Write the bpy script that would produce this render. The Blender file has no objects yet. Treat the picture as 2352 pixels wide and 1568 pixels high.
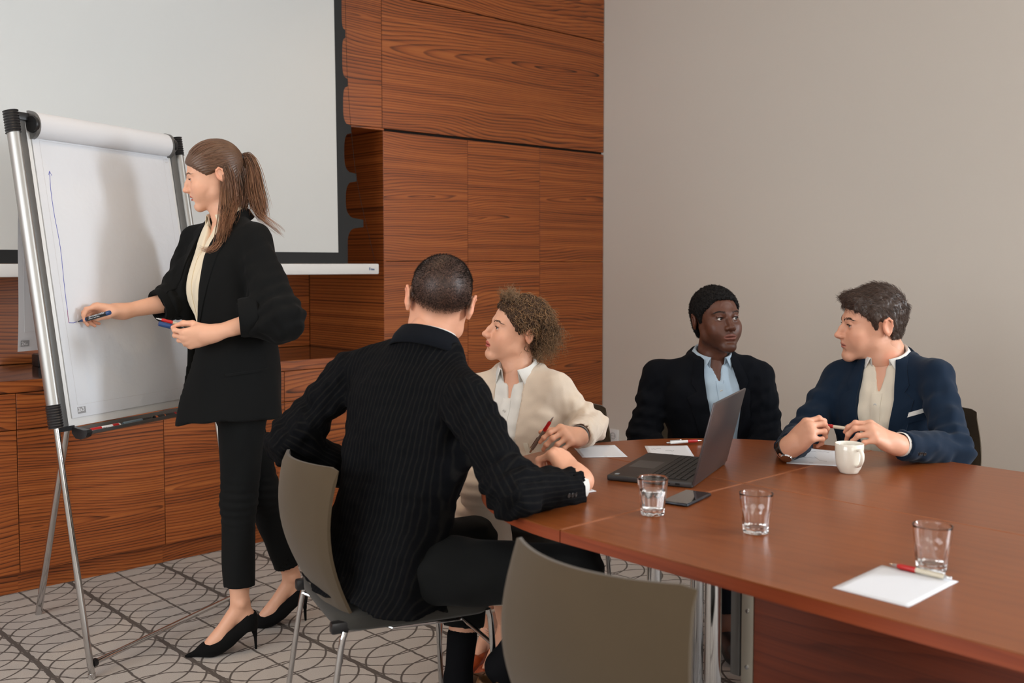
import bpy, bmesh, math, random
import numpy as np
from mathutils import Vector, Matrix
from mathutils.geometry import delaunay_2d_cdt
rng = np.random.default_rng(7)
random.seed(7)
SC = bpy.context.scene
COL = SC.collection
# ---------------------------------------------------------------- camera
EYE, FPX, PITCH, YAW, PPY = 1.33, 2335.0, math.radians(2.87), math.radians(47.1), 62.0
cam = bpy.data.cameras.new('camera')
cam.sensor_width = 36.0
cam.lens = FPX / 2352.0 * 36.0
cam.shift_y = -PPY / 2352.0
cam.clip_start = 0.05
cam.dof.use_dof = True
cam.dof.focus_distance = 3.35
cam.dof.aperture_fstop = 3.4
camo = bpy.data.objects.new('camera', cam)
COL.objects.link(camo)
camo.location = (0, 0, EYE)
camo.rotation_euler = (math.pi / 2 - PITCH, 0, YAW - math.pi / 2)
SC.camera = camo
# ---------------------------------------------------------------- world, windows' daylight, added left fill, exposure
world = bpy.data.worlds.new('World')
SC.world = world
world.use_nodes = True
world.node_tree.nodes['Background'].inputs[0].default_value = (0.75, 0.85, 1.0, 1)
world.node_tree.nodes['Background'].inputs[1].default_value = 0.4
SC.view_settings.view_transform = 'Standard'
SC.view_settings.look = 'None'
SC.view_settings.exposure = -0.26
SC.view_settings.gamma = 1.0
SC.view_settings.use_curve_mapping = False
WALL_X, WOOD_Y, REAR_Y, LEFT_X, CEIL = 4.781, 4.300, -3.5, -3.2, 3.25
WIN_SIDE = (-2.50, -1.05, 1.00, 2.80)      # Y0, Y1, Z0, Z1 in the grey wall, right of the picture
WIN_REAR = (-2.4, 0.2, 0.95, 2.85)         # X0, X1, Z0, Z1 in the wall behind the photographer
def area(name, loc, rot, sx, sy, power, col):
    l = bpy.data.lights.new(name, 'AREA')
    l.shape = 'RECTANGLE'; l.size = sx; l.size_y = sy; l.energy = power; l.color = col
    o = bpy.data.objects.new(name, l); COL.objects.link(o)
    o.location = loc; o.rotation_euler = rot
    return o
# area lights shine along their local -Z: the side window shines to -X, the rear window to +Y, the added left window to +X
ADDED_WIN_LEFT = (0.2, 3.9, 0.95, 2.85)         # Y0, Y1, Z0, Z1 of an unseen window, added to brighten the grey wall
area('daylight_side_window', (WALL_X + 0.10, (WIN_SIDE[0] + WIN_SIDE[1]) / 2, (WIN_SIDE[2] + WIN_SIDE[3]) / 2),
     (math.pi / 2, 0, math.pi / 2), WIN_SIDE[1] - WIN_SIDE[0], WIN_SIDE[3] - WIN_SIDE[2], 410, (0.86, 0.93, 1.0))
area('daylight_rear_window', ((WIN_REAR[0] + WIN_REAR[1]) / 2, REAR_Y - 0.10, (WIN_REAR[2] + WIN_REAR[3]) / 2),
     (math.pi / 2, 0, 0), WIN_REAR[1] - WIN_REAR[0], WIN_REAR[3] - WIN_REAR[2], 78, (1.0, 0.96, 0.90))
area('added_left_window', (LEFT_X - 0.10, (ADDED_WIN_LEFT[0] + ADDED_WIN_LEFT[1]) / 2, (ADDED_WIN_LEFT[2] + ADDED_WIN_LEFT[3]) / 2),
     (math.pi / 2, 0, -math.pi / 2), ADDED_WIN_LEFT[1] - ADDED_WIN_LEFT[0], ADDED_WIN_LEFT[3] - ADDED_WIN_LEFT[2], 185, (0.93, 0.97, 1.0))
# ================================================================ helpers
def P2W(px, py, d):
    """a point seen at photograph pixel (px, py) at depth d metres"""
    fw0 = np.array([math.cos(YAW), math.sin(YAW), 0.0]); rt = np.array([math.sin(YAW), -math.cos(YAW), 0.0])
    fw = fw0 * math.cos(PITCH) + np.array([0, 0, -math.sin(PITCH)]); up = np.cross(rt, fw)
    return np.array([0, 0, EYE]) + d * (fw + rt * (px - 1176.0) / FPX - up * (py - (784.0 - PPY)) / FPX)
def V3(*a): return np.array(a, dtype=float)
def unit(v): v = np.asarray(v, float); return v / (np.linalg.norm(v) + 1e-12)
def rootloc(o):
    p = V3(0, 0, 0)
    while o is not None:
        p = p + np.array(o.location); o = o.parent
    return p
def tag(o, label=None, cat=None, group=None, kind=None):
    if label: o['label'] = label
    if cat: o['category'] = cat
    if group: o['group'] = group
    if kind: o['kind'] = kind
    return o
def thing(name, label, cat, loc=(0, 0, 0), rz=0.0, group=None):
    o = bpy.data.objects.new(name, None); COL.objects.link(o)
    o.empty_display_size = 0.1
    o.location = [float(v) for v in loc]; o.rotation_euler = (0, 0, rz)
    return tag(o, label, cat, group)
def link(name, me, mat=None, parent=None, loc=None):
    o = bpy.data.objects.new(name, me); COL.objects.link(o)
    if mat is not None and len(me.materials) == 0: me.materials.append(mat)
    if parent is not None: o.parent = parent
    if loc is not None: o.location = [float(v) for v in loc]
    return o
def mk(name, verts, faces, mat, parent=None, smooth=False, world=False, loc=None, col=None, sharp=None):
    """mesh object; world=True means verts are world coordinates (unrotated parents)"""
    v = np.asarray(verts, dtype=np.float64).reshape(-1, 3)
    if world and parent is not None: v = v - rootloc(parent)
    me = bpy.data.meshes.new(name)
    if isinstance(faces, np.ndarray):
        n, k = faces.shape
        me.vertices.add(len(v)); me.vertices.foreach_set('co', v.ravel().astype(np.float32))
        me.loops.add(n * k); me.loops.foreach_set('vertex_index', faces.ravel().astype(np.int32))
        me.polygons.add(n); me.polygons.foreach_set('loop_start', np.arange(0, n * k, k, dtype=np.int32))
        me.update(calc_edges=True)
    else:
        me.from_pydata([tuple(p) for p in v], [], [tuple(f) for f in faces]); me.update()
    if smooth:
        me.polygons.foreach_set('use_smooth', np.ones(len(me.polygons), dtype=bool))
        if sharp: me.set_sharp_from_angle(angle=math.radians(sharp))
    if col is not None:
        for nm, c in col.items():
            c = np.asarray(c, np.float32)
            if c.shape[1] == 3: c = np.concatenate([c, np.ones((len(c), 1), np.float32)], 1)
            a = me.color_attributes.new(nm, 'FLOAT_COLOR', 'POINT'); a.data.foreach_set('color', c.ravel())
    return link(name, me, mat, parent, loc)
class MB:
    """collects simple shapes into one mesh"""
    def __init__(s): s.bm = bmesh.new()
    def _tf(s, vs, R, c):
        for v in vs:
            p = Vector(v.co)
            if R is not None: p = Matrix(R) @ p
            v.co = p + Vector([float(q) for q in c])
    def box(s, c, size, R=None, bevel=0.0, seg=2):
        b = bmesh.new(); bmesh.ops.create_cube(b, size=1.0)
        for v in b.verts: v.co = Vector((v.co.x * size[0], v.co.y * size[1], v.co.z * size[2]))
        if bevel > 0: bmesh.ops.bevel(b, geom=b.edges[:], offset=bevel, segments=seg, profile=0.5, affect='EDGES')
        s._tf(b.verts, R, c); s._merge(b); return s
    def box2(s, lo, hi, bevel=0.0, seg=2):
        lo = np.array(lo, float); hi = np.array(hi, float); return s.box((lo + hi) / 2, hi - lo, None, bevel, seg)
    def _merge(s, b):
        me = bpy.data.meshes.new('tmp'); b.to_mesh(me); b.free(); s.bm.from_mesh(me); bpy.data.meshes.remove(me)
    def tube(s, pts, r, n=10, cap=True, closed=False):
        v, f = tube_arrays(pts, r, n, cap, closed)
        vs = [s.bm.verts.new(p) for p in v]
        for q in f:
            try: s.bm.faces.new([vs[i] for i in q])
            except ValueError: pass
        return s
    def lathe(s, prof, n=32, c=(0, 0, 0), R=None):
        rings = []
        for (r, z) in prof:
            ring = []
            if r < 1e-6: ring = [s.bm.verts.new((0, 0, z))]
            else: ring = [s.bm.verts.new((r * math.cos(2 * math.pi * i / n), r * math.sin(2 * math.pi * i / n), z)) for i in range(n)]
            rings.append(ring)
        for a, b in zip(rings, rings[1:]):
            for i in range(n):
                j = (i + 1) % n
                if len(a) == 1 and len(b) == 1: continue
                if len(a) == 1: q = [a[0], b[j], b[i]]
                elif len(b) == 1: q = [a[i], a[j], b[0]]
                else: q = [a[i], a[j], b[j], b[i]]
                s.bm.faces.new(q)
        s._tf([v for r in rings for v in r], R, c); return s
    def prism(s, poly, z0, z1, R=None, c=(0, 0, 0), bevel=0.0):
        b = bmesh.new()
        lo = [b.verts.new((p[0], p[1], z0)) for p in poly]; hi = [b.verts.new((p[0], p[1], z1)) for p in poly]
        n = len(poly)
        b.faces.new(lo[::-1]); b.faces.new(hi)
        for i in range(n): b.faces.new([lo[i], lo[(i + 1) % n], hi[(i + 1) % n], hi[i]])
        if bevel > 0: bmesh.ops.bevel(b, geom=b.edges[:], offset=bevel, segments=2, profile=0.5, affect='EDGES')
        s._tf(b.verts, R, c); s._merge(b); return s
    def build(s, name, mat, parent=None, world=False, smooth=True, sharp=38, loc=None):
        bmesh.ops.recalc_face_normals(s.bm, faces=s.bm.faces[:])
        me = bpy.data.meshes.new(name); s.bm.to_mesh(me); s.bm.free()
        if world and parent is not None:
            me.transform(Matrix.Translation(Vector([-float(q) for q in rootloc(parent)])))
        if loc is not None:
            me.transform(Matrix.Translation(Vector([-float(q) for q in loc])))
        if smooth and len(me.polygons):
            me.polygons.foreach_set('use_smooth', np.ones(len(me.polygons), dtype=bool)); me.set_sharp_from_angle(angle=math.radians(sharp))
        return link(name, me, mat, parent, loc)
def frames(pts):
    pts = np.asarray(pts, float); n = len(pts)
    T = np.zeros_like(pts); T[1:-1] = pts[2:] - pts[:-2]; T[0] = pts[1] - pts[0]; T[-1] = pts[-1] - pts[-2]
    T /= (np.linalg.norm(T, axis=1, keepdims=True) + 1e-12)
    N = np.zeros_like(pts); a = np.array([0, 0, 1.0]) if abs(T[0][2]) < 0.9 else np.array([1.0, 0, 0])
    N[0] = unit(np.cross(T[0], a))
    for i in range(1, n):
        v = N[i - 1] - T[i] * np.dot(N[i - 1], T[i]); N[i] = unit(v)
    B = np.cross(T, N); return T, N, B
def tube_arrays(pts, r, n=8, cap=True, closed=False):
    pts = np.asarray(pts, float); m = len(pts); r = np.broadcast_to(np.asarray(r, float), (m,))
    if closed:
        q = np.concatenate([pts[-1:], pts, pts[:1]]); T, N, B = frames(q); T, N, B = T[1:-1], N[1:-1], B[1:-1]
    else: T, N, B = frames(pts)
    a = np.arange(n) * 2 * math.pi / n
    v = (pts[:, None, :] + r[:, None, None] * (np.cos(a)[None, :, None] * N[:, None, :] + np.sin(a)[None, :, None] * B[:, None, :])).reshape(-1, 3)
    f = []
    for i in range(m if closed else m - 1):
        i2 = (i + 1) % m
        for j in range(n):
            k = (j + 1) % n; f.append((i * n + j, i * n + k, i2 * n + k, i2 * n + j))
    if cap and not closed:
        f.append(tuple(range(n))[::-1]); f.append(tuple((m - 1) * n + j for j in range(n)))
    return v, f
def smooth_path(pts, n=24):
    """Catmull-Rom through points"""
    p = np.asarray(pts, float); m = len(p)
    q = np.concatenate([[2 * p[0] - p[1]], p, [2 * p[-1] - p[-2]]]); t = np.linspace(0, m - 1 - 1e-9, n); i = t.astype(int); u = (t - i)[:, None]
    a, b, c, d = q[i], q[i + 1], q[i + 2], q[i + 3]
    return 0.5 * (2 * b + (c - a) * u + (2 * a - 5 * b + 4 * c - d) * u ** 2 + (3 * b - a - 3 * c + d) * u ** 3)
def copy_tree(o, parent=None):
    c = o.copy(); COL.objects.link(c); c.parent = parent
    for ch in [q for q in o.children]: copy_tree(ch, c)
    return c
# ---------------------------------------------------------------- materials
class NT:
    def __init__(s, name):
        s.m = bpy.data.materials.new(name); s.m.use_nodes = True; s.t = s.m.node_tree; s.b = s.t.nodes['Principled BSDF']
    def n(s, ty, **kw):
        nd = s.t.nodes.new(ty)
        for k, v in kw.items(): setattr(nd, k, v)
        return nd
    def set(s, nd, sock, v):
        if isinstance(v, bpy.types.NodeSocket): s.t.links.new(v, nd.inputs[sock])
        else: nd.inputs[sock].default_value = v
    def math(s, op, a, b=None, c=None):
        nd = s.n('ShaderNodeMath', operation=op); s.set(nd, 0, a)
        if b is not None: s.set(nd, 1, b)
        if c is not None: s.set(nd, 2, c)
        return nd.outputs[0]
    def mixc(s, f, a, b, mode='MIX'):
        nd = s.n('ShaderNodeMix', data_type='RGBA', blend_type=mode); s.set(nd, 0, f); s.set(nd, 6, a); s.set(nd, 7, b); return nd.outputs[2]
    def noise(s, vec, scale, detail=3, rough=0.5, dist=0.0):
        nd = s.n('ShaderNodeTexNoise'); s.set(nd, 'Vector', vec); nd.inputs['Scale'].default_value = scale
        nd.inputs['Detail'].default_value = detail; nd.inputs['Roughness'].default_value = rough; nd.inputs['Distortion'].default_value = dist; return nd.outputs[0]
    def ramp(s, f, stops):
        nd = s.n('ShaderNodeValToRGB'); s.set(nd, 0, f); e = nd.color_ramp.elements
        while len(e) < len(stops): e.new(0.5)
        for el, (p, c) in zip(e, stops): el.position = p; el.color = c if len(c) == 4 else (*c, 1)
        return nd.outputs[0]
    def coord(s, which='Object'): return s.n('ShaderNodeTexCoord').outputs[which]
    def mapping(s, vec, loc=(0, 0, 0), rot=(0, 0, 0), sc=(1, 1, 1)):
        nd = s.n('ShaderNodeMapping'); s.set(nd, 0, vec); nd.inputs[1].default_value = loc; nd.inputs[2].default_value = rot; nd.inputs[3].default_value = sc; return nd.outputs[0]
    def bump(s, h, strength=0.2, dist=0.01):
        nd = s.n('ShaderNodeBump'); nd.inputs['Strength'].default_value = strength; nd.inputs['Distance'].default_value = dist; s.set(nd, 'Height', h)
        s.t.links.new(nd.outputs[0], s.b.inputs['Normal']); return nd
    def out(s, **kw):
        for k, v in kw.items():
            k = k.replace('_', ' ')
            if isinstance(v, (tuple, list)) and len(v) == 3: v = (*v, 1)
            s.set(s.b, k, v)
        return s.m
def lin(r, g, b):
    f = lambda c: (c / 255) / 12.92 if c / 255 <= 0.04045 else ((c / 255 + 0.055) / 1.055) ** 2.4
    return (f(r), f(g), f(b))
def plain(name, col, rough=0.5, metal=0.0, noise=0.0, nscale=40.0, bump=0.0, spec=0.5, coat=0.0):
    t = NT(name); c = (*col, 1)
    if noise > 0 or bump > 0:
        nz = t.noise(t.coord(), nscale, 3)
        if noise > 0:
            c = t.mixc(nz, tuple(q * (1 - noise) for q in col) + (1,), tuple(min(1, q * (1 + noise)) for q in col) + (1,))
        if bump > 0: t.bump(nz, bump, 0.002)
    t.set(t.b, 'Base Color', c); t.b.inputs['Roughness'].default_value = rough; t.b.inputs['Metallic'].default_value = metal
    t.b.inputs['Specular IOR Level'].default_value = spec; t.b.inputs['Coat Weight'].default_value = coat
    return t.m
def wood(name, light, mid, dark, axis='X', freq=72.0, slope=0.07, rough=0.38, across='Z', coat=0.0, contrast=1.0, amp=0.05, fine=1.0):
    """veneer: rings of a slanted trunk cut by the board, plus fine streaks along the grain"""
    t = NT(name); sep = t.n('ShaderNodeSeparateXYZ'); t.set(sep, 0, t.coord())
    rnd = t.n('ShaderNodeObjectInfo').outputs['Random']
    g = sep.outputs[axis]; w = sep.outputs[across]
    off = t.math('MULTIPLY', rnd, 37.0)
    comb = t.n('ShaderNodeCombineXYZ'); t.set(comb, 0, t.math('ADD', g, off)); t.set(comb, 1, w); t.set(comb, 2, off)
    vec = comb.outputs[0]
    n1 = t.noise(t.mapping(vec, sc=(0.55, 1.6, 1)), 1.0, 2, 0.5); n2 = t.noise(t.mapping(vec, sc=(0.9, 7.0, 1)), 1.0, 3, 0.55)
    w2 = t.math('ADD', w, t.math('MULTIPLY', t.math('SUBTRACT', n1, 0.5), 0.34))
    w2 = t.math('ADD', w2, t.math('MULTIPLY', t.math('SUBTRACT', rnd, 0.5), 0.35))
    h = t.math('ADD', t.math('MULTIPLY', t.math('ADD', g, t.math('SUBTRACT', rnd, 0.5)), slope), t.math('MULTIPLY', t.math('SUBTRACT', n2, 0.5), amp))
    r = t.math('SQRT', t.math('ADD', t.math('MULTIPLY', w2, w2), t.math('MULTIPLY', h, h)))
    ph = t.math('ADD', t.math('MULTIPLY', r, freq), t.math('MULTIPLY', n2, 2.6))
    fr = t.math('FRACT', ph)
    ring = t.math('MULTIPLY', t.math('POWER', fr, 3.0), t.math('SUBTRACT', 1.0, t.math('POWER', fr, 24.0)))
    st = t.noise(t.mapping(vec, sc=(1.6, 240.0, 1)), 1.0, 4, 0.6)
    st2 = t.noise(t.mapping(vec, sc=(0.45, 34.0, 1)), 1.0, 3, 0.6)
    v = t.math('ADD', t.math('MULTIPLY', ring, 0.46 * contrast), t.math('ADD', t.math('MULTIPLY', st, 0.52 * fine), t.math('MULTIPLY', st2, 0.66 * contrast)))
    c = t.ramp(v, [(0.34, light), (0.68, mid), (1.0, dark)])
    t.set(t.b, 'Base Color', c); t.b.inputs['Roughness'].default_value = rough; t.b.inputs['Coat Weight'].default_value = coat; t.b.inputs['Coat Roughness'].default_value = 0.2
    t.bump(st, 0.05, 0.001)
    return t.m
M = {}
WL, WM, WD = lin(190, 112, 54), lin(156, 81, 34), lin(58, 27, 11)
M['walnut'] = wood('walnut_veneer', WL, WM, WD)
M['table_wood'] = wood('table_cherry_veneer', lin(132, 70, 30), lin(114, 57, 22), lin(80, 37, 14), axis='Y', across='X', freq=26, slope=0.03, rough=0.30, contrast=0.55, fine=0.8)
M['table_edge'] = wood('table_edge_band', lin(142, 66, 36), lin(118, 48, 24), lin(84, 32, 16), axis='Y', across='Z', freq=30, slope=0.02, rough=0.36, contrast=0.5)
M['table_panel'] = wood('table_modesty_veneer', lin(118, 50, 24), lin(96, 37, 17), lin(64, 22, 9), axis='Y', across='Z', freq=30, slope=0.03, rough=0.35, contrast=0.7)
M['wall'] = plain('painted_wall_grey', lin(212, 204, 194), 0.85, noise=0.02, nscale=300, bump=0.04)
M['white_paint'] = plain('white_paint', (0.75, 0.74, 0.72), 0.8)
M['void'] = plain('joint_black', (0.006, 0.004, 0.003), 0.9)
M['chrome'] = plain('chrome', (0.62, 0.62, 0.62), 0.12, 1.0)
M['alu'] = plain('aluminium', (0.42, 0.41, 0.39), 0.45, 1.0)
M['alu_dark'] = plain('grey_anodised', (0.18, 0.18, 0.175), 0.45, 0.6)
M['black'] = plain('black_plastic', (0.012, 0.012, 0.013), 0.35)
M['paper'] = plain('paper', (0.70, 0.71, 0.74), 0.75)
M['white_plastic'] = plain('white_plastic', (0.78, 0.78, 0.77), 0.35)
M['red'] = plain('red_plastic', (0.45, 0.012, 0.012), 0.3)
M['blue'] = plain('blue_plastic', (0.015, 0.05, 0.16), 0.35)
M['clear'] = plain('clear_barrel', (0.62, 0.56, 0.44), 0.15)
M['ink_blue'] = plain('blue_ink', (0.06, 0.08, 0.45), 0.6)
M['ink_red'] = plain('red_ink', (0.6, 0.04, 0.04), 0.6)
M['print_grey'] = plain('grey_print', (0.30, 0.30, 0.31), 0.7)
M['print_light'] = plain('pale_grey_print', (0.58, 0.58, 0.60), 0.75)
def glass_mat(name, ior=1.5, col=(1, 1, 1), rough=0.0):
    t = NT(name); return t.out(Base_Color=col, Roughness=rough, IOR=ior, Transmission_Weight=1.0)
M['glass'] = glass_mat('clear_glass'); M['water'] = glass_mat('water', 1.33)
def fabric(name, col, rough=0.9, bump=0.15, scale=900, sheen=0.15, var=0.12):
    t = NT(name); co = t.coord(); a = t.noise(co, scale, 2); b = t.noise(co, 9, 3)
    c = t.mixc(t.math('ADD', t.math('MULTIPLY', a, 0.6), t.math('MULTIPLY', b, 0.4)), tuple(q * (1 - var) for q in col) + (1,), tuple(q * (1 + var) for q in col) + (1,))
    t.set(t.b, 'Base Color', c); t.b.inputs['Roughness'].default_value = rough; t.b.inputs['Sheen Weight'].default_value = sheen
    t.b.inputs['Specular IOR Level'].default_value = 0.25
    t.bump(a, bump, 0.0006); return t.m
M['chair_fabric'] = fabric('taupe_chair_fabric', lin(74, 61, 44), bump=0.25, scale=700, var=0.2)
M['seat_fabric'] = fabric('dark_seat_fabric', lin(52, 50, 46), bump=0.25, scale=700, var=0.2)
# ================================================================ the room
def carpet_mat():
    t = NT('carpet'); sep = t.n('ShaderNodeSeparateXYZ'); co = t.coord(); t.set(sep, 0, co)
    wob = t.math('MULTIPLY', t.math('SUBTRACT', t.noise(co, 22, 2), 0.5), 0.012)
    W, R, S = 0.3905, 0.205, 0.0985
    x = t.math('ADD', sep.outputs['X'], wob); y = t.math('ADD', sep.outputs['Y'], wob)
    u = t.math('SUBTRACT', t.math('PINGPONG', t.math('SUBTRACT', x, 1.496 - W * 6), W / 2), 0.0)   # distance to the nearest heavy line (0 .. W/2)
    uc = t.math('SUBTRACT', W / 2, u)                                                              # distance from the column's middle
    lines = None
    def add(a):
        nonlocal lines
        lines = a if lines is None else t.math('MAXIMUM', lines, a)
    def soft(d, wd):   # 1 inside a line of half width wd
        nd = t.n('ShaderNodeMapRange', interpolation_type='SMOOTHSTEP'); t.set(nd, 0, d); nd.inputs[1].default_value = wd * 1.5; nd.inputs[2].default_value = wd * 0.6
        nd.inputs[3].default_value = 0.0; nd.inputs[4].default_value = 1.0; return nd.outputs[0]
    for uu in (uc, t.math('ADD', W / 2, u)):                     # own circle column, neighbour's circles that spill over
        h2 = t.math('SUBTRACT', R * R, t.math('MULTIPLY', uu, uu))
        ok = t.math('GREATER_THAN', h2, 0.0)
        h = t.math('SQRT', t.math('MAXIMUM', h2, 0.0))
        for sg in (1, -1):
            q = t.math('ADD', y, t.math('MULTIPLY', h, sg))
            d = t.math('PINGPONG', t.math('ADD', q, 100 * S), S / 2)
            d = t.math('MULTIPLY', d, t.math('MAXIMUM', t.math('DIVIDE', h, R), 0.06))
            add(t.math('MULTIPLY', soft(d, 0.0034), ok))
    add(soft(u, 0.0075)); add(soft(uc, 0.0042))
    yarn = t.noise(co, 420, 2, 0.7); blot = t.noise(co, 5, 2)
    base = t.mixc(yarn, (*lin(148, 142, 137), 1), (*lin(230, 223, 216), 1))
    base = t.mixc(t.math('MULTIPLY', blot, 0.25), base, (*lin(150, 142, 136), 1))
    c = t.mixc(t.math('MULTIPLY', lines, 0.86), base, (*lin(70, 62, 58), 1))
    t.set(t.b, 'Base Color', c); t.b.inputs['Roughness'].default_value = 0.95; t.b.inputs['Specular IOR Level'].default_value = 0.1
    t.bump(yarn, 0.5, 0.004); return t.m
def structure(name, mb, mat, parent=None, smooth=False):
    o = mb.build(name, mat, parent, smooth=smooth); o['kind'] = 'structure'; return o
structure('floor', MB().box2((LEFT_X, REAR_Y, -0.1), (WALL_X + 0.1, 5.2, 0)), carpet_mat())
structure('ceiling', MB().box2((LEFT_X, REAR_Y, CEIL), (WALL_X + 0.1, 5.2, CEIL + 0.1)), M['white_paint'])
def wall_with_hole(name, axis, pos, lo, hi, hole, thick):
    """a wall slab with one window opening; axis 'X' = plane x=pos, runs along Y"""
    a0, a1, z0, z1 = hole; m = MB()
    def slab(u0, u1, w0, w1):
        if axis == 'X': m.box2((pos, u0, w0), (pos + thick, u1, w1)) if thick > 0 else m.box2((pos + thick, u0, w0), (pos, u1, w1))
        else: m.box2((u0, min(pos, pos + thick), w0), (u1, max(pos, pos + thick), w1))
    slab(lo, a0, 0, CEIL); slab(a1, hi, 0, CEIL); slab(a0, a1, 0, z0); slab(a0, a1, z1, CEIL)
    return structure(name, m, M['wall'])
wall_with_hole('wall_grey', 'X', WALL_X, REAR_Y, 5.2, WIN_SIDE, 0.15)
wall_with_hole('wall_rear', 'Y', REAR_Y, LEFT_X, WALL_X + 0.15, WIN_REAR, -0.15)
wall_with_hole('wall_left', 'X', LEFT_X, REAR_Y, 5.2, ADDED_WIN_LEFT, -0.15)
def window(n, axis, pos, hole, sg=1):
    a0, a1, z0, z1 = hole; am = (a0 + a1) / 2
    def bar(u0, u1, w0, w1):
        m = MB()
        if axis == 'X': m.box2((pos + 0.02 * sg, u0, w0), (pos + 0.07 * sg, u1, w1), 0.004) if sg > 0 else m.box2((pos - 0.07, u0, w0), (pos - 0.02, u1, w1), 0.004)
        else: m.box2((u0, pos - 0.07, w0), (u1, pos - 0.02, w1), 0.004)
        return m
    f = bar(a0, a1, z0, z0 + 0.06)
    for q in ((a0, a1, z1 - 0.06, z1), (a0, a0 + 0.06, z0, z1), (a1 - 0.06, a1, z0, z1)):
        b = bar(*q); me = bpy.data.meshes.new('t'); b.bm.to_mesh(me); f.bm.from_mesh(me); b.bm.free(); bpy.data.meshes.remove(me)
    w = structure('window_%d' % n, f, M['white_paint'])
    o = bar(am - 0.03, am + 0.03, z0 + 0.06, z1 - 0.06).build('window_mullion', M['white_paint'], w, smooth=False)
    o = bar(a0 + 0.06, a1 - 0.06, z0 - 0.04, z0).build('window_sill', M['white_paint'], w, smooth=False)
window(1, 'X', WALL_X, WIN_SIDE); window(2, 'Y', REAR_Y, WIN_REAR); window(3, 'X', LEFT_X, ADDED_WIN_LEFT, -1)  # the third frames the added fill light in the left wall
# ---- wood wall: dark carcass behind, panels in front with open joints
NB = 5.02                                     # back of the niche
wl = MB(); wl.box2((3.10, WOOD_Y + 0.022, 0), (WALL_X, 5.2, CEIL)); wl.box2((LEFT_X, WOOD_Y + 0.022, 2.03), (3.10, 5.2, CEIL)); wl.box2((LEFT_X, NB + 0.022, 0), (3.10, 5.2, 2.03))
ww = structure('wall_wood', wl, M['void'])
G = 0.003
def panel(lo, hi, parent, name='panel', mat='walnut', bevel=0.0012):
    lo = np.array(lo, float); hi = np.array(hi, float); c = (lo + hi) / 2
    return MB().box(c, hi - lo, bevel=bevel, seg=1).build(name, M[mat], parent, smooth=False, loc=c)
def wpanel(x0, x1, z0, z1): panel((x0 + G / 2, WOOD_Y, z0 + G / 2), (x1 - G / 2, WOOD_Y + 0.02, z1 - G / 2), ww)
cols = [3.093, 3.663, 4.220, WALL_X - 0.002]
for x0, x1 in zip(cols, cols[1:]):
    wpanel(x0, x1, 0.088, 1.342); wpanel(x0, x1, 1.342, 2.010)
for z0, z1 in ((2.022, 2.703), (2.706, CEIL)):
    wpanel(3.088, WALL_X - 0.002, z0, z1)
    wpanel(1.60, 3.088, z0, z1); wpanel(0.10, 1.60, z0, z1); wpanel(-1.6, 0.10, z0, z1); wpanel(LEFT_X, -1.6, z0, z1)
wpl = panel((3.093, WOOD_Y + 0.03, 0), (WALL_X - 0.002, WOOD_Y + 0.05, 0.086), ww, 'skirting')
panel((3.093, WOOD_Y + 0.001, 0.864), (3.109, NB, 2.010), ww, 'niche_side')
panel((LEFT_X, WOOD_Y + 0.001, 2.012), (3.10, NB, 2.022), ww, 'niche_soffit')
for x0, x1 in ((LEFT_X, -0.7), (-0.7, 0.6), (0.6, 1.9), (1.9, 3.092)):
    panel((x0 + G / 2, NB, 0.864), (x1 - G / 2, NB + 0.02, 2.010), ww, 'niche_back')
# ---- wall socket
so = thing('wall_socket', 'white square wall socket low on the grey wall beside the wood panelling', 'socket', (WALL_X, 4.203, 0.252))
MB().box((-0.005, 0, 0), (0.01, 0.082, 0.082), bevel=0.003).build('plate', M['white_plastic'], so)
MB().lathe([(0.021, 0), (0.021, 0.003), (0.018, 0.003), (0.017, -0.003), (0, -0.003)], 24, (-0.0105, 0, 0), Matrix.Rotation(-math.pi / 2, 3, 'Y')).build('socket_ring', plain('socket_grey', (0.35, 0.35, 0.35), 0.4), so)
mpin = MB()
for dy in (-0.0095, 0.0095): mpin.box((-0.009, dy, 0), (0.004, 0.005, 0.005))
mpin.build('pin_hole', M['black'], so)
# ================================================================ sideboard in the niche
xb = [-0.51, 0.092, 0.694, 1.296, 1.903, 2.506, 3.090]
names = ['under the screen beyond the flip chart', 'left of the flip chart', 'left of the flip chart leg', 'behind the flip chart legs',
         'behind the standing woman', 'beside the tall wood panelling']
for i, (x0, x1) in enumerate(zip(xb, xb[1:])):
    if x1 < 0.7: lab = 'walnut sideboard cabinet past the flip chart, ' + ('last of the row' if i == 0 else 'second from the row end')
    else: lab = 'walnut sideboard cabinet with drawer over door, ' + names[i]
    cb = thing('sideboard_cabinet', lab, 'cabinet', ((x0 + x1) / 2, WOOD_Y + 0.3, 0), 0, 'sideboard cabinets')
    bb = MB().box2((x0, WOOD_Y + 0.021, 0.086), (x1, NB, 0.812)).build('carcass', M['void'], cb, world=True, smooth=False)
    for nm, z0, z1 in (('door', 0.088, 0.664), ('drawer', 0.667, 0.812)):
        lo = np.array((x0 + G / 2, WOOD_Y, z0)); hi = np.array((x1 - G / 2, WOOD_Y + 0.02, z1)); c = (lo + hi) / 2
        MB().box((0, 0, 0), hi - lo, bevel=0.0012, seg=1).build(nm, M['walnut'], cb, smooth=False).location = c - rootloc(cb)
    lo = np.array((x0, WOOD_Y + 0.035, 0.0)); hi = np.array((x1, WOOD_Y + 0.055, 0.086)); c = (lo + hi) / 2
    MB().box((0, 0, 0), hi - lo).build('plinth', M['walnut'], cb, smooth=False).location = c - rootloc(cb)
wt = thing('worktop', 'long walnut sideboard worktop with glossy dark top surface', 'worktop', (0.6, WOOD_Y + 0.3, 0.815))
c = np.array((-0.055, 0, 0.0225))
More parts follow.
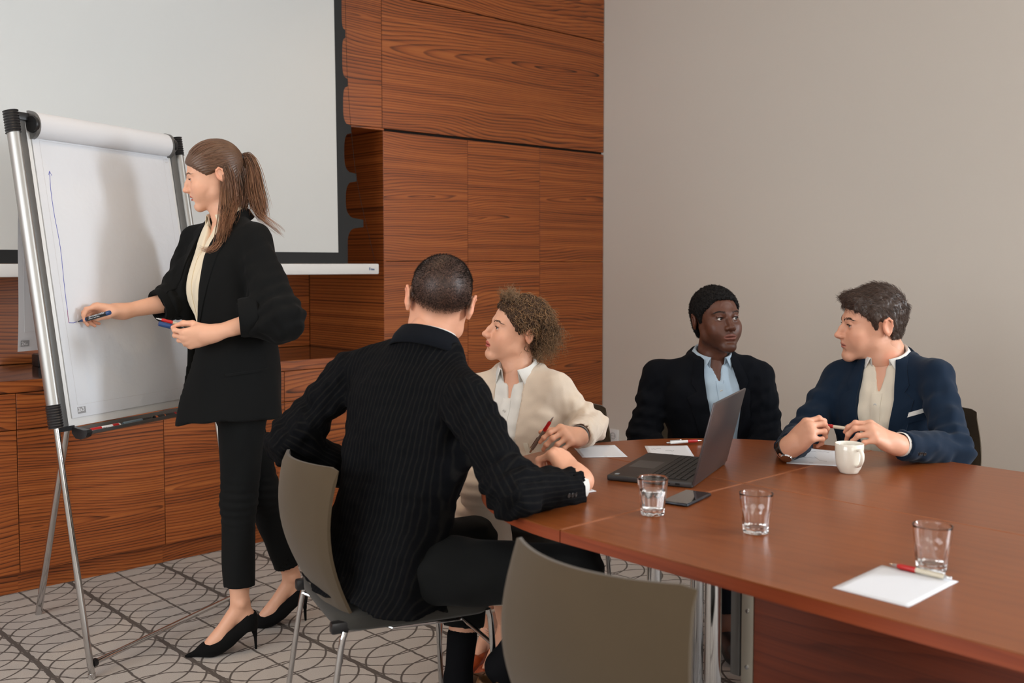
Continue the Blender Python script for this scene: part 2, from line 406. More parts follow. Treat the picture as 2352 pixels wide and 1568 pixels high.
MB().box((0, 0, 0), (3.19 * 2 - 0.08, 0.02, 0.047), bevel=0.001, seg=1).build('front_edge', M['walnut'], wt, smooth=False).location = (-0.66, -0.29, 0.024)
MB().box2((LEFT_X, WOOD_Y + 0.02, 0.815), (3.092, NB, 0.862)).build('top', plain('dark_gloss_lacquer', lin(58, 40, 34), 0.12, coat=0.5), wt, world=True, smooth=False)
bx = thing('small_black_box', 'small black table box on the sideboard behind the flip chart', 'box', (1.60, 4.86, 0.8625))
MB().box((0, 0, 0.026), (0.10, 0.09, 0.052), bevel=0.003).build('body', M['black'], bx)
MB().box((0, 0, 0.054), (0.092, 0.082, 0.004), bevel=0.001).build('lid', M['alu_dark'], bx)
# ================================================================ projection screen
SY = 4.18
ps = thing('projection_screen', 'white projection screen with black scalloped border hanging before the wood wall', 'screen', (1.4, SY, 1.30))
tips = [(2.774, 2.66), (2.788, 2.434), (2.799, 2.203), (2.818, 1.981), (2.846, 1.749), (2.885, 1.527), (2.94, 1.33)]
inner = [2.766, 2.768, 2.769, 2.772, 2.776, 2.783, 2.792]
tips = [(2.766, 2.90), (2.760, 3.13)][::-1] + tips; inner = [2.765, 2.765] + inner
right = [(2.72, 3.13)]
for (t0, t1, xi) in zip(tips, tips[1:], inner[1:]):
    last = t1 == tips[-1]; tw = 0.018
    za, zb = t0[1] - tw, (t1[1] + tw if not last else t1[1]); right.append((t0[0], za))
    for u in np.linspace(0, 1, 25)[1:-1]:
        e = (1 - abs(2 * u - 1) ** 3.0) ** (1 / 3.0) if not last else (1 - max(1 - 2 * u, 0) ** 3.0) ** (1 / 3.0)
        tx = t0[0] + (t1[0] - t0[0]) * u if not last else t0[0]
        right.append((tx + (xi - tx) * e, za + (zb - za) * u))
    right.append((t1[0], zb) if not last else (xi, zb))
WLx = 0.08                                    # left edge of the white field, outside the picture
left = [(WLx * 2 + 2.72 - x, z) for x, z in right][::-1]
def flat(name, poly, y, th, mat, parent):
    n = len(poly); v = [(x, y, z) for x, z in poly] + [(x, y + th, z) for x, z in poly]
    f = [tuple(range(n))[::-1], tuple(range(n, 2 * n))] + [(i, (i + 1) % n, n + (i + 1) % n, n + i) for i in range(n)]
    return mk(name, v, f, mat, parent, world=True)
flat('black_border', right + left, SY, 0.0008, plain('screen_black', (0.014, 0.015, 0.016), 0.8), ps)
flat('white_fabric', [(2.718, 3.13), (2.737, 1.383), (WLx - 0.015, 1.383), (WLx, 3.13)], SY - 0.0014, 0.0010, plain('screen_white', (0.62, 0.63, 0.62), 0.85), ps)
bar = MB().box2((-0.2, SY - 0.022, 1.277), (2.962, SY + 0.022, 1.329), 0.006).build('bottom_bar', M['white_plastic'], ps, world=True)
lg = MB()
for (dx, w, hh) in ((0.0, 0.006, 0.014), (0.009, 0.004, 0.010), (0.015, 0.005, 0.008), (0.022, 0.012, 0.007)): lg.box((2.905 + dx, SY - 0.0224, 1.297 + hh / 2), (w, 0.0006, hh))
lg.build('bar_logo', plain('logo_blue_grey', lin(88, 108, 140), 0.6), bar, world=True, smooth=False)
mc = MB(); mc.tube(smooth_path([(2.762, SY, 3.13), (2.788, SY, 2.60), (2.80, SY, 2.2), (2.846, SY, 1.75), (2.955, SY, 1.33)], 30), 0.0009, 5)
mc.build('tension_cable', M['void'], ps, world=True)
MB().box2((-0.3, SY - 0.06, 3.12), (3.0, SY + 0.06, CEIL), 0.01).build('case', M['white_plastic'], ps, world=True)
# ================================================================ ceiling downlights (warm)
warm = NT('lamp_warm'); warm.b.inputs['Emission Color'].default_value = (1, 0.72, 0.42, 1); warm.b.inputs['Emission Strength'].default_value = 30.0
def downlight(x, y, power, where):
    t = thing('ceiling_downlight', 'small round warm downlight in the ceiling above ' + where, 'lamp', (x, y, CEIL), 0, 'ceiling downlights')
    MB().lathe([(0.038, -0.004), (0.052, -0.008), (0.056, -0.003), (0.056, 0.0)], 28).build('trim_ring', M['alu'], t)
    MB().lathe([(0, -0.003), (0.038, -0.003)], 28).build('diffuser', warm.m, t)
    l = bpy.data.lights.new('downlight', 'SPOT'); l.energy = power; l.color = (1, 0.70, 0.42); l.spot_size = math.radians(115); l.spot_blend = 0.7; l.shadow_soft_size = 0.05
    o = bpy.data.objects.new('downlight_lamp', l); COL.objects.link(o); o.parent = t; o.location = (0, 0, -0.02)
for x, y, w in ((0.4, 3.1, 'the flip chart tray side'), (1.6, 2.7, 'the pinstriped man'), (2.9, 3.3, 'the wood wall corner'), (0.4, 1.2, 'the open carpet'), (3.6, 0.6, 'the grey wall end of the table'), (1.8, -0.4, 'the far table end')): downlight(x, y, 24 if y > 2 else 14, w)
# ================================================================ flip chart
FL = V3(1.192, 3.261, 0); FA = V3(0.909, 0.417, 0); FB = V3(-0.417, 0.909, 0); FK = 0.163
FN = unit(np.cross(FA, FK * FB + V3(0, 0, 1)))          # out of the board, towards the room
FU = unit(FK * FB + V3(0, 0, 1))                        # up along the leaning board
def fc(s, z, off=0.0): return FL + s * FA + z * (FK * FB + V3(0, 0, 1)) + off * FN
FR = np.stack([FA, -FN, FU], 1)                         # local x across, y into the board, z up the board
fl = thing('flip_chart', 'silver flip chart easel with white paper pad and chrome tripod legs', 'flip chart', tuple(fc(0.38, 0)))
SW = 0.775
for s in (0.0, SW):
    leg = MB().tube([fc(s, 0.012), fc(s, 0.86)], 0.0105, 14).build('leg', M['chrome'], fl, world=True)
    MB().tube([fc(s, 0.0), fc(s, 0.016)], 0.0122, 14).build('foot_cap', M['chrome'], leg, world=True)
    v, f = tube_arrays([fc(s, 0.83), fc(s, 1.79)], 1.0, 20)
    # oval rail
    m = MB(); ring = []
    a = np.linspace(0, 2 * math.pi, 24, endpoint=False)
    for z in (0.83, 1.79):
        ring.append([m.bm.verts.new(fc(s, z) + 0.0165 * math.cos(t) * FA + 0.024 * math.sin(t) * FN) for t in a])
    for i in range(24):
        j = (i + 1) % 24; m.bm.faces.new([ring[0][i], ring[0][j], ring[1][j], ring[1][i]])
    rail = m.build('rail', M['alu'], fl, world=True)
    for z0, z1, n in ((0.80, 0.875, 9), (1.752, 1.822, 8)):
        m = MB()
        prof = []
        for q in range(n * 2 + 1):
            rr = 1.14 if q % 2 == 0 else 1.02
            prof.append((rr, z0 + (z1 - z0) * q / (n * 2.0)))
        rings = [[m.bm.verts.new(fc(s, z) + r * (0.0185 * math.cos(t) * FA + 0.025 * math.sin(t) * FN)) for t in a] for r, z in prof]
        for A_, B_ in zip(rings, rings[1:]):
            for i in range(24):
                j = (i + 1) % 24; m.bm.faces.new([A_[i], A_[j], B_[j], B_[i]])
        m.bm.faces.new(rings[0][::-1]); m.bm.faces.new(rings[-1])
        m.build('ribbed_collar', M['black'], rail, world=True, sharp=20)
def fbox(name, s0, s1, z0, z1, o0, o1, mat, parent=fl, bevel=0.0, world=True):
    """box in board coordinates: across, up the board, out of the board"""
    k = math.sqrt(1 + FK * FK)
    c = fc((s0 + s1) / 2, (z0 + z1) / 2, (o0 + o1) / 2)
    return MB().box(c, (s1 - s0, o1 - o0, (z1 - z0) * k), FR, bevel).build(name, mat, parent, world=True)
board = fbox('board', 0.045, SW - 0.045, 0.795, 1.80, -0.010, 0.0, M['white_plastic'], bevel=0.002)
for s0, s1 in ((0.016, 0.047), (SW - 0.047, SW - 0.016)):
    fbox('side_strip', s0, s1, 0.80, 1.80, -0.012, 0.006, M['alu_dark'], board, 0.002)
fbox('top_strip', 0.02, SW - 0.02, 1.795, 1.822, -0.014, 0.012, M['black'], board, 0.004)
# paper pad (a few sheets) with faint printed frame
pad = fbox('paper_pad', 0.066, 0.712, 0.822, 1.765, 0.002, 0.0052, M['paper'], bevel=0.0005)
def crinkle():
    t = NT('flip_paper'); co = t.coord(); n = t.noise(co, 14, 3, 0.55); n2 = t.noise(co, 45, 2)
    t.out(Base_Color=(0.69, 0.71, 0.75), Roughness=0.7); t.bump(t.math('ADD', n, t.math('MULTIPLY', n2, 0.3)), 0.25, 0.01); return t.m
pad.data.materials.clear(); pad.data.materials.append(crinkle())
for s0, s1, z0, z1 in ((0.0945, 0.0955, 0.862, 1.745), (0.682, 0.683, 0.862, 1.745), (0.0945, 0.683, 0.862, 0.863), (0.0945, 0.683, 1.735, 1.736)):
    fbox('printed_frame', s0, s1, z0, z1, 0.0052, 0.0055, M['print_light'], pad)
def text_mesh(name, body, size, origin, xdir, ydir, mat, parent, depth=0.0002, bold=0.0):
    cu = bpy.data.curves.new(name, 'FONT'); cu.body = body; cu.size = size; cu.extrude = depth; cu.offset = bold; cu.align_x = 'LEFT'
    tmp = bpy.data.objects.new('tmp_text', cu); COL.objects.link(tmp)
    dg = bpy.context.evaluated_depsgraph_get(); me = bpy.data.meshes.new_from_object(tmp.evaluated_get(dg))
    bpy.data.objects.remove(tmp); bpy.data.curves.remove(cu)
    x = unit(xdir); y = unit(ydir); z = np.cross(x, y); o = np.asarray(origin) - (rootloc(parent) if parent is not None else 0)
    Mx = Matrix(((x[0], y[0], z[0], o[0]), (x[1], y[1], z[1], o[1]), (x[2], y[2], z[2], o[2]), (0, 0, 0, 1)))
    me.transform(Mx); me.name = name; me.materials.clear(); me.materials.append(mat)
    return link(name, me, None, parent)
for k_ in range(2): fbox('printed_mark', 0.690, 0.704, 1.728 - 0.012 * k_, 1.733 - 0.012 * k_, 0.0052, 0.0055, M['print_light'], pad)
fbox('maker_mark', 0.092, 0.127, 0.8335, 0.855, 0.0052, 0.0056, M['print_grey'], pad)
text_mesh('maker_letters', '2x3', 0.0185, fc(0.0935, 0.8405, 0.0058), FA, FU, M['paper'], pad, bold=0.0004)
# rolled-over sheets in the clamp: a half roll of white paper along the top
m = MB(); rings = []
prof = [(0.006, 1.742)] + [(0.006 + 0.036 * math.sin(t), 1.785 - 0.043 * math.cos(t)) for t in np.linspace(0.15, math.pi - 0.1, 14)] + [(-0.02, 1.828)]
for s in np.linspace(0.075, 0.708, 6): rings.append([m.bm.verts.new(fc(s, z, o)) for o, z in prof])
for A_, B_ in zip(rings, rings[1:]):
    for i in range(len(prof) - 1): m.bm.faces.new([A_[i], B_[i], B_[i + 1], A_[i + 1]])
roll = m.build('rolled_sheets', M['paper'], fl, world=True, sharp=80)
for s, s2 in ((0.062, 0.076), (0.706, 0.722)):
    m = MB(); pr = [(0.003, 1.738)] + [(0.003 + 0.041 * math.sin(t), 1.784 - 0.047 * math.cos(t)) for t in np.linspace(0.1, math.pi, 14)]
    A_ = [m.bm.verts.new(fc(s, z, o)) for o, z in pr]; B_ = [m.bm.verts.new(fc(s2, z, o)) for o, z in pr]; n = len(pr)
    m.bm.faces.new(A_); m.bm.faces.new(B_[::-1])
    for i in range(n): m.bm.faces.new([A_[i], A_[(i + 1) % n], B_[(i + 1) % n], B_[i]])
    cap = m.build('clamp_end', M['alu_dark'], fl, world=True)
    kn = MB().lathe([(0, -0.008), (0.026, -0.008), (0.028, 0.0), (0.026, 0.006), (0, 0.006)], 24, fc(s if s < 0.3 else s2, 1.782, 0.022), np.stack([FN, FU, FA], 1))
    kn.build('clamp_knob', M['black'], cap, world=True)
# back leg, hanging flipped sheet, foot bar, tray
MB().tube([fc(SW / 2, 1.62, -0.02), V3(1.269, 4.009, 0.0)], 0.0125, 14).build('rear_leg', M['chrome'], fl, world=True)
MB().tube([fc(0.012, 0.045), fc(SW - 0.012, 0.045)], 0.009, 12).build('foot_bar', M['chrome'], fl, world=True)
for s in (0.016, SW - 0.016): MB().tube([fc(s - 0.007, 0.045), fc(s + 0.007, 0.045)], 0.0135, 12).build('bar_end', M['black'], fl, world=True)
m = MB(); rows = []
for z in np.linspace(1.815, 1.035, 14):
    u = (1.815 - z) / 0.78; bo = 0.292 + 0.075 * u + 0.012 * math.sin(5 * u)
    rows.append([m.bm.verts.new(FL + (0.058 + 0.63 * q) * FA + (bo + 0.006 * math.sin(6 * q + 3 * u)) * FB + V3(0, 0, z)) for q in np.linspace(0, 1, 10)])
for A_, B_ in zip(rows, rows[1:]):
    for i in range(9): m.bm.faces.new([A_[i], B_[i], B_[i + 1], A_[i + 1]])
hs = m.build('flipped_sheet', M['paper'], fl, world=True, sharp=80)
def hp(q, z, off=0.003): 
    u = (1.815 - z) / 0.78; bo = 0.292 + 0.075 * u + 0.012 * math.sin(5 * u) + 0.006 * math.sin(6 * q + 3 * u) - off
    return FL + (0.058 + 0.63 * q) * FA + bo * FB + V3(0, 0, z)
m = MB()
m.tube([hp(0.035, 1.10), hp(0.30, 1.10)], 0.0006, 4); m.tube([hp(0.035, 1.10), hp(0.03, 1.40), hp(0.03, 1.70)], 0.0006, 4)
m.build('printed_frame', M['print_light'], hs, world=True)
m = MB(); m.tube([hp(0.075, 1.36), hp(0.055, 1.345), hp(0.058, 1.335), hp(0.056, 1.30), hp(0.085, 1.295)], 0.0012, 4); m.build('red_note', M['ink_red'], hs, world=True)
q0 = [hp(0.012, 1.072, 0.004), hp(0.065, 1.072, 0.004), hp(0.065, 1.052, 0.004), hp(0.012, 1.052, 0.004)]
mk('maker_mark', q0, [(0, 1, 2, 3)], M['print_grey'], hs, world=True)
text_mesh('maker_letters', '2x3', 0.0175, hp(0.015, 1.056, 0.0055), FA, V3(0, 0, 1), M['paper'], hs, bold=0.0004)
tray = MB()
prof = [(0.0, 0.792), (0.004, 0.770), (0.030, 0.760), (0.055, 0.764), (0.060, 0.774), (0.056, 0.7745), (0.052, 0.768), (0.030, 0.764), (0.008, 0.774), (0.004, 0.792)]
A_ = [tray.bm.verts.new(fc(0.075, z, o)) for o, z in prof]; B_ = [tray.bm.verts.new(fc(0.70, z, o)) for o, z in prof]; n = len(prof)
tray.bm.faces.new(A_); tray.bm.faces.new(B_[::-1])
for i in range(n): tray.bm.faces.new([A_[i], A_[(i + 1) % n], B_[(i + 1) % n], B_[i]])
tr = tray.build('pen_tray', plain('tray_grey', (0.13, 0.125, 0.12), 0.35, 0.5), fl, world=True)
for s, s2 in ((0.060, 0.082), (0.693, 0.715)):
    m = MB(); pr = [(0.0, 0.795), (0.0, 0.775), (0.012, 0.757), (0.034, 0.751), (0.058, 0.757), (0.066, 0.770), (0.064, 0.779), (0.05, 0.780), (0.02, 0.79)]
    A_ = [m.bm.verts.new(fc(s, z, o)) for o, z in pr]; B_ = [m.bm.verts.new(fc(s2, z, o)) for o, z in pr]; n = len(pr)
    m.bm.faces.new(A_); m.bm.faces.new(B_[::-1])
    for i in range(n): m.bm.faces.new([A_[i], A_[(i + 1) % n], B_[(i + 1) % n], B_[i]])
    m.build('tray_end', M['black'], tr, world=True)
fbox('tray_arm', 0.005, 0.07, 0.785, 0.80, -0.006, 0.006, M['black'], tr)
# drawn axis
ax = smooth_path([(0.119, 1.636), (0.113, 1.569), (0.113, 1.489), (0.117, 1.424), (0.118, 1.366), (0.113, 1.279), (0.110, 1.207), (0.110, 1.17)], 40)
m = MB(); m.tube([fc(s, z, 0.0055) for s, z in ax], 0.0009, 4); m.tube([fc(0.113, 1.624, 0.0055), fc(0.119, 1.637, 0.0055), fc(0.127, 1.622, 0.0055)], 0.0009, 4)
m.tube([fc(0.109, 1.133, 0.0055), fc(0.128, 1.1315, 0.0055), fc(0.143, 1.1345, 0.0055)], 0.0009, 4)
m.build('drawn_axis', M['ink_blue'], pad, world=True)
m = MB(); m.tube([fc(0.110, 1.175, 0.0055), fc(0.108, 1.15, 0.0055), fc(0.109, 1.1325, 0.0055)], 0.0010, 4); m.build('drawn_red_stroke', plain('purple_ink', (0.28, 0.04, 0.16), 0.6), pad, world=True)
# ================================================================ pens and markers
def frame_of(p0, p1):
    d = unit(np.asarray(p1) - np.asarray(p0)); a = V3(0, 0, 1) if abs(d[2]) < 0.9 else V3(1, 0, 0)
    x = unit(np.cross(a, d)); y = np.cross(d, x); return np.stack([x, y, d], 1)
def rod(prof, p0, R, name, mat, parent, n=18):
    return MB().lathe(prof, n, (0, 0, 0), R).build(name, mat, parent)
def marker(p0, p1, label, cap_mat, body_mat, capped=True, letters=None, group=None, updir=None, print_mat=None):
    """fat marker; p0 = tip or cap end, p1 = butt"""
    p0 = np.asarray(p0, float); p1 = np.asarray(p1, float); L = np.linalg.norm(p1 - p0); R = frame_of(p0, p1)
    t = thing('marker_pen', label, 'marker', tuple(p0), 0, group); r = 0.0075
    if capped:
        rod([(0, 0), (r * 0.92, 0), (r * 1.1, 0.004), (r * 1.12, L * 0.34), (r, L * 0.34)], p0, R, 'cap', cap_mat, t)
        rod([(r, L * 0.33), (r, L * 0.97), (r * 0.8, L), (0, L)], p0, R, 'barrel', body_mat, t)
    else:
        rod([(0, 0), (0.0015, 0.0), (0.003, 0.012)], p0, R, 'tip', M['black'], t)
        rod([(0.003, 0.010), (r * 0.55, 0.014), (r * 0.8, 0.03), (r, 0.032), (r, 0.042)], p0, R, 'nose', cap_mat, t)
        rod([(r, 0.040), (r * 1.02, L * 0.90)], p0, R, 'barrel', body_mat, t)
        rod([(r * 0.99, L * 0.89), (r * 0.99, L * 0.985), (r * 0.8, L), (0, L)], p0, R, 'end_plug', cap_mat, t)
    if letters:
        # flat print lying on the barrel side that faces the room
        d = R[:, 2]; out = unit(updir - d * np.dot(updir, d)); side = np.cross(out, d)
        for (txt, size, s0, dv) in letters:
            text_mesh('barrel_print', txt, size, p0 + d * s0 + out * (r * 1.03) + side * dv, d, side, print_mat or M['paper'], t)
    return t
def pen(p0, p1, label, grip=None, body=None, click=True, group=None):
    """ball pen, p0 = writing tip, p1 = click end"""
    p0 = np.asarray(p0, float); p1 = np.asarray(p1, float); L = np.linalg.norm(p1 - p0); R = frame_of(p0, p1)
    t = thing('ball_pen', label, 'pen', tuple(p0), 0, group); r = 0.005
    grip = grip or M['red']; body = body or M['clear']
    rod([(0, 0), (0.0008, 0), (0.0022, 0.006), (0.0038, 0.018)], p0, R, 'nose_cone', M['chrome'], t)
    rod([(0.0038, 0.017), (r * 1.12, 0.024), (r * 1.05, 0.036), (r * 1.15, 0.050), (r, 0.054)], p0, R, 'grip', grip, t)
    rod([(r, 0.053), (r * 1.05, L - 0.024), (r * 0.95, L - 0.014)], p0, R, 'barrel', body, t)
    rod([(r * 0.95, L - 0.014), (r * 0.55, L - 0.011), (r * 0.5, L - 0.001), (0, L)], p0, R, 'button', M['chrome'], t)
    MB().box((0, r * 1.35, L - 0.034), (0.0034, 0.0016, 0.042), bevel=0.0006).build('clip', M['chrome'], t).data.transform(Matrix(R.tolist()).to_4x4())
    return t
# ================================================================ conference table
TZ = 0.74; TT = 0.028; TC = V3(2.300, 1.560, 0); TR = 0.705
def top_poly(kind):
    g = 0.0015
    if kind == 'qn': return [(2.300 - g, 1.56 + g)] + [(2.30 - g - (TR - g) * math.cos(t), 1.56 + g + (TR - g) * math.sin(t)) for t in np.linspace(0, math.pi / 2, 25)]
    if kind == 'qf': return [(2.300 + g, 1.56 + g)] + [(2.30 + g + (TR - g) * math.sin(t), 1.56 + g + (TR - g) * math.cos(t)) for t in np.linspace(0, math.pi / 2, 25)]
    if kind == 'rn': return [(2.30 - TR, -0.24), (2.30 - g, -0.24), (2.30 - g, 1.56 - g), (2.30 - TR, 1.56 - g)]
    if kind == 'rf': return [(2.30 + g, -0.24), (2.30 + TR, -0.24), (2.30 + TR, 1.56 - g), (2.30 + g, 1.56 - g)]
M['seam_edge'] = plain('lit_edge_banding', lin(168, 104, 68), 0.4)  # banding coloured paler for the light its bevelled edges catch
def table(kind, label, dz, legs, panels):
    poly = top_poly(kind); cxy = np.mean(np.array(poly), 0)
    t = thing('conference_table', label, 'table', (cxy[0], cxy[1], 0), 0, 'conference table sections')
    n = len(poly); m = MB()
    hi = [m.bm.verts.new((p[0], p[1], TZ + dz)) for p in poly]; lo = [m.bm.verts.new((p[0], p[1], TZ + dz - 0.003)) for p in poly]
    m.bm.faces.new(hi); m.bm.faces.new(lo[::-1])
    for i in range(n): m.bm.faces.new([lo[i], lo[(i + 1) % n], hi[(i + 1) % n], hi[i]])
    m.build('tabletop', M['table_wood'], t, world=True, sharp=30)
    m = MB()
    hi = [m.bm.verts.new((p[0], p[1], TZ + dz - 0.003)) for p in poly]; lo = [m.bm.verts.new((p[0], p[1], TZ + dz - TT)) for p in poly]
    m.bm.faces.new(lo[::-1]); m.bm.faces.new(hi)
    for i in range(n): m.bm.faces.new([lo[i], lo[(i + 1) % n], hi[(i + 1) % n], hi[i]])
    m.build('edge_band', M['table_edge'], t, world=True, sharp=30)
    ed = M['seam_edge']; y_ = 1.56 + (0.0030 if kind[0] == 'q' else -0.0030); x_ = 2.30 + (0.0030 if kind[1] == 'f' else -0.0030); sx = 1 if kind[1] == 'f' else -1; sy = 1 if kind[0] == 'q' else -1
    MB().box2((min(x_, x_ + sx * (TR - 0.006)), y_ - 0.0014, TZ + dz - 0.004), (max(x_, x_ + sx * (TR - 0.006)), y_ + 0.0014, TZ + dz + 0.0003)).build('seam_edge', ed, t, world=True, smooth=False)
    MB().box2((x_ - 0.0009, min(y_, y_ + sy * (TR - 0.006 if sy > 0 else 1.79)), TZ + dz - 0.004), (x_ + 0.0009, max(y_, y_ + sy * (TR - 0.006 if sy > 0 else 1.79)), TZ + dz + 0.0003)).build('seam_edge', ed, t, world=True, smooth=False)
    for (x, y) in legs:
        lg_ = MB().lathe([(0.020, 0.012), (0.020, TZ + dz - TT - 0.004)], 24, (x, y, 0)).build('leg', M['chrome'], t, world=True)
        MB().lathe([(0, 0), (0.034, 0), (0.034, 0.012), (0.027, 0.016)], 24, (x, y, 0)).build('foot', M['black'], lg_, world=True)
        MB().box((x, y, TZ + dz - TT - 0.003), (0.10, 0.10, 0.006)).build('mount_plate', M['alu_dark'], lg_, world=True)
    for (lo, hi) in panels:
        p = MB().box2(lo, hi, 0.001, 1).build('modesty_panel', M['table_panel'], t, world=True, smooth=False)
        x0, y1 = lo[0], hi[1]
        st = MB().box2((x0 - 0.004, y1 - 0.034, lo[2]), (x0, y1 - 0.002, hi[2] - 0.02)).build('metal_strip', plain('zinc_strip', (0.50, 0.46, 0.38), 0.35, 0.9), p, world=True)
        for zz in (lo[2] + 0.04, (lo[2] + hi[2]) / 2 - 0.01, hi[2] - 0.06): MB().lathe([(0.0055, 0), (0.005, 0.0025), (0, 0.003)], 12, (x0 - 0.004, y1 - 0.018, zz), Matrix.Rotation(-math.pi / 2, 3, 'Y')).build('screw', M['chrome'], p, world=True)
        MB().box2((x0 - 0.002, y1 + 0.004, lo[2] + 0.01), (x0 + 0.02, y1 + 0.03, hi[2] - 0.01), 0.002).build('bracket', M['alu_dark'], p, world=True)
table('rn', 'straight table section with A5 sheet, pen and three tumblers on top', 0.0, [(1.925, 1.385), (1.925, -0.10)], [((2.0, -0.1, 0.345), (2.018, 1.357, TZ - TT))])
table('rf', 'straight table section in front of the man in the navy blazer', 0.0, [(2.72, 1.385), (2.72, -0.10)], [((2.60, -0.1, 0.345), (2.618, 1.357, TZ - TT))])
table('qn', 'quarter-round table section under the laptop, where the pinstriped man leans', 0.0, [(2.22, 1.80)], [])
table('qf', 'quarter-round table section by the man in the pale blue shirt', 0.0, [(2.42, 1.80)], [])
# ================================================================ chairs
def make_chair(label):
    """local frame: +x is where the sitter faces, origin on the floor under the seat centre"""
    t = thing('conference_chair', label, 'chair', (0, 0, 0), 0, 'conference chairs')
    # backrest shell: u across, v up
    def back(u, v, off):
        z = 0.435 + v * 0.395
        half = 0.205 + 0.016 * math.sin(math.pi * min(v * 1.1, 1)) - 0.012 * (1 - v)
        y = u * half
        prof = -0.205 - 0.055 * math.sin(v * math.pi * 0.9) * 0.9 - 0.045 * v        # S-shaped lean
        prof += 0.03 * (1 - v) ** 2
        cur = 0.075 * (0.35 + 0.65 * v) * u * u
        return (prof + cur - off, y, z + 0.012 * (1 - u * u) * 0 - 0.02 * (1 - v) * abs(u) * 0)
    NU, NV = 21, 17; us = np.linspace(-1, 1, NU); vs = np.linspace(0, 1, NV)
    def rnd(u, v):      # round the top corners a little
        return u, v - 0.03 * max(0, abs(u) - 0.9) * 10 * (1 if v > 0.9 else 0) * 0.6
    vv = []; ff = []
    for off in (0.0, 0.020):
        for v in vs:
            for u in us:
                e = 0.006 * (max(0, (abs(u) - 0.93) / 0.07) ** 2 + max(0, (v - 0.96) / 0.04) ** 2); e = min(e, 0.009)
                uu, v2 = rnd(u, v)
                vv.append(back(uu, v2, off + (-e if off else e) * -1 * -1))
    n = NU * NV
    for k in range(2):
        for i in range(NV - 1):
            for j in range(NU - 1):
                q = (k * n + i * NU + j, k * n + i * NU + j + 1, k * n + (i + 1) * NU + j + 1, k * n + (i + 1) * NU + j)
                ff.append(q if k else q[::-1])
    edge = [(i, 0) for i in range(NV)] + [(NV - 1, j) for j in range(1, NU)] + [(i, NU - 1) for i in range(NV - 2, -1, -1)] + [(0, j) for j in range(NU - 2, 0, -1)]
    m = len(edge)
    for a in range(m):
        i, j = edge[a]; i2, j2 = edge[(a + 1) % m]; ff.append((i * NU + j, i2 * NU + j2, n + i2 * NU + j2, n + i * NU + j))
    b = mk('backrest', vv, ff, M['chair_fabric'], t, smooth=True, sharp=50)
    # seat pad
    m = MB(); prof = []
    W2, D2 = 0.215, 0.215
    for k, (z, e) in enumerate(((0.428, 0.012), (0.424, 0.02), (0.446, 0.0), (0.463, 0.006), (0.468, 0.022))): prof.append((z, e))
    prof = [(0.412, 0.03), (0.414, 0.010), (0.424, 0.001), (0.448, 0.0), (0.460, 0.006), (0.466, 0.025), (0.463, 0.09)]
    rings = []
    for z, e in prof:
        ring = []
        for s in range(48):
            t_ = 2 * math.pi * s / 48; c_, s_ = math.cos(t_), math.sin(t_)
            x = (D2 - e) * math.copysign(abs(c_) ** 0.28, c_); y = (W2 - e) * math.copysign(abs(s_) ** 0.28, s_)
            zz = z - 0.018 * max(0, x / D2 - 0.55) ** 1.5 + 0.004 * (x < -0.1)
            ring.append(m.bm.verts.new((x + 0.005, y, zz)))
        rings.append(ring)
    for A_, B_ in zip(rings, rings[1:]):
        for i in range(48):
            j = (i + 1) % 48; m.bm.faces.new([A_[i], A_[j], B_[j], B_[i]])
    m.bm.faces.new(rings[0][::-1]); m.bm.faces.new(rings[-1])
    m.build('seat', M['seat_fabric'], t, sharp=60)
    for sy in (-1, 1):
        MB().tube(smooth_path([(-0.19, sy * 0.205, 0.422), (-0.205, sy * 0.208, 0.36), (-0.26, sy * 0.215, 0.0)], 10), 0.008, 12).build('leg', M['chrome'], t)
        MB().tube(smooth_path([(0.195, sy * 0.205, 0.424), (0.205, sy * 0.207, 0.36), (0.225, sy * 0.212, 0.0)], 10), 0.008, 12).build('leg', M['chrome'], t)
        MB().tube([(-0.19, sy * 0.170, 0.414), (0.195, sy * 0.170, 0.414)], 0.008, 10).build('side_rail', M['chrome'], t)
        MB().box((-0.200, sy * 0.188, 0.430), (0.045, 0.026, 0.030), bevel=0.006).build('bracket', M['black'], t)
    MB().tube([(0.207, -0.208, 0.33), (0.207, 0.208, 0.33)], 0.006, 10).build('stretcher', M['chrome'], t)
    MB().tube([(-0.2, 0.205, 0.40), (0.0, 0.0, 0.335), (0.207, 0, 0.33)], 0.005, 8).build('brace', M['chrome'], t)
    return t
chair0 = make_chair('taupe upholstered conference chair pulled up empty at the straight table section')
chair0.location = (1.475, 1.15, 0); chair0.rotation_euler = (0, 0, 0.0)
for lab, loc, ang in (('taupe upholstered conference chair under the man in the pinstripe suit', (1.622, 2.225, 0), -18),
                      ('dark conference chair under the woman in the beige suit', (2.40, 2.51, 0), -163),
                      ('dark conference chair under the man in the pale blue shirt', (3.20, 2.32, 0), -137),
                      ('dark conference chair under the man in the navy blazer', (3.30, 1.64, 0), -176)):
    c2 = copy_tree(chair0); c2.location = loc; c2.rotation_euler = (0, 0, math.radians(ang)); c2['label'] = lab
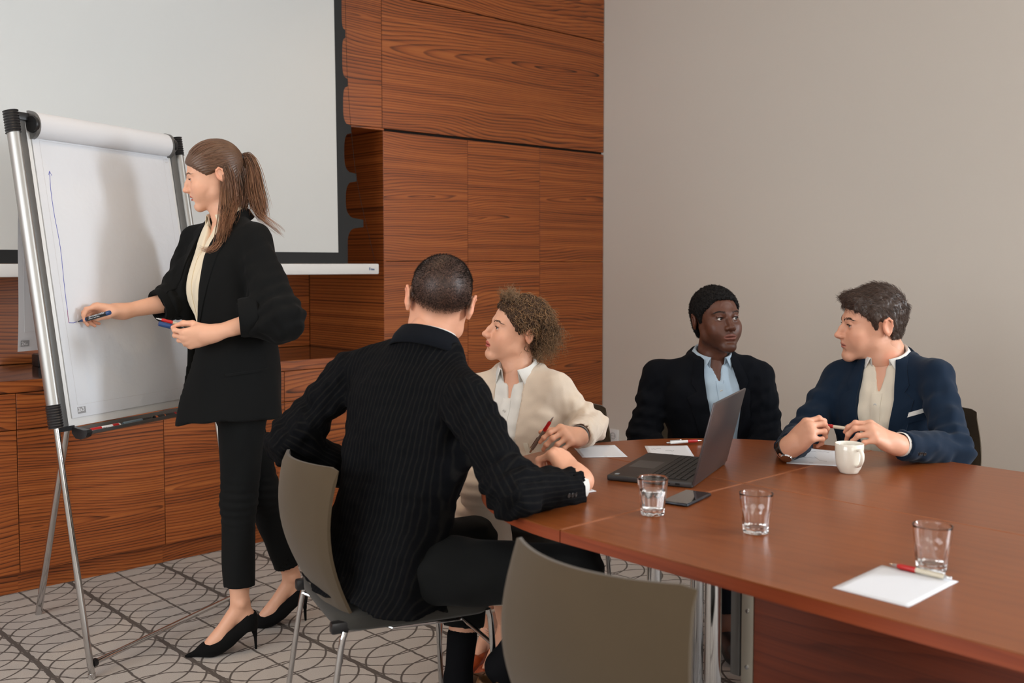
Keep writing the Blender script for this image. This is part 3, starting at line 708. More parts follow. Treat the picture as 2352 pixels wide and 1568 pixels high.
# ================================================================ things on the table
def sheet(name, pts, label, curl=0.0, marks=None, th=0.0006, stack=1, n=12):
    """paper sheet from four corners on the table (near-left, near-right, far-right, far-left)"""
    p = [np.array((*q, 0.0)) for q in pts]; z0 = TZ + 0.0006 + 0
    t = thing(name, label, 'paper', (*np.mean(np.array(pts), 0), z0))
    vv = []
    for i in range(n):
        for j in range(n):
            u, v = j / (n - 1), i / (n - 1)
            q = (1 - v) * ((1 - u) * p[0] + u * p[1]) + v * ((1 - u) * p[3] + u * p[2])
            z = z0 + (max(0.0, curl(u, v)) if callable(curl) else 0)
            vv.append((q[0], q[1], z + th))
    ff = [(i * n + j, i * n + j + 1, (i + 1) * n + j + 1, (i + 1) * n + j) for i in range(n - 1) for j in range(n - 1)]
    o = mk('sheet', vv, ff, M['paper'], t, smooth=True, world=True)
    md = o.modifiers.new('thick', 'SOLIDIFY'); md.thickness = th; md.offset = -1
    if marks:
        for line in marks:
            m = MB()
            q = []
            for (u, v) in line:
                w = (1 - v) * ((1 - u) * p[0] + u * p[1]) + v * ((1 - u) * p[3] + u * p[2]); q.append((w[0], w[1], z0 + th + 0.0003 + (max(0.0, curl(u, v)) if callable(curl) else 0)))
            m.tube(q, 0.0004, 4); m.build('handwriting', M['print_grey'], t, world=True)
    return t
def scribble(u0, v0, w, h, n=9, seed=0):
    r = random.Random(seed); return [(u0 + w * i / n, v0 + h * r.uniform(-1, 1)) for i in range(n + 1)]
A5 = (0.21, 0.148)
def rect(c, ang, w=0.21, h=0.148):
    a = math.radians(ang); x = np.array((math.cos(a), math.sin(a))); y = np.array((-x[1], x[0])); c = np.array(c)
    return [c - x * w / 2 - y * h / 2, c + x * w / 2 - y * h / 2, c + x * w / 2 + y * h / 2, c - x * w / 2 + y * h / 2]
sheet('paper_sheet', [(1.668, 0.938), (1.668, 0.795), (1.872, 0.798), (1.864, 0.944)], 'blank white A5 sheet under a red and cream ball pen')
sheet('paper_sheet', [(2.619, 1.628), (2.69, 1.505), (2.895, 1.622), (2.826, 1.748)], 'creased white note sheet beside the white mug',
      curl=lambda u, v: 0.010 * max(0, v - 0.55) ** 1.2 * 2 * (1 + math.sin(6 * u)) + 0.004 * v * math.sin(9 * u + 1),
      marks=[scribble(0.1, 0.85, 0.75, 0.015, 20, 1), scribble(0.3, 0.45, 0.3, 0.02, 10, 2), [(0.55, 0.55), (0.65, 0.3), (0.8, 0.25)], scribble(0.45, 0.12, 0.08, 0.01, 4, 3)])
sheet('paper_sheet', [(2.393, 1.958), (2.488, 1.861), (2.643, 2.009), (2.537, 2.100)], 'white note sheet with faint handwriting behind the laptop', stack=2,
      marks=[scribble(0.12, 0.72, 0.22, 0.04, 9, 4), scribble(0.42, 0.55, 0.2, 0.03, 8, 5), scribble(0.35, 0.25, 0.2, 0.03, 8, 6)])
sheet('paper_sheet', [(2.244, 2.100), (2.353, 2.014), (2.477, 2.175), (2.368, 2.262)], "white note sheet half under the beige suit sleeve", stack=2,
      marks=[scribble(0.25, 0.9, 0.6, 0.008, 20, 7), scribble(0.5, 0.06, 0.06, 0.01, 4, 8)])
sheet('paper_sheet', [(1.82, 1.86), (1.885, 1.768), (1.936, 1.762), (1.965, 1.86)], "white note sheet under the pinstriped man's writing hand")
pen((2.710, 2.001, TZ + 0.0105), (2.588, 2.052, TZ + 0.0105), 'red and white ball pen lying by the note sheet behind the laptop', M['red'], M['white_plastic'])
pen((1.8645, 0.929, TZ + 0.0068), (1.863, 0.806, TZ + 0.0068), 'red and cream ball pen lying on the blank A5 sheet', M['red'], M['clear'])
# ---- tumblers
def tumbler(loc, label, water=0.0, rot=0.0):
    t = thing('glass_tumbler', label, 'glass', (*loc, TZ + 0.0004), rot, 'glass tumblers')
    Hh, RT, RB, NF = 0.088, 0.0370, 0.0275, 10; NS = NF * 8
    def rad(z, th, inner=False):
        u = z / Hh; base = RB + (RT - RB) * u
        if inner: return base - 0.0028 - 0.0022 * max(0, 1 - u / 0.62)
        fac = max(0.0, min(1.0, (0.60 - u) / 0.06)) * max(0.0, min(1, (u - 0.03) / 0.04))
        a = (th * NF / (2 * math.pi)) % 1.0 - 0.5
        apo = math.cos(math.pi / NF) / math.cos(a * 2 * math.pi / NF)
        return base * ((1 - fac) + fac * apo * 1.012)
    zo = [0.0, 0.001, 0.003, 0.006, 0.012, 0.03, 0.046, 0.050, 0.053, 0.057, 0.065, 0.075, 0.083, 0.0865, 0.0878]
    zi = [0.0865, 0.083, 0.075, 0.06, 0.05, 0.03, 0.016, 0.0125]
    m = MB(); rings = []
    for k, z in enumerate(zo): 
        e = 0.0018 if k == 0 else (0.0006 if k == 1 else 0)
        rings.append([m.bm.verts.new(((rad(z, 2 * math.pi * i / NS) - e) * math.cos(2 * math.pi * i / NS), (rad(z, 2 * math.pi * i / NS) - e) * math.sin(2 * math.pi * i / NS), z)) for i in range(NS)])
    rings.append([m.bm.verts.new(((RT - 0.0014) * math.cos(2 * math.pi * i / NS), (RT - 0.0014) * math.sin(2 * math.pi * i / NS), Hh)) for i in range(NS)])
    for k, z in enumerate(zi):
        e = 0.006 if k == len(zi) - 1 else 0
        rings.append([m.bm.verts.new(((rad(z, 0, True) - e) * math.cos(2 * math.pi * i / NS), (rad(z, 0, True) - e) * math.sin(2 * math.pi * i / NS), z)) for i in range(NS)])
    for A_, B_ in zip(rings, rings[1:]):
        for i in range(NS):
            j = (i + 1) % NS; m.bm.faces.new([A_[i], A_[j], B_[j], B_[i]])
    m.bm.faces.new(rings[0][::-1]); m.bm.faces.new(rings[-1])
    m.build('glass_body', M['glass'], t, sharp=50)
    if water > 0:
        lv = water * Hh; zs = [0.0128, 0.016, 0.03, 0.045, lv - 0.001, lv]
        m = MB(); rings = []
        for k, z in enumerate(zs):
            rr = rad(z, 0, True) - 0.0003 - (0.006 if k == 0 else 0)
            rings.append([m.bm.verts.new((rr * math.cos(2 * math.pi * i / 48), rr * math.sin(2 * math.pi * i / 48), z)) for i in range(48)])
        for A_, B_ in zip(rings, rings[1:]):
            for i in range(48):
                j = (i + 1) % 48; m.bm.faces.new([A_[i], A_[j], B_[j], B_[i]])
        m.bm.faces.new(rings[0][::-1]); m.bm.faces.new(rings[-1])
        m.build('water', M['water'], t, sharp=50)
    return t
tumbler((1.855, 1.510), 'glass tumbler with water beside the laptop and phone', 0.66, 0.1)
tumbler((1.895, 1.252), 'empty clear tumbler alone on the bare tabletop', 0.0, 0.5)
tumbler((1.908, 0.865), 'empty clear tumbler behind the A5 sheet and pen', 0.0, 0.3)
# ---- mug
def mug():
    t = thing('coffee_mug', 'white ceramic coffee mug in front of the man in the navy blazer', 'mug', (2.635, 1.437, TZ + 0.0004))
    wm = NT('white_ceramic').out(Base_Color=lin(236, 230, 216), Roughness=0.12, Coat_Weight=0.4)
    MB().lathe([(0, 0.002), (0.021, 0.002), (0.023, 0), (0.0255, 0.001), (0.0275, 0.006), (0.0325, 0.014), (0.0365, 0.026), (0.0385, 0.042), (0.0392, 0.060), (0.0395, 0.0825), (0.0385, 0.0838),
                (0.0368, 0.082), (0.0362, 0.060), (0.035, 0.04), (0.031, 0.022), (0.024, 0.011), (0, 0.009)], 56).build('cup', wm, t, sharp=60)
    d = unit(V3(-0.42, -0.90, 0))
    pts = smooth_path([d * r + V3(0, 0, z) for r, z in ((0.037, 0.070), (0.049, 0.0715), (0.058, 0.062), (0.058, 0.046), (0.051, 0.032), (0.0375, 0.024))], 22)
    m = MB(); rings = []; T_, N_, B_ = frames(pts); side = np.cross(d, V3(0, 0, 1))
    for p, tt in zip(pts, T_):
        nn = np.cross(side, tt); rings.append([m.bm.verts.new(p + 0.0062 * math.cos(a) * side + 0.0038 * math.sin(a) * nn) for a in np.linspace(0, 2 * math.pi, 14, endpoint=False)])
    for A_, B2 in zip(rings, rings[1:]):
        for i in range(14):
            j = (i + 1) % 14; m.bm.faces.new([A_[i], A_[j], B2[j], B2[i]])
    m.build('handle', wm, t, sharp=80)
    MB().lathe([(0.0, 0.05), (0.0352, 0.05)], 40).build('coffee', plain('coffee', lin(60, 36, 20), 0.1), t)
mug()
# ---- phone
def phone():
    a = math.atan2(1.547 - 1.579, 1.961 - 2.100); t = thing('smartphone', 'black smartphone lying face up by the water tumbler', 'phone', (2.032, 1.545, TZ + 0.0004), a)
    MB().box((0, 0, 0.0040), (0.146, 0.071, 0.0078), bevel=0.0035, seg=3).build('body', plain('phone_metal', (0.03, 0.035, 0.045), 0.25, 0.6), t)
    MB().box((0, 0, 0.0080), (0.141, 0.066, 0.0010), bevel=0.0004, seg=1).build('screen', plain('phone_glass', (0.004, 0.004, 0.005), 0.03, coat=1.0), t)
    m = MB(); m.box((0.02, -0.0362, 0.0042), (0.022, 0.001, 0.002)); m.box((-0.01, -0.0362, 0.0042), (0.012, 0.001, 0.002)); m.build('side_button', M['alu_dark'], t)
phone()
# ---- laptop: local x along the hinge, y towards the user, hinge at y=0
def laptop():
    ang = math.atan2(0.37, 0.93); t = thing('laptop', 'open dark grey laptop on the rounded table end, lid back to the room', 'laptop', (2.145, 1.613, TZ + 0.0006), ang)
    W, Dp, Th = 0.362, 0.238, 0.0155
    lm = NT('laptop_grey').out(Base_Color=lin(88, 80, 80), Roughness=0.34, Metallic=0.7)
    dk = plain('laptop_deck', lin(58, 55, 54), 0.45, 0.3)
    base = MB().box((W / 2, Dp / 2, Th / 2), (W, Dp, Th), bevel=0.004, seg=3).build('base', dk, t)
    MB().box((W / 2, 0.004, Th * 0.45), (W - 0.01, 0.012, Th * 0.6), bevel=0.002).build('hinge', lm, base)
    m = MB(); m.box((-0.0002, 0.04, Th * 0.5), (0.001, 0.012, 0.005)); m.box((-0.0002, 0.065, Th * 0.5), (0.001, 0.009, 0.003)); m.box((-0.0002, 0.09, Th * 0.5), (0.001, 0.012, 0.004)); m.build('port', M['void'], base)
    MB().box((W / 2, Dp - 0.055, Th + 0.0002), (0.105, 0.075, 0.0006), bevel=0.0002, seg=1).build('touchpad', plain('touchpad', lin(66, 63, 62), 0.35), base)
    kb = MB().box((W / 2, 0.075, Th + 0.0001), (W - 0.03, 0.108, 0.0006)).build('keyboard', M['void'], t)
    km = plain('key_black', (0.012, 0.012, 0.012), 0.5); proto = {}
    for r in range(6):
        n = 15 if r not in (0, 5) else (15 if r == 5 else 11); x0 = 0.0225; tot = W - 0.045
        widths = [1.0] * n
        if r == 0: widths = [1.2, 1, 1, 1, 4.6, 1, 1, 1, 1, 1, 1.2]
        sc = tot / sum(widths); x = x0
        for w in widths:
            kw = round(w * sc - 0.0028, 4); kh = 0.0142
            if kw not in proto:
                b = MB().box((0, 0, 0.0007), (kw, kh, 0.0014), bevel=0.0004, seg=1); me = bpy.data.meshes.new('key'); b.bm.to_mesh(me); b.bm.free(); me.materials.append(km); proto[kw] = me
            o = bpy.data.objects.new('key', proto[kw]); COL.objects.link(o); o.parent = kb; o.location = (x + w * sc / 2, 0.117 - r * 0.0172, Th + 0.0004); x += w * sc
    MB().box((0.022, Dp - 0.022, Th + 0.0002), (0.016, 0.011, 0.0004)).build('sticker', plain('sticker', lin(150, 165, 172), 0.4), base)
    al = math.radians(14); Lh = 0.226; up = V3(0, -math.sin(al), math.cos(al)); nn = V3(0, math.cos(al), math.sin(al))
    R = np.stack([V3(1, 0, 0), nn, up], 1); c = V3(W / 2, -0.001, Th * 0.55) + up * Lh / 2
    lid = MB().box(c, (W, 0.0065, Lh), R, 0.0028, 3).build('lid', lm, t)
    MB().box(c + nn * 0.0036, (W - 0.012, 0.0006, Lh - 0.012), R).build('display', plain('display_black', (0.004, 0.004, 0.005), 0.06), lid)
laptop()
# ================================================================ sculpting with signed distances
class SDF:
    def __init__(s, lo, hi, h):
        s.h = h; s.lo = np.array(lo, np.float64); s.n = np.ceil((np.array(hi) - s.lo) / h).astype(int) + 1
        s.ax = [(s.lo[i] + h * np.arange(s.n[i])).astype(np.float32) for i in range(3)]
        s.F = np.full(tuple(s.n), 0.5, np.float32)
    def blk(s, lo, hi, pad):
        sl = []
        for i in range(3):
            a = int(max(0, math.floor((lo[i] - pad - s.lo[i]) / s.h))); b = int(min(s.n[i], math.ceil((hi[i] + pad - s.lo[i]) / s.h) + 1))
            if b <= a: return None
            sl.append(slice(a, b))
        return tuple(sl)
    def pts(s, sl): return (s.ax[0][sl[0]][:, None, None], s.ax[1][sl[1]][None, :, None], s.ax[2][sl[2]][None, None, :])
    def add(s, prim, k=0.0):
        f, lo, hi = prim; sl = s.blk(lo, hi, k + 3 * s.h)
        if sl is None: return s
        d = f(*s.pts(sl)); a = s.F[sl]
        s.F[sl] = np.minimum(a, d) if k <= 0 else np.minimum(a, d) - np.maximum(k - np.abs(a - d), 0) ** 2 / (4 * k)
        return s
    def sub(s, prim, k=0.0):
        f, lo, hi = prim; sl = s.blk(lo, hi, k + 3 * s.h)
        if sl is None: return s
        d = -f(*s.pts(sl)); a = s.F[sl]
        s.F[sl] = np.maximum(a, d) if k <= 0 else np.maximum(a, d) + np.maximum(k - np.abs(a - d), 0) ** 2 / (4 * k)
        return s
    def inter(s, fn):
        s.F = np.maximum(s.F, fn(s.ax[0][:, None, None], s.ax[1][None, :, None], s.ax[2][None, None, :])); return s
    def disp(s, fn, band=0.03):
        d = fn(s.ax[0][:, None, None], s.ax[1][None, :, None], s.ax[2][None, None, :]); s.F = s.F + np.where(np.abs(s.F) < band, d, 0).astype(np.float32); return s
    def sample(s, P):
        q = (np.asarray(P) - s.lo) / s.h; q = np.clip(q, 0, np.array(s.n) - 1.001); i = q.astype(int); f = q - i; r = 0
        for a in (0, 1):
            for b in (0, 1):
                for c in (0, 1):
                    w = (f[:, 0] if a else 1 - f[:, 0]) * (f[:, 1] if b else 1 - f[:, 1]) * (f[:, 2] if c else 1 - f[:, 2]); r = r + w * s.F[i[:, 0] + a, i[:, 1] + b, i[:, 2] + c]
        return r
    def grad(s, P):
        e = s.h; g = np.stack([s.sample(P + np.eye(3)[i] * e) - s.sample(P - np.eye(3)[i] * e) for i in range(3)], 1)
        return g / (np.linalg.norm(g, axis=1, keepdims=True) + 1e-9)
    def mesh(s, proj=1):
        F = s.F; S = F < 0; h = s.h
        c = [S[a:S.shape[0] - 1 + a, b:S.shape[1] - 1 + b, d:S.shape[2] - 1 + d] for a in (0, 1) for b in (0, 1) for d in (0, 1)]
        cnt = sum(q.astype(np.int8) for q in c); mask = (cnt > 0) & (cnt < 8); I = np.argwhere(mask)
        idx = np.full(mask.shape, -1, np.int64); idx[mask] = np.arange(len(I))
        offs = [(a, b, d) for a in (0, 1) for b in (0, 1) for d in (0, 1)]
        val = np.stack([F[I[:, 0] + a, I[:, 1] + b, I[:, 2] + d] for a, b, d in offs], 1)
        acc = np.zeros((len(I), 3)); num = np.zeros(len(I))
        for p in range(8):
            for q in range(p + 1, 8):
                A_, B_ = np.array(offs[p]), np.array(offs[q])
                if np.abs(A_ - B_).sum() != 1: continue
                fa, fb = val[:, p], val[:, q]; m = (fa < 0) != (fb < 0); t = np.where(m, fa / np.where(m, fa - fb, 1), 0)
                acc += np.where(m[:, None], A_ + (B_ - A_) * t[:, None], 0); num += m
        V = (I + acc / num[:, None]) * h + s.lo
        faces = []
        for ax in range(3):
            a = [slice(None)] * 3; b = [slice(None)] * 3; a[ax] = slice(0, -1); b[ax] = slice(1, None)
            ch = S[tuple(a)] != S[tuple(b)]; E = np.argwhere(ch); o1, o2 = (ax + 1) % 3, (ax + 2) % 3
            ok = (E[:, o1] > 0) & (E[:, o2] > 0) & (E[:, o1] < S.shape[o1] - 1) & (E[:, o2] < S.shape[o2] - 1); E = E[ok]
            def cell(d1, d2):
                Q = E.copy(); Q[:, o1] += d1; Q[:, o2] += d2; return idx[Q[:, 0], Q[:, 1], Q[:, 2]]
            q = np.stack([cell(-1, -1), cell(0, -1), cell(0, 0), cell(-1, 0)], 1); neg = S[E[:, 0], E[:, 1], E[:, 2]]
            q[~neg] = q[~neg][:, ::-1]; faces.append(q)
        Fc = np.concatenate(faces); Fc = Fc[(Fc >= 0).all(1)]
        for _ in range(proj):
            d = s.sample(V); V = V - np.clip(d, -h, h)[:, None] * s.grad(V) * 0.8
        return V, Fc
def _bb(*ps): P = np.array(ps); return P.min(0), P.max(0)
def ell(c, r, R=None):
    c = np.asarray(c, float); r = np.asarray(r, float); m = r.max()
    def f(X, Y, Z):
        x, y, z = X - c[0], Y - c[1], Z - c[2]
        if R is not None: x, y, z = (R[0][0] * x + R[1][0] * y + R[2][0] * z), (R[0][1] * x + R[1][1] * y + R[2][1] * z), (R[0][2] * x + R[1][2] * y + R[2][2] * z)
        k0 = np.sqrt((x / r[0]) ** 2 + (y / r[1]) ** 2 + (z / r[2]) ** 2); k1 = np.sqrt((x / r[0] ** 2) ** 2 + (y / r[1] ** 2) ** 2 + (z / r[2] ** 2) ** 2)
        return (k0 * (k0 - 1) / (k1 + 1e-9)).astype(np.float32)
    return f, c - (m if R is not None else r), c + (m if R is not None else r)
def cone(a, b, ra, rb=None):
    a = np.asarray(a, float); b = np.asarray(b, float); rb = ra if rb is None else rb; ba = b - a; L = ba @ ba + 1e-12
    def f(X, Y, Z):
        x, y, z = X - a[0], Y - a[1], Z - a[2]; t = np.clip((x * ba[0] + y * ba[1] + z * ba[2]) / L, 0, 1)
        return (np.sqrt((x - t * ba[0]) ** 2 + (y - t * ba[1]) ** 2 + (z - t * ba[2]) ** 2) - (ra + (rb - ra) * t)).astype(np.float32)
    m = max(ra, rb); lo, hi = _bb(a, b); return f, lo - m, hi + m
def rbox(c, half, R=None, r=0.0):
    c = np.asarray(c, float); hf = np.asarray(half, float) - r
    def f(X, Y, Z):
        x, y, z = X - c[0], Y - c[1], Z - c[2]
        if R is not None: x, y, z = (R[0][0] * x + R[1][0] * y + R[2][0] * z), (R[0][1] * x + R[1][1] * y + R[2][1] * z), (R[0][2] * x + R[1][2] * y + R[2][2] * z)
        qx, qy, qz = np.abs(x) - hf[0], np.abs(y) - hf[1], np.abs(z) - hf[2]
        return (np.sqrt(np.maximum(qx, 0) ** 2 + np.maximum(qy, 0) ** 2 + np.maximum(qz, 0) ** 2) + np.minimum(np.maximum(np.maximum(qx, qy), qz), 0) - r).astype(np.float32)
    m = np.linalg.norm(half) if R is not None else np.asarray(half); return f, c - m, c + m
def chain(s, pts, rad, k=0.0):
    for i in range(len(pts) - 1): s.add(cone(pts[i], pts[i + 1], rad[i], rad[i + 1]), k)
def loft(keys, up, cap=0.0):
    """elliptic body: keys = [(centre, half width, half depth, right axis)], stacked along `up`"""
    up = unit(up); C_ = np.array([k[0] for k in keys], float); sv = C_ @ up; o = np.argsort(sv); keys = [keys[i] for i in o]; C_ = C_[o]; sv = sv[o]
    A_ = np.array([k[1] for k in keys]); B_ = np.array([k[2] for k in keys]); R_ = np.array([unit(k[3]) for k in keys])
    tt = np.linspace(sv[0], sv[-1], 80); par = np.interp(tt, sv, np.arange(len(sv)))
    dat = smooth_at(np.concatenate([C_, A_[:, None], B_[:, None], R_], 1), par)
    def f(X, Y, Z):
        s_ = X * up[0] + Y * up[1] + Z * up[2]; sc = np.clip(s_, sv[0], sv[-1]); g = lambda j: np.interp(sc, tt, dat[:, j]).astype(np.float32)
        x, y, z = X - g(0), Y - g(1), Z - g(2); rx, ry, rz = g(5), g(6), g(7); n = np.sqrt(rx * rx + ry * ry + rz * rz); rx, ry, rz = rx / n, ry / n, rz / n
        fx, fy, fz = up[1] * rz - up[2] * ry, up[2] * rx - up[0] * rz, up[0] * ry - up[1] * rx
        u = x * rx + y * ry + z * rz; v = x * fx + y * fy + z * fz; a, b = g(3), g(4)
        k0 = (np.abs(u / a) ** 2.3 + np.abs(v / b) ** 2.3) ** (1 / 2.3); k1 = np.sqrt((u / a ** 2) ** 2 + (v / b ** 2) ** 2)
        d = k0 * (k0 - 1) / (k1 + 1e-6); d = np.where(k0 < 0.3, -np.minimum(a, b) * 0.7, d); e = np.abs(s_ - (sv[0] + sv[-1]) / 2) - (sv[-1] - sv[0]) / 2
        return np.maximum(d, e).astype(np.float32)
    m = max(A_.max(), B_.max()); return f, C_.min(0) - m, C_.max(0) + m
def smooth_at(D, par):
    q = np.concatenate([[2 * D[0] - D[1]], D, [2 * D[-1] - D[-2]]]); i = np.clip(par.astype(int), 0, len(D) - 2); u = (par - i)[:, None]
    a, b, c, d = q[i], q[i + 1], q[i + 2], q[i + 3]
    return 0.5 * (2 * b + (c - a) * u + (2 * a - 5 * b + 4 * c - d) * u ** 2 + (3 * b - a - 3 * c + d) * u ** 3)
def wob(seed, wl, amp, stretch=(1, 1, 1), n=6):
    """smooth folds: a handful of random plane waves, squashed"""
    r = np.random.default_rng(seed); D = r.normal(size=(n, 3)); D /= np.linalg.norm(D, axis=1, keepdims=True); D = D * np.array(stretch); ph = r.uniform(0, 6.28, n); sc = r.uniform(0.7, 1.5, n)
    def f(X, Y, Z):
        t = 0
        for i in range(n): t = t + np.sin((D[i, 0] * X + D[i, 1] * Y + D[i, 2] * Z) * (2 * math.pi / wl) * sc[i] + ph[i])
        return (amp * t / math.sqrt(n)).astype(np.float32)
    return f
def merge(parts):
    V = []; Fq = []; o = 0; Cs = {}
    for v, f in parts: V.append(v); Fq.append(f + o); o += len(v)
    return np.concatenate(V), np.concatenate(Fq)
def strands(lines, rad, sides=3, taper=True):
    """many thin tubes in one go; lines: (n, m, 3); returns verts, quads, strand id"""
    L = np.asarray(lines, float); n, m, _ = L.shape
    T = np.zeros_like(L); T[:, 1:-1] = L[:, 2:] - L[:, :-2]; T[:, 0] = L[:, 1] - L[:, 0]; T[:, -1] = L[:, -1] - L[:, -2]; T /= np.linalg.norm(T, axis=2, keepdims=True) + 1e-12
    a = np.where(np.abs(T[..., 2:3]) < 0.9, np.array([0, 0, 1.0]), np.array([1.0, 0, 0])); N = np.cross(T, a); N /= np.linalg.norm(N, axis=2, keepdims=True) + 1e-12; B = np.cross(T, N)
    r = np.broadcast_to(np.asarray(rad, float).reshape(-1, 1) if np.ndim(rad) else np.full((n, 1), rad), (n, m)).copy()
    if taper: u = np.linspace(0, 1, m); r = r * (1 - 0.85 * np.clip((u - 0.6) / 0.4, 0, 1))[None]
    th = np.arange(sides) * 2 * math.pi / sides
    V = L[:, :, None, :] + r[:, :, None, None] * (np.cos(th)[None, None, :, None] * N[:, :, None, :] + np.sin(th)[None, None, :, None] * B[:, :, None, :])
    i = np.arange(n)[:, None, None] * (m * sides); j = np.arange(m - 1)[None, :, None] * sides; k = np.arange(sides)[None, None, :]; k2 = (k + 1) % sides
    Q = np.stack([i + j + k, i + j + k2, i + j + sides + k2, i + j + sides + k], -1).reshape(-1, 4)
    return V.reshape(-1, 3), Q, np.repeat(np.arange(n), m * sides)
# ---------------------------------------------------------------- skin and hair materials
def skin_mat(name, rough=0.48, sss=0.08):
    t = NT(name); a = t.n('ShaderNodeVertexColor'); a.layer_name = 'Col'; co = t.coord()
    nz = t.noise(co, 900, 2); c = t.mixc(t.math('MULTIPLY', t.noise(co, 60, 3), 0.10), a.outputs[0], (0.35, 0.12, 0.07, 1))
    t.set(t.b, 'Base Color', c); t.b.inputs['Roughness'].default_value = rough; t.b.inputs['Specular IOR Level'].default_value = 0.4
    t.b.inputs['Subsurface Weight'].default_value = sss; t.b.inputs['Subsurface Radius'].default_value = (0.012, 0.005, 0.003); t.b.inputs['Subsurface Scale'].default_value = 0.5
    t.bump(nz, 0.06, 0.001); return t.m
def hair_mat(name, rough=0.42, bump=0.0, scale=300, spec=0.5):
    t = NT(name); a = t.n('ShaderNodeVertexColor'); a.layer_name = 'Col'; t.set(t.b, 'Base Color', a.outputs[0]); t.b.inputs['Roughness'].default_value = rough; t.b.inputs['Specular IOR Level'].default_value = spec
    if bump: t.bump(t.noise(t.coord(), scale, 3, 0.6), bump, 0.004)
    return t.m
M['skin'] = skin_mat('skin'); M['skin_dark'] = skin_mat('skin_deep', 0.42, 0.04)
M['hair'] = hair_mat('hair_strands'); M['hair_matte'] = hair_mat('hair_matte', 0.75, 0.6, 220, 0.2)
M['eye'] = hair_mat('eye_surface', 0.06)
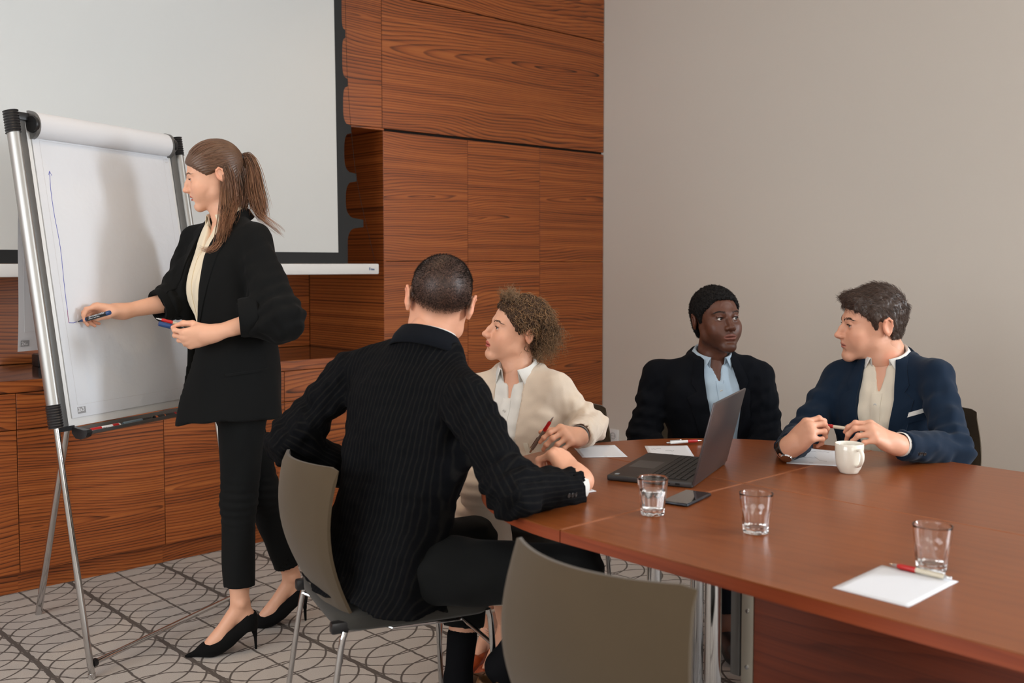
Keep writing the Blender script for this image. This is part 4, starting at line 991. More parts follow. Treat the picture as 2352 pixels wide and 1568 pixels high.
# ================================================================ heads
HEADS = {}
def smoothstep(a, b, x): t = np.clip((x - a) / (b - a), 0, 1); return t * t * (3 - 2 * t)
def sculpt_head(o, P, h=0.0021):
    """P: shape numbers. Local axes: x = person's right, y = forward, z = up; eye level z=0; metres"""
    fem = P.get('fem', 0.0); jw = P.get('jaw', 1.0); nl = P.get('nose', 1.0); nw = P.get('nosew', 1.0); lip = P.get('lip', 1.0); br = P.get('brow', 1.0 - 0.6 * fem); nh = P.get('noseup', 0.0); chin = P.get('chin', 1.0)
    s = SDF((-0.105, -0.125, -0.235), (0.105, 0.15, 0.14), h)
    s.add(ell((0, -0.018, 0.036), (0.0735, 0.0935, 0.080)))
    s.add(ell((0, 0.018, 0.030), (0.066, 0.072, 0.070)), 0.02)
    s.add(ell((0, 0.030, -0.012), (0.0625, 0.062, 0.072)), 0.02)
    s.add(ell((0, 0.040, -0.060), (0.047 * jw, 0.050, 0.050)), 0.03)
    for q in (-1, 1):
        s.add(cone((q * 0.053 * jw, -0.004, -0.030), (q * 0.0465 * jw, 0.008, -0.064), 0.012, 0.012), 0.03)      # jaw angle
        s.add(cone((q * 0.0465 * jw, 0.008, -0.066), (q * 0.015, 0.080, -0.106 * chin), 0.012, 0.013), 0.028)    # jaw line
        s.add(ell((q * 0.0425, 0.062, -0.026), (0.021, 0.022, 0.019)), 0.024)                                    # cheek bone
        s.add(ell((q * 0.036, 0.066, -0.052), (0.020, 0.020, 0.024)), 0.03)
    s.add(ell((0, 0.081, -0.104 * chin), (0.019 * jw, 0.0155, 0.0155)), 0.022)                                   # chin
    s.add(ell((0, 0.078, -0.066), (0.030, 0.022, 0.024)), 0.02)                                                 # muzzle
    for q in (-1, 1): s.sub(ell((q * 0.0325, 0.104, -0.001), (0.0205, 0.0165, 0.0135)), 0.016)                  # sockets
    for q in (-1, 1):
        s.add(cone((q * 0.044, 0.073, 0.0225), (q * 0.013, 0.0870, 0.0190), 0.0060 + 0.002 * br, 0.0065 + 0.002 * br), 0.016)
    # nose
    s.add(ell((0, 0.082, -0.026), (0.0165, 0.0155, 0.026)), 0.010); s.add(cone((0, 0.084, 0.006), (0, 0.092, -0.034), 0.0085, 0.0125), 0.008)
    tip = V3(0, 0.0935 + 0.0275 * nl, -0.0335 + nh)
    s.add(cone((0, 0.0865, 0.012), V3(0, 0.094 + 0.010 * nl, -0.012), 0.0070, 0.0078), 0.012)
    s.add(cone(V3(0, 0.094 + 0.010 * nl, -0.012), tip, 0.0078, 0.0088 * nw), 0.010)
    s.add(ell(tip + V3(0, -0.0015, -0.001), (0.0100 * nw, 0.0092, 0.0085)), 0.007)
    for q in (-1, 1):
        s.add(ell(tip + V3(q * 0.0118 * nw, -0.0125, -0.0040), (0.0070, 0.0105, 0.0076)), 0.007)
        s.sub(ell(tip + V3(q * 0.0062 * nw, -0.0080, -0.0115), (0.0033, 0.0060, 0.0042)), 0.003)
    s.add(cone(tip + V3(0, -0.008, -0.007), (0, 0.0995, -0.052), 0.0042, 0.0045), 0.010)                        # columella, philtrum
    # lips
    zl = -0.0675; yl = 0.0985 + P.get('lipy', 0.0)
    up_r, lo_r = 0.0052 * lip, 0.0060 * lip
    U = [V3(-0.0265, yl - 0.0160, zl), V3(-0.0130, yl - 0.0020, zl + 0.0040), V3(-0.0040, yl + 0.0020, zl + 0.0056), V3(0, yl + 0.0012, zl + 0.0048)]
    Lw = [V3(-0.0255, yl - 0.0160, zl - 0.0010), V3(-0.0120, yl - 0.0030, zl - 0.0070), V3(0, yl + 0.0005, zl - 0.0082)]
    for q in (-1, 1):
        f = V3(-q, 1, 1)
        chain(s, [p * f for p in U], [0.0030, up_r * 0.9, up_r, up_r], 0.004); chain(s, [p * f for p in Lw], [0.0030, lo_r * 0.95, lo_r], 0.004)
    gap = P.get('open', 0.0)
    s.sub(ell((0, yl + 0.006, zl - 0.0012), (0.0235, 0.0135, 0.0009 + 0.0022 * gap)), 0.0025)
    s.sub(ell((0, yl + 0.001, zl - 0.0185), (0.016, 0.007, 0.0055)), 0.010)                                     # under the lower lip
    # eyelids
    for q in (-1, 1):
        ec = V3(q * 0.0315, 0.0765, 0.0)
        s.add(ell(ec, (0.0143, 0.0143, 0.0138)), 0.006)
        ol = P.get('lid', 1.0)
        s.sub(ell(ec + V3(0.0, 0.016, -0.0008), (0.0124, 0.0145, 0.0046 * ol)), 0.0015)
        s.add(cone(ec + V3(-0.012, 0.0105, 0.0082), ec + V3(0.012, 0.0095, 0.0080), 0.0022, 0.0022), 0.006)
    # ears
    for q in (-1, 1):
        c = V3(q * 0.0735, -0.014, -0.008); es = P.get('ear', 1.0)
        a = q * math.radians(24); R = np.array([[math.cos(a), math.sin(a) * -1, 0], [math.sin(a), math.cos(a), 0], [0, 0, 1]]).T
        til = math.radians(-12); Rt = np.array([[1, 0, 0], [0, math.cos(til), -math.sin(til)], [0, math.sin(til), math.cos(til)]]); R = R @ Rt
        lc = lambda x, y, z: c + R @ V3(x * q * es, y * es, z * es)
        s.add(ell(lc(0.008, -0.008, 0.002), (0.0075 * es, 0.0175 * es, 0.030 * es), R), 0.010)
        hx = [lc(0.006, 0.004, 0.010), lc(0.013, -0.001, 0.027), lc(0.016, -0.014, 0.032), lc(0.017, -0.025, 0.020), lc(0.015, -0.025, 0.002), lc(0.011, -0.017, -0.016), lc(0.008, -0.008, -0.026)]
        s.sub(ell(lc(0.0165, -0.008, 0.004), (0.0075 * es, 0.0115 * es, 0.019 * es), R), 0.004)
        chain(s, hx, [0.0030 * es, 0.0034 * es, 0.0036 * es, 0.0034 * es, 0.0034 * es, 0.0040 * es, 0.0050 * es], 0.004)
        s.add(ell(lc(0.008, 0.004, -0.004), (0.004, 0.0045, 0.007), R), 0.004)
    # neck towards the given base point (head coordinates)
    nb = np.array(P['neck_base']); nr = P.get('neck_r', 0.052)
    s.add(cone((0, -0.022, -0.050), nb, nr * 0.98, nr * 1.06), 0.025)
    s.add(cone((0, 0.022, -0.095), nb + V3(0, 0.018, 0), 0.028, nr * 0.72), 0.03)
    return s
def head(person, P, o, fwd, up, skin, hair_cols, lipcol, eyecol, gaze=None):
    """adds head vertices (world) + colours; returns dict with frame for hair"""
    f = unit(fwd); u = unit(np.asarray(up) - f * np.dot(up, f)); r = np.cross(f, u); R = np.stack([r, f, u], 1); o = np.asarray(o, float); sc = P.get('scale', 1.0)
    P = dict(P); P['neck_base'] = R.T @ (np.asarray(P['neck_world']) - o) / sc
    s = sculpt_head(o, P); V, F = s.mesh(2)
    keep = V[:, 2] > -0.232
    x, y, z = V.T; ax = np.abs(x)
    col = np.tile(np.array(skin), (len(V), 1))
    def mixin(mask, c): 
        nonlocal col
        col = col * (1 - mask[:, None]) + np.array(c)[None] * mask[:, None]
    red = np.array(skin) * np.array(P.get('flush', (1.06, 0.80, 0.74)))
    mixin(0.55 * np.exp(-(((ax - 0.043) / 0.022) ** 2 + ((y - 0.068) / 0.03) ** 2 + ((z + 0.035) / 0.02) ** 2)), red)
    mixin(0.45 * np.exp(-((x / 0.016) ** 2 + ((y - 0.115) / 0.016) ** 2 + ((z + 0.036) / 0.014) ** 2)), red)
    mixin(0.6 * smoothstep(0.074, 0.086, ax) * (y < 0.02), red)
    t_ = np.clip(ax / 0.0265, 0, 1); zu = -0.0665 + 0.0098 * P.get('lip', 1.0) * (1 - t_ ** 1.8) * (1 - 0.16 * np.exp(-(ax / 0.0045) ** 2)); zd = -0.0695 - 0.0115 * P.get('lip', 1.0) * (1 - t_ ** 2)
    lipm = smoothstep(0.0275, 0.0255, ax) * smoothstep(0.0010, -0.0006, z - zu) * smoothstep(-0.0010, 0.0006, z - zd) * smoothstep(0.072, 0.080, y)
    mixin(lipm, lipcol); mixin(smoothstep(0.0012, 0.0003, np.abs(z + 0.0688)) * smoothstep(0.024, 0.02, ax) * (y > 0.075) * 0.75, np.array(lipcol) * 0.25)
    lid = np.exp(-((np.sqrt((ax - 0.0315) ** 2 + (z + 0.0) ** 2) / 0.015) ** 4)) * (y > 0.06)
    mixin(0.35 * lid, np.array(skin) * np.array(P.get('lidtint', (0.72, 0.55, 0.5))))
    mixin(0.9 * smoothstep(0.0022, 0.0008, np.abs(z - 0.0050 + 14 * (ax - 0.0315) ** 2)) * smoothstep(0.014, 0.0125, np.abs(ax - 0.0315)) * (y > 0.07), np.array((0.02, 0.012, 0.01)))
    if P.get('stubble'):
        st = smoothstep(-0.045, -0.062, z) * smoothstep(0.0, 0.02, y + 0.02) * smoothstep(-0.118, -0.105, z - 0.0) ; st = st * (1 - lipm) + 0
        ul = np.exp(-(((z + 0.055) / 0.006) ** 2)) * smoothstep(0.026, 0.018, ax) * (y > 0.08); mixin(P['stubble'] * np.clip(st * smoothstep(0.02, 0.05, ax + np.maximum(0, -(z + 0.088)) * 3) + ul, 0, 1), np.array(P.get('stubcol', (0.08, 0.05, 0.04))))
    if P.get('paint'): col = P['paint'](V, col)
    W = o + (V * sc) @ R.T
    # eyes
    for q in (-1, 1):
        ec = V3(q * 0.0315, 0.0765, 0.0); g = unit(R.T @ unit(gaze) if gaze is not None else V3(0, 1, 0)); rad = 0.0121
        th = [0, 0.10, 0.17, 0.18, 0.30, 0.42, 0.46, 0.50, 0.7, 1.0, 1.4, 1.9, 2.5, 3.1415]
        n = 28; a = unit(np.cross(g, V3(0, 0, 1))); b = np.cross(a, g); vv = []; cc = []
        for t in th:
            for j in range(n):
                p = 2 * math.pi * j / n; vv.append(ec + rad * (math.cos(t) * g + math.sin(t) * (math.cos(p) * a + math.sin(p) * b)))
                cc.append((0.004, 0.004, 0.004) if t < 0.175 else (tuple(np.array(eyecol) * (0.7 + 0.5 * ((j * 7) % 5) / 5)) if t < 0.47 else ((0.04, 0.03, 0.03) if t < 0.49 else (0.72, 0.69, 0.66))))
        ff = np.array([(i * n + j, i * n + (j + 1) % n, (i + 1) * n + (j + 1) % n, (i + 1) * n + j) for i in range(len(th) - 1) for j in range(n)])
        mk('eye', o + (np.array(vv) * sc) @ R.T, ff[:, ::-1], M['eye'], person, smooth=True, world=True, col={'Col': cc})
    # eyebrows and upper lashes: short hairs laid on the skin
    r_ = np.random.default_rng(3)
    for q in (-1, 1):
        L = []
        nb_ = P.get('brown', 70)
        for i in range(nb_):
            t = r_.uniform(0, 1); w = (1 - t) * 0.0048 * P.get('browth', 1.0) + 0.0012; dz = r_.uniform(-1, 1) * w
            bx = q * (0.0135 + 0.036 * t); bz = 0.0185 + P.get('browz', 0) + 0.0065 * math.sin(min(t * 1.25, 1) * math.pi * 0.62) - 0.004 * max(0, t - 0.75) * 4 + dz
            L.append((bx, bz, t, dz))
        L = np.array(L)
        def onskin(xx, zz, y0=0.13):
            yy = np.full(len(xx), y0); 
            for _ in range(60):
                d = s.sample(np.stack([xx, yy, zz], 1)); yy = yy - np.clip(d * 0.8, -0.001, 0.0025)
            return yy
        segs = []
        for k in range(4):
            u_ = k / 3.0; xx = L[:, 0] + q * 0.0075 * u_ * (0.35 + 0.65 * np.minimum(1, L[:, 2] * 1.6)); zz = L[:, 1] + 0.0045 * u_ * (1 - 1.35 * L[:, 2]); segs.append(np.stack([xx, onskin(xx, zz) + 0.0004 + 0.0008 * u_, zz], 1))
        Vb, Qb, idb = strands(np.stack(segs, 1), P.get('browr', 0.00042), 3)
        mk('eyebrow', o + (Vb * sc) @ R.T, Qb, M['hair'], person, smooth=True, world=True, col={'Col': np.tile(np.array(P.get('browcol', hair_cols[0])), (len(Vb), 1))})
        L = []
        for t in np.linspace(-1, 1, 26):
            e = V3(q * 0.0315, 0.0765, 0) + V3(t * 0.0118, 0.0125 - 0.004 * t * t, 0.0038 * (1 - t * t)); L.append([e, e + V3(t * 0.0015, 0.0035, 0.0004), e + V3(t * 0.0030, 0.0055, 0.0020)])
        Vb, Qb, idb = strands(np.array(L), 0.00028, 3)
        mk('eyelashes', o + (Vb * sc) @ R.T, Qb, M['hair'], person, smooth=True, world=True, col={'Col': np.tile(np.array((0.012, 0.008, 0.007)), (len(Vb), 1))})
    return dict(V=W, F=F, col=col, R=R, o=o, sc=sc, sdf=s, tw=lambda Q: o + (np.asarray(Q) * sc) @ R.T)
# ================================================================ garments, hands
def poly_sd(x, y, poly):
    p = np.asarray(poly, float); n = len(p); d = None; sgn = None
    for i in range(n):
        a = p[i]; b = p[i - 1]; ex, ey = b - a; wx, wy = x - a[0], y - a[1]; t = np.clip((wx * ex + wy * ey) / (ex * ex + ey * ey + 1e-12), 0, 1)
        q = (wx - ex * t) ** 2 + (wy - ey * t) ** 2; d = q if d is None else np.minimum(d, q)
        c1 = y >= a[1]; c2 = y < b[1]; c3 = ex * wy > ey * wx; flip = (c1 & c2 & c3) | (~c1 & ~c2 & ~c3); sgn = np.where(flip, -1.0, 1.0) if sgn is None else np.where(flip, -sgn, sgn)
    return sgn * np.sqrt(d)
def prism(o, xd, yd, nd, poly, n0, n1):
    o = np.asarray(o, float); p = np.asarray(poly, float)
    def f(X, Y, Z):
        x, y, z = X - o[0], Y - o[1], Z - o[2]; u = x * xd[0] + y * xd[1] + z * xd[2]; v = x * yd[0] + y * yd[1] + z * yd[2]; w = x * nd[0] + y * nd[1] + z * nd[2]
        return np.maximum(poly_sd(u, v, p), np.maximum(n0 - w, w - n1)).astype(np.float32)
    c = [o + xd * a[0] + yd * a[1] + nd * m for a in p for m in (n0, n1)]; lo, hi = _bb(*c); return f, lo, hi
def resample(poly, res, closed=True):
    P = [np.asarray(q, float) for q in poly]; out = []
    for a, b in zip(P, P[1:] + ([P[0]] if closed else [])):
        n = max(1, int(np.linalg.norm(b - a) / res)); out += [a + (b - a) * i / n for i in range(n)]
    return out
def drape(name, S, o, xd, yd, nd, poly, mat, parent, start=0.3, depth=0.5, off=0.001, th=0.003, res=0.008, field=None, col=None, puff=0.0):
    """cut a flat shape and lay it on a sculpted surface from the front"""
    Sx = SDF.__new__(SDF); Sx.__dict__.update(S.__dict__)
    if field is not None: Sx.F = field
    bd = resample(poly, res); P = np.array(poly); lo, hi = P.min(0), P.max(0); n = len(bd); pts = list(bd)
    for gx in np.arange(lo[0] + res / 2, hi[0], res):
        for gy in np.arange(lo[1] + res / 2, hi[1], res):
            if poly_sd(np.array(gx), np.array(gy), poly) < -res * 0.45: pts.append(np.array((gx, gy)))
    v2, e2, f2, *_ = delaunay_2d_cdt([Vector((float(p[0]), float(p[1]))) for p in pts], [(i, (i + 1) % n) for i in range(n)], [], 1, 1e-6)
    Q = np.array([(v.x, v.y) for v in v2]); base = np.asarray(o) + Q[:, :1] * xd + Q[:, 1:] * yd
    t = np.full(len(Q), np.nan); prev = Sx.sample(base + nd * start); step = 0.004; k = int(depth / step)
    for i in range(1, k):
        cur = Sx.sample(base + nd * (start - i * step)); hit = np.isnan(t) & (cur <= 0) & (prev > 0); t[hit] = start - (i - 1) * step - step * (prev[hit] / (prev[hit] - cur[hit] + 1e-9)); prev = cur
    bad = np.isnan(t)
    if bad.all(): t[:] = 0
    elif bad.any():
        g = np.where(~bad)[0]
        for i in np.where(bad)[0]: t[i] = t[g[np.argmin(((Q[g] - Q[i]) ** 2).sum(1))]]
    pf = puff * np.clip(-poly_sd(Q[:, 0], Q[:, 1], poly) / 0.012, 0, 1) if puff else 0
    top = base + nd * (t + off + th + pf)[:, None]; bot = base + nd * (t + off - 0.003)[:, None]; m = len(Q); F = []
    for f in f2:
        f = tuple(f)
        if len(f) == 3: F += [f, (f[2] + m, f[1] + m, f[0] + m)]
    cnt = {}
    for f in f2:
        for a, b in zip(f, list(f[1:]) + [f[0]]): cnt[(a, b)] = 1
    for (a, b) in list(cnt):
        if (b, a) not in cnt: F.append((b, a, a + m, b + m))
    ob = mk(name, np.concatenate([top, bot]), F, mat, parent, smooth=True, world=True, sharp=50)
    return ob
def collar(name, c, up, fwd, a, b, mat, parent, hs=0.034, back=0.012, leaf=0.040, point=0.03, phi0=20, spread=0.020, n=60, th=0.0022, rise=0.0, tilt=0.0, open_=0.0, tip_deg=22):
    """shirt or jacket collar: a stand round the neck folded over into a leaf with two points at the front"""
    up = unit(up); f = unit(np.asarray(fwd) - up * np.dot(fwd, up)); r = np.cross(f, up); ph = np.radians(np.linspace(phi0, 360 - phi0, n)); V = []
    for p in ph:
        q = min(p, 2 * math.pi - p); fr = (1 + math.cos(q)) / 2; bk = 1 - fr; d = math.sin(p) * r * -1 * a + math.cos(p) * f * b; dl = np.linalg.norm(d); dn = d / dl
        pt = math.exp(-((math.degrees(q) - phi0) / 26.0) ** 2); h1 = hs + back * bk - rise * fr; op = open_ * fr
        base = c + d * (1.04 + op * 0.4) + up * (-0.012 - 0.02 * fr)
        mid = c + d * (1.0 + op) + up * h1
        fold = c + d * (1.0 + op) + dn * 0.005 + up * (h1 + 0.002)
        le = h1 - leaf - point * pt
        pe = p + math.copysign(math.radians(tip_deg) * pt, math.pi - p); de = math.sin(pe) * r * -1 * a + math.cos(pe) * f * b; dne = de / np.linalg.norm(de)
        edge = c + de * (1.0 + op) + dne * (spread + 0.012 * pt) + up * le
        m1 = fold * 0.6 + edge * 0.4 + dn * 0.004
        V += [base, mid, fold, m1, edge]
    F = [(i * 5 + j, i * 5 + j + 1, (i + 1) * 5 + j + 1, (i + 1) * 5 + j) for i in range(n - 1) for j in range(4)]
    o = mk(name, V, F, mat, parent, smooth=True, world=True, sharp=70)
    md = o.modifiers.new('thick', 'SOLIDIFY'); md.thickness = th; md.offset = 0; return o
def hand(side, wrist, d, n, curls, thumb, fore=None, fore_r=(0.027, 0.036), sc=1.0, spread=(0.10, 0.02, -0.05, -0.14), h=0.0019, grip=None):
    """side +1 right, -1 left. d fingers' direction, n back of hand. curls: 4 x (knuckle, middle, end) degrees.
    thumb: three (dir in (finger, thumb-side, back) coordinates). Returns verts, quads (world) and finger tips"""
    d = unit(d); n = unit(np.asarray(n) - d * np.dot(n, d)); s = np.cross(n, d) * side; wrist = np.asarray(wrist, float)
    ln = [(0.041, 0.024, 0.020), (0.045, 0.028, 0.021), (0.042, 0.026, 0.021), (0.033, 0.019, 0.018)]; rd = [(0.0092, 0.0080, 0.0072, 0.0058), (0.0093, 0.0082, 0.0073, 0.0060), (0.0088, 0.0076, 0.0069, 0.0056), (0.0078, 0.0067, 0.0060, 0.0050)]
    for _try in (0, 1):
        L = lambda y, x, z: wrist + (d * y + s * x + n * z) * sc
        base = [L(0.088, 0.027, 0.002), L(0.092, 0.0075, 0.004), L(0.087, -0.0125, 0.002), L(0.078, -0.030, -0.002)]
        fing = []
        for i in range(4):
            p = [base[i]]; a = 0.0; sp = spread[i]
            for j in range(3):
                a += math.radians(curls[i][j]); dd = unit((d * math.cos(sp) + s * math.sin(sp)) * math.cos(a) - n * math.sin(a)); p.append(p[-1] + dd * ln[i][j] * sc)
            fing.append(p)
        tp = [L(0.022, 0.020, -0.010)]
        for (y, x, z), l in zip(thumb, (0.044, 0.034, 0.027)): tp.append(tp[-1] + unit(d * y + s * x + n * z) * l * sc)
        if grip is None: break
        wrist = wrist + (np.asarray(grip) - (fing[0][-1] * 0.5 + tp[-1] * 0.5)) if _try == 0 else wrist
    if isinstance(fore, tuple): fore = wrist + (np.asarray(fore[0]) - wrist) * fore[1]
    allp = np.array([q for f in fing for q in f] + tp + [wrist] + ([np.asarray(fore)] if fore is not None else []) + [wrist - d * 0.03])
    S = SDF(allp.min(0) - 0.042, allp.max(0) + 0.042, h)
    # palm
    S.add(ell(L(0.050, 0.0, -0.001), np.array((0.040, 0.052, 0.0150)) * sc, np.stack([s, d, n], 1)))
    for i in range(4): S.add(cone(L(0.016, 0.014 - 0.010 * i, -0.002), base[i], 0.0145 * sc, (0.0115 if i < 3 else 0.0098) * sc), 0.014)
    S.add(ell(L(0.034, 0.022, -0.012), np.array((0.016, 0.027, 0.014)) * sc, np.stack([s, d, n], 1)), 0.014)     # ball of the thumb
    S.add(ell(L(0.036, -0.024, -0.010), np.array((0.013, 0.030, 0.013)) * sc, np.stack([s, d, n], 1)), 0.012)
    S.add(cone(L(-0.012, 0.006, 0), L(0.020, 0.002, 0), 0.0205 * sc, 0.021 * sc), 0.018); S.add(cone(L(-0.012, -0.007, 0), L(0.020, -0.006, 0), 0.0195 * sc, 0.020 * sc), 0.018)
    if fore is not None: S.add(cone(L(-0.008, 0, 0), np.asarray(fore, float), fore_r[0], fore_r[1]), 0.022)
    body = S.F.copy(); S.F[:] = 0.5; acc = None
    for i in range(4):
        S.F[:] = 0.5; p = fing[i]; r = [q * sc for q in rd[i]]; chain(S, p, r, 0.003)
        for j in (1, 2): S.add(ell(p[j], np.array((1, 1, 1)) * r[j] * 1.10), 0.004)
        acc = S.F.copy() if acc is None else np.minimum(acc, S.F)
    S.F[:] = 0.5; chain(S, tp, [0.0145 * sc, 0.0112 * sc, 0.0098 * sc, 0.0072 * sc], 0.004); S.add(ell(tp[2], np.ones(3) * 0.0106 * sc), 0.004); acc = np.minimum(acc, S.F)
    k = 0.010; S.F = (np.minimum(acc, body) - np.maximum(k - np.abs(acc - body), 0) ** 2 / (4 * k)).astype(np.float32)
    V, F = S.mesh(2); return dict(V=V, F=F, wrist=wrist, d=d, n=n, tips=[f[-1] for f in fing] + [tp[-1]], fing=fing, thumb=tp, S=S)
def hand_colour(H, skin, nail=None):
    V = H['V']; col = np.tile(np.array(skin), (len(V), 1)); red = np.array(skin) * np.array((1.05, 0.78, 0.70))
    for f in H['fing'] + [H['thumb'][1:]]:
        for p, w in list(zip(f[:3], (0.35, 0.4, 0.3))) + [(f[-1], 0.55)]:
            m = w * np.exp(-(((V - p) ** 2).sum(1)) / 0.009 ** 2); col = col * (1 - m[:, None]) + red * m[:, None]
    if nail is not None:
        for f in H['fing'] + [H['thumb']]:
            ax = unit(f[-1] - f[-2]); q = f[-1] + ax * 0.001; m = smoothstep(0.0062, 0.0050, np.linalg.norm(V - (q + H.get('nout', V3(0, 0, 1)) * 0.006), axis=1)); col = col * (1 - m[:, None]) + np.array(nail) * m[:, None]
    return col
def body_mesh(person, parts, mat):
    V = np.concatenate([p[0] for p in parts]); C_ = np.concatenate([p[2] for p in parts]); F = []; o = 0
    for p in parts: F.append(p[1] + o); o += len(p[0])
    return mk('body', V, np.concatenate(F), mat, person, smooth=True, world=True, col={'Col': C_})
def flesh(prims, k, h, skin):
    lo = np.min([p[1] for p in prims], 0) - 0.03; hi = np.max([p[2] for p in prims], 0) + 0.03; S = SDF(lo, hi, h)
    for p in prims: S.add(p, k)
    V, F = S.mesh(1); return V, F, np.tile(np.array(skin), (len(V), 1)), S
MALE = [(-0.02, .168, .125, 0.0), (.18, .164, .120, .006), (.36, .163, .116, .012), (.55, .178, .122, .016), (.72, .184, .116, .010), (.85, .160, .094, 0), (.94, .100, .074, -.004), (1.0, .066, .064, -.002)]
FEMALE = [(-0.02, .165, .120, 0.0), (.18, .142, .104, .004), (.36, .130, .098, .008), (.56, .146, .116, .022), (.72, .154, .102, .012), (.86, .132, .080, 0), (.95, .080, .062, -.002), (1.0, .054, .054, 0)]
def torso_keys(pel, neck, r0, r1, table, g=0.0, hem=None, wid=1.0, bend=0.0):
    pel = np.asarray(pel, float); neck = np.asarray(neck, float); ax = neck - pel; up = unit(ax); keys = []
    tab = list(table)
    if hem: tab = [(hem[0], hem[1], hem[2], hem[3] if len(hem) > 3 else 0)] + tab
    for t, a, b, fo in tab:
        r = unit((1 - np.clip(t, 0, 1)) * np.asarray(r0) + np.clip(t, 0, 1) * np.asarray(r1)); r = unit(r - up * np.dot(r, up)); f = np.cross(up, r)
        keys.append((pel + ax * t + f * (fo + bend * math.sin(np.clip(t, 0, 1) * math.pi)), a * wid + g, b + g, r))
    return keys, up
def sleeve_field(S, sh, el, wr, rad, k=0.02):
    T = SDF.__new__(SDF); T.__dict__.update(S.__dict__); T.F = np.full_like(S.F, 0.5)
    mid = (np.asarray(sh) + np.asarray(el)) / 2
    T.add(cone(sh, el, rad[0], rad[1])); T.add(cone(el, wr, rad[1], rad[2]), k); return T.F
def smin(a, b, k): return (np.minimum(a, b) - np.maximum(k - np.abs(a - b), 0) ** 2 / (4 * k)).astype(np.float32)
def elbow_folds(S, el, ax, amp=0.004, wl=0.032, R=0.09):
    ax = unit(ax); el = np.asarray(el)
    def f(X, Y, Z):
        x, y, z = X - el[0], Y - el[1], Z - el[2]; w = np.exp(-(x * x + y * y + z * z) / (R * R)); s = x * ax[0] + y * ax[1] + z * ax[2]; q = x * 0.7 - y * 0.9 + z * 0.4
        return (amp * w * np.sin(s * 2 * math.pi / wl + 9 * q)).astype(np.float32)
    S.disp(f)
def cuff(S, wr, d, r, inner=0.008, deep=0.03):
    d = unit(d); wr = np.asarray(wr, float)
    Rm_ = frame_of(wr, wr + d); S.sub(rbox(wr + d * 0.06, (0.08, 0.08, 0.06), Rm_)); S.sub(cone(wr - d * deep, wr + d * 0.02, r - inner, r - inner))
def cloth(name, col, rough=0.85, sheen=0.2, bump=0.12, scale=1400, var=0.10, spec=0.2): 
    m = fabric(name, col, rough, bump, scale, sheen, var); m.node_tree.nodes['Principled BSDF'].inputs['Specular IOR Level'].default_value = spec; return m
M['suit_black'] = cloth('black_blazer_wool', (0.0065, 0.0068, 0.0068), sheen=0.02, spec=0.1); M['trouser_black'] = cloth('black_trouser_cotton', (0.0075, 0.008, 0.008), sheen=0.02, spec=0.1)
M['blouse'] = cloth('cream_blouse', lin(226, 212, 186), 0.7); M['suit_beige'] = cloth('beige_linen', lin(216, 199, 180), 0.85, scale=700, bump=0.3, var=0.12)
M['shirt_white'] = cloth('white_shirt', lin(226, 224, 218), 0.8); M['shirt_cream'] = cloth('offwhite_shirt', lin(222, 212, 194), 0.8); M['shirt_blue'] = cloth('pale_blue_shirt', lin(176, 196, 212), 0.8)
M['suit_dark'] = cloth('dark_navy_suit', (0.0052, 0.0062, 0.0090), sheen=0.02, spec=0.08); M['suit_navy'] = cloth('navy_blazer_wool', lin(20, 35, 53), sheen=0.06, spec=0.12)
M['sock'] = cloth('black_sock', (0.006, 0.006, 0.007), sheen=0.0, spec=0.05); M['suede'] = cloth('black_suede', (0.006, 0.006, 0.006), 0.95, sheen=0.02, spec=0.1)
M['leather_orange'] = plain('tan_orange_leather', lin(150, 62, 24), 0.4); M['leather_brown'] = plain('brown_shoe_leather', lin(92, 62, 36), 0.4)
M['button_dark'] = plain('dark_button', (0.02, 0.018, 0.016), 0.3); M['button_white'] = plain('shell_button', (0.7, 0.68, 0.64), 0.25)
M['watch'] = plain('black_watch', (0.008, 0.008, 0.009), 0.25, 0.2)
def button(name, pos, nrm, r, mat, parent):
    R = frame_of(pos, np.asarray(pos) + np.asarray(nrm)); return MB().lathe([(0, 0.0006), (r * 0.7, 0.0006), (r * 0.8, 0.0016), (r, 0.0012), (r, -0.001)], 16, pos, R).build(name, mat, parent, world=True)
def surf(S, o, nd, start=0.3, field=None):
    Sx = SDF.__new__(SDF); Sx.__dict__.update(S.__dict__)
    if field is not None: Sx.F = field
    o = np.asarray(o, float); prev = None
    for i in range(200):
        p = o + nd * (start - i * 0.003); v = float(Sx.sample(p[None])[0])
        if v <= 0 and prev is not None: return p, Sx.grad(p[None])[0]
        prev = v
    return o, nd
# ================================================================ person A: woman writing on the flip chart
SK_A = lin(226, 172, 142)
def cap_field(Hd, grow, h=0.003, top=0.0):
    S = SDF((-0.115, -0.14, -0.13), (0.115, 0.13, 0.15), h)
    S.add(ell((0, -0.018, 0.036), np.array((0.0735, 0.0935, 0.080)) + grow + np.array((0, 0, top)))); S.add(ell((0, 0.018, 0.030), np.array((0.066, 0.072, 0.070)) + grow), 0.02); S.add(ell((0, -0.03, -0.02), np.array((0.062, 0.060, 0.06)) + grow), 0.02); return S
def keep(S, poly, k=0.006):
    f, lo, hi = prism(V3(0, 0, 0), V3(0, 1, 0), V3(0, 0, 1), V3(1, 0, 0), poly, -0.2, 0.2); d = f(S.ax[0][:, None, None], S.ax[1][None, :, None], S.ax[2][None, None, :])
    S.F = (np.maximum(S.F, d) + np.maximum(k - np.abs(S.F - d), 0) ** 2 / (4 * k)).astype(np.float32)
def shell(p, c, rad): q = (p - c) / rad; return c + (p - c) / np.linalg.norm(q, axis=-1, keepdims=True)
def inv(Hd, W): return ((np.asarray(W) - Hd['o']) @ Hd['R']) / Hd['sc']
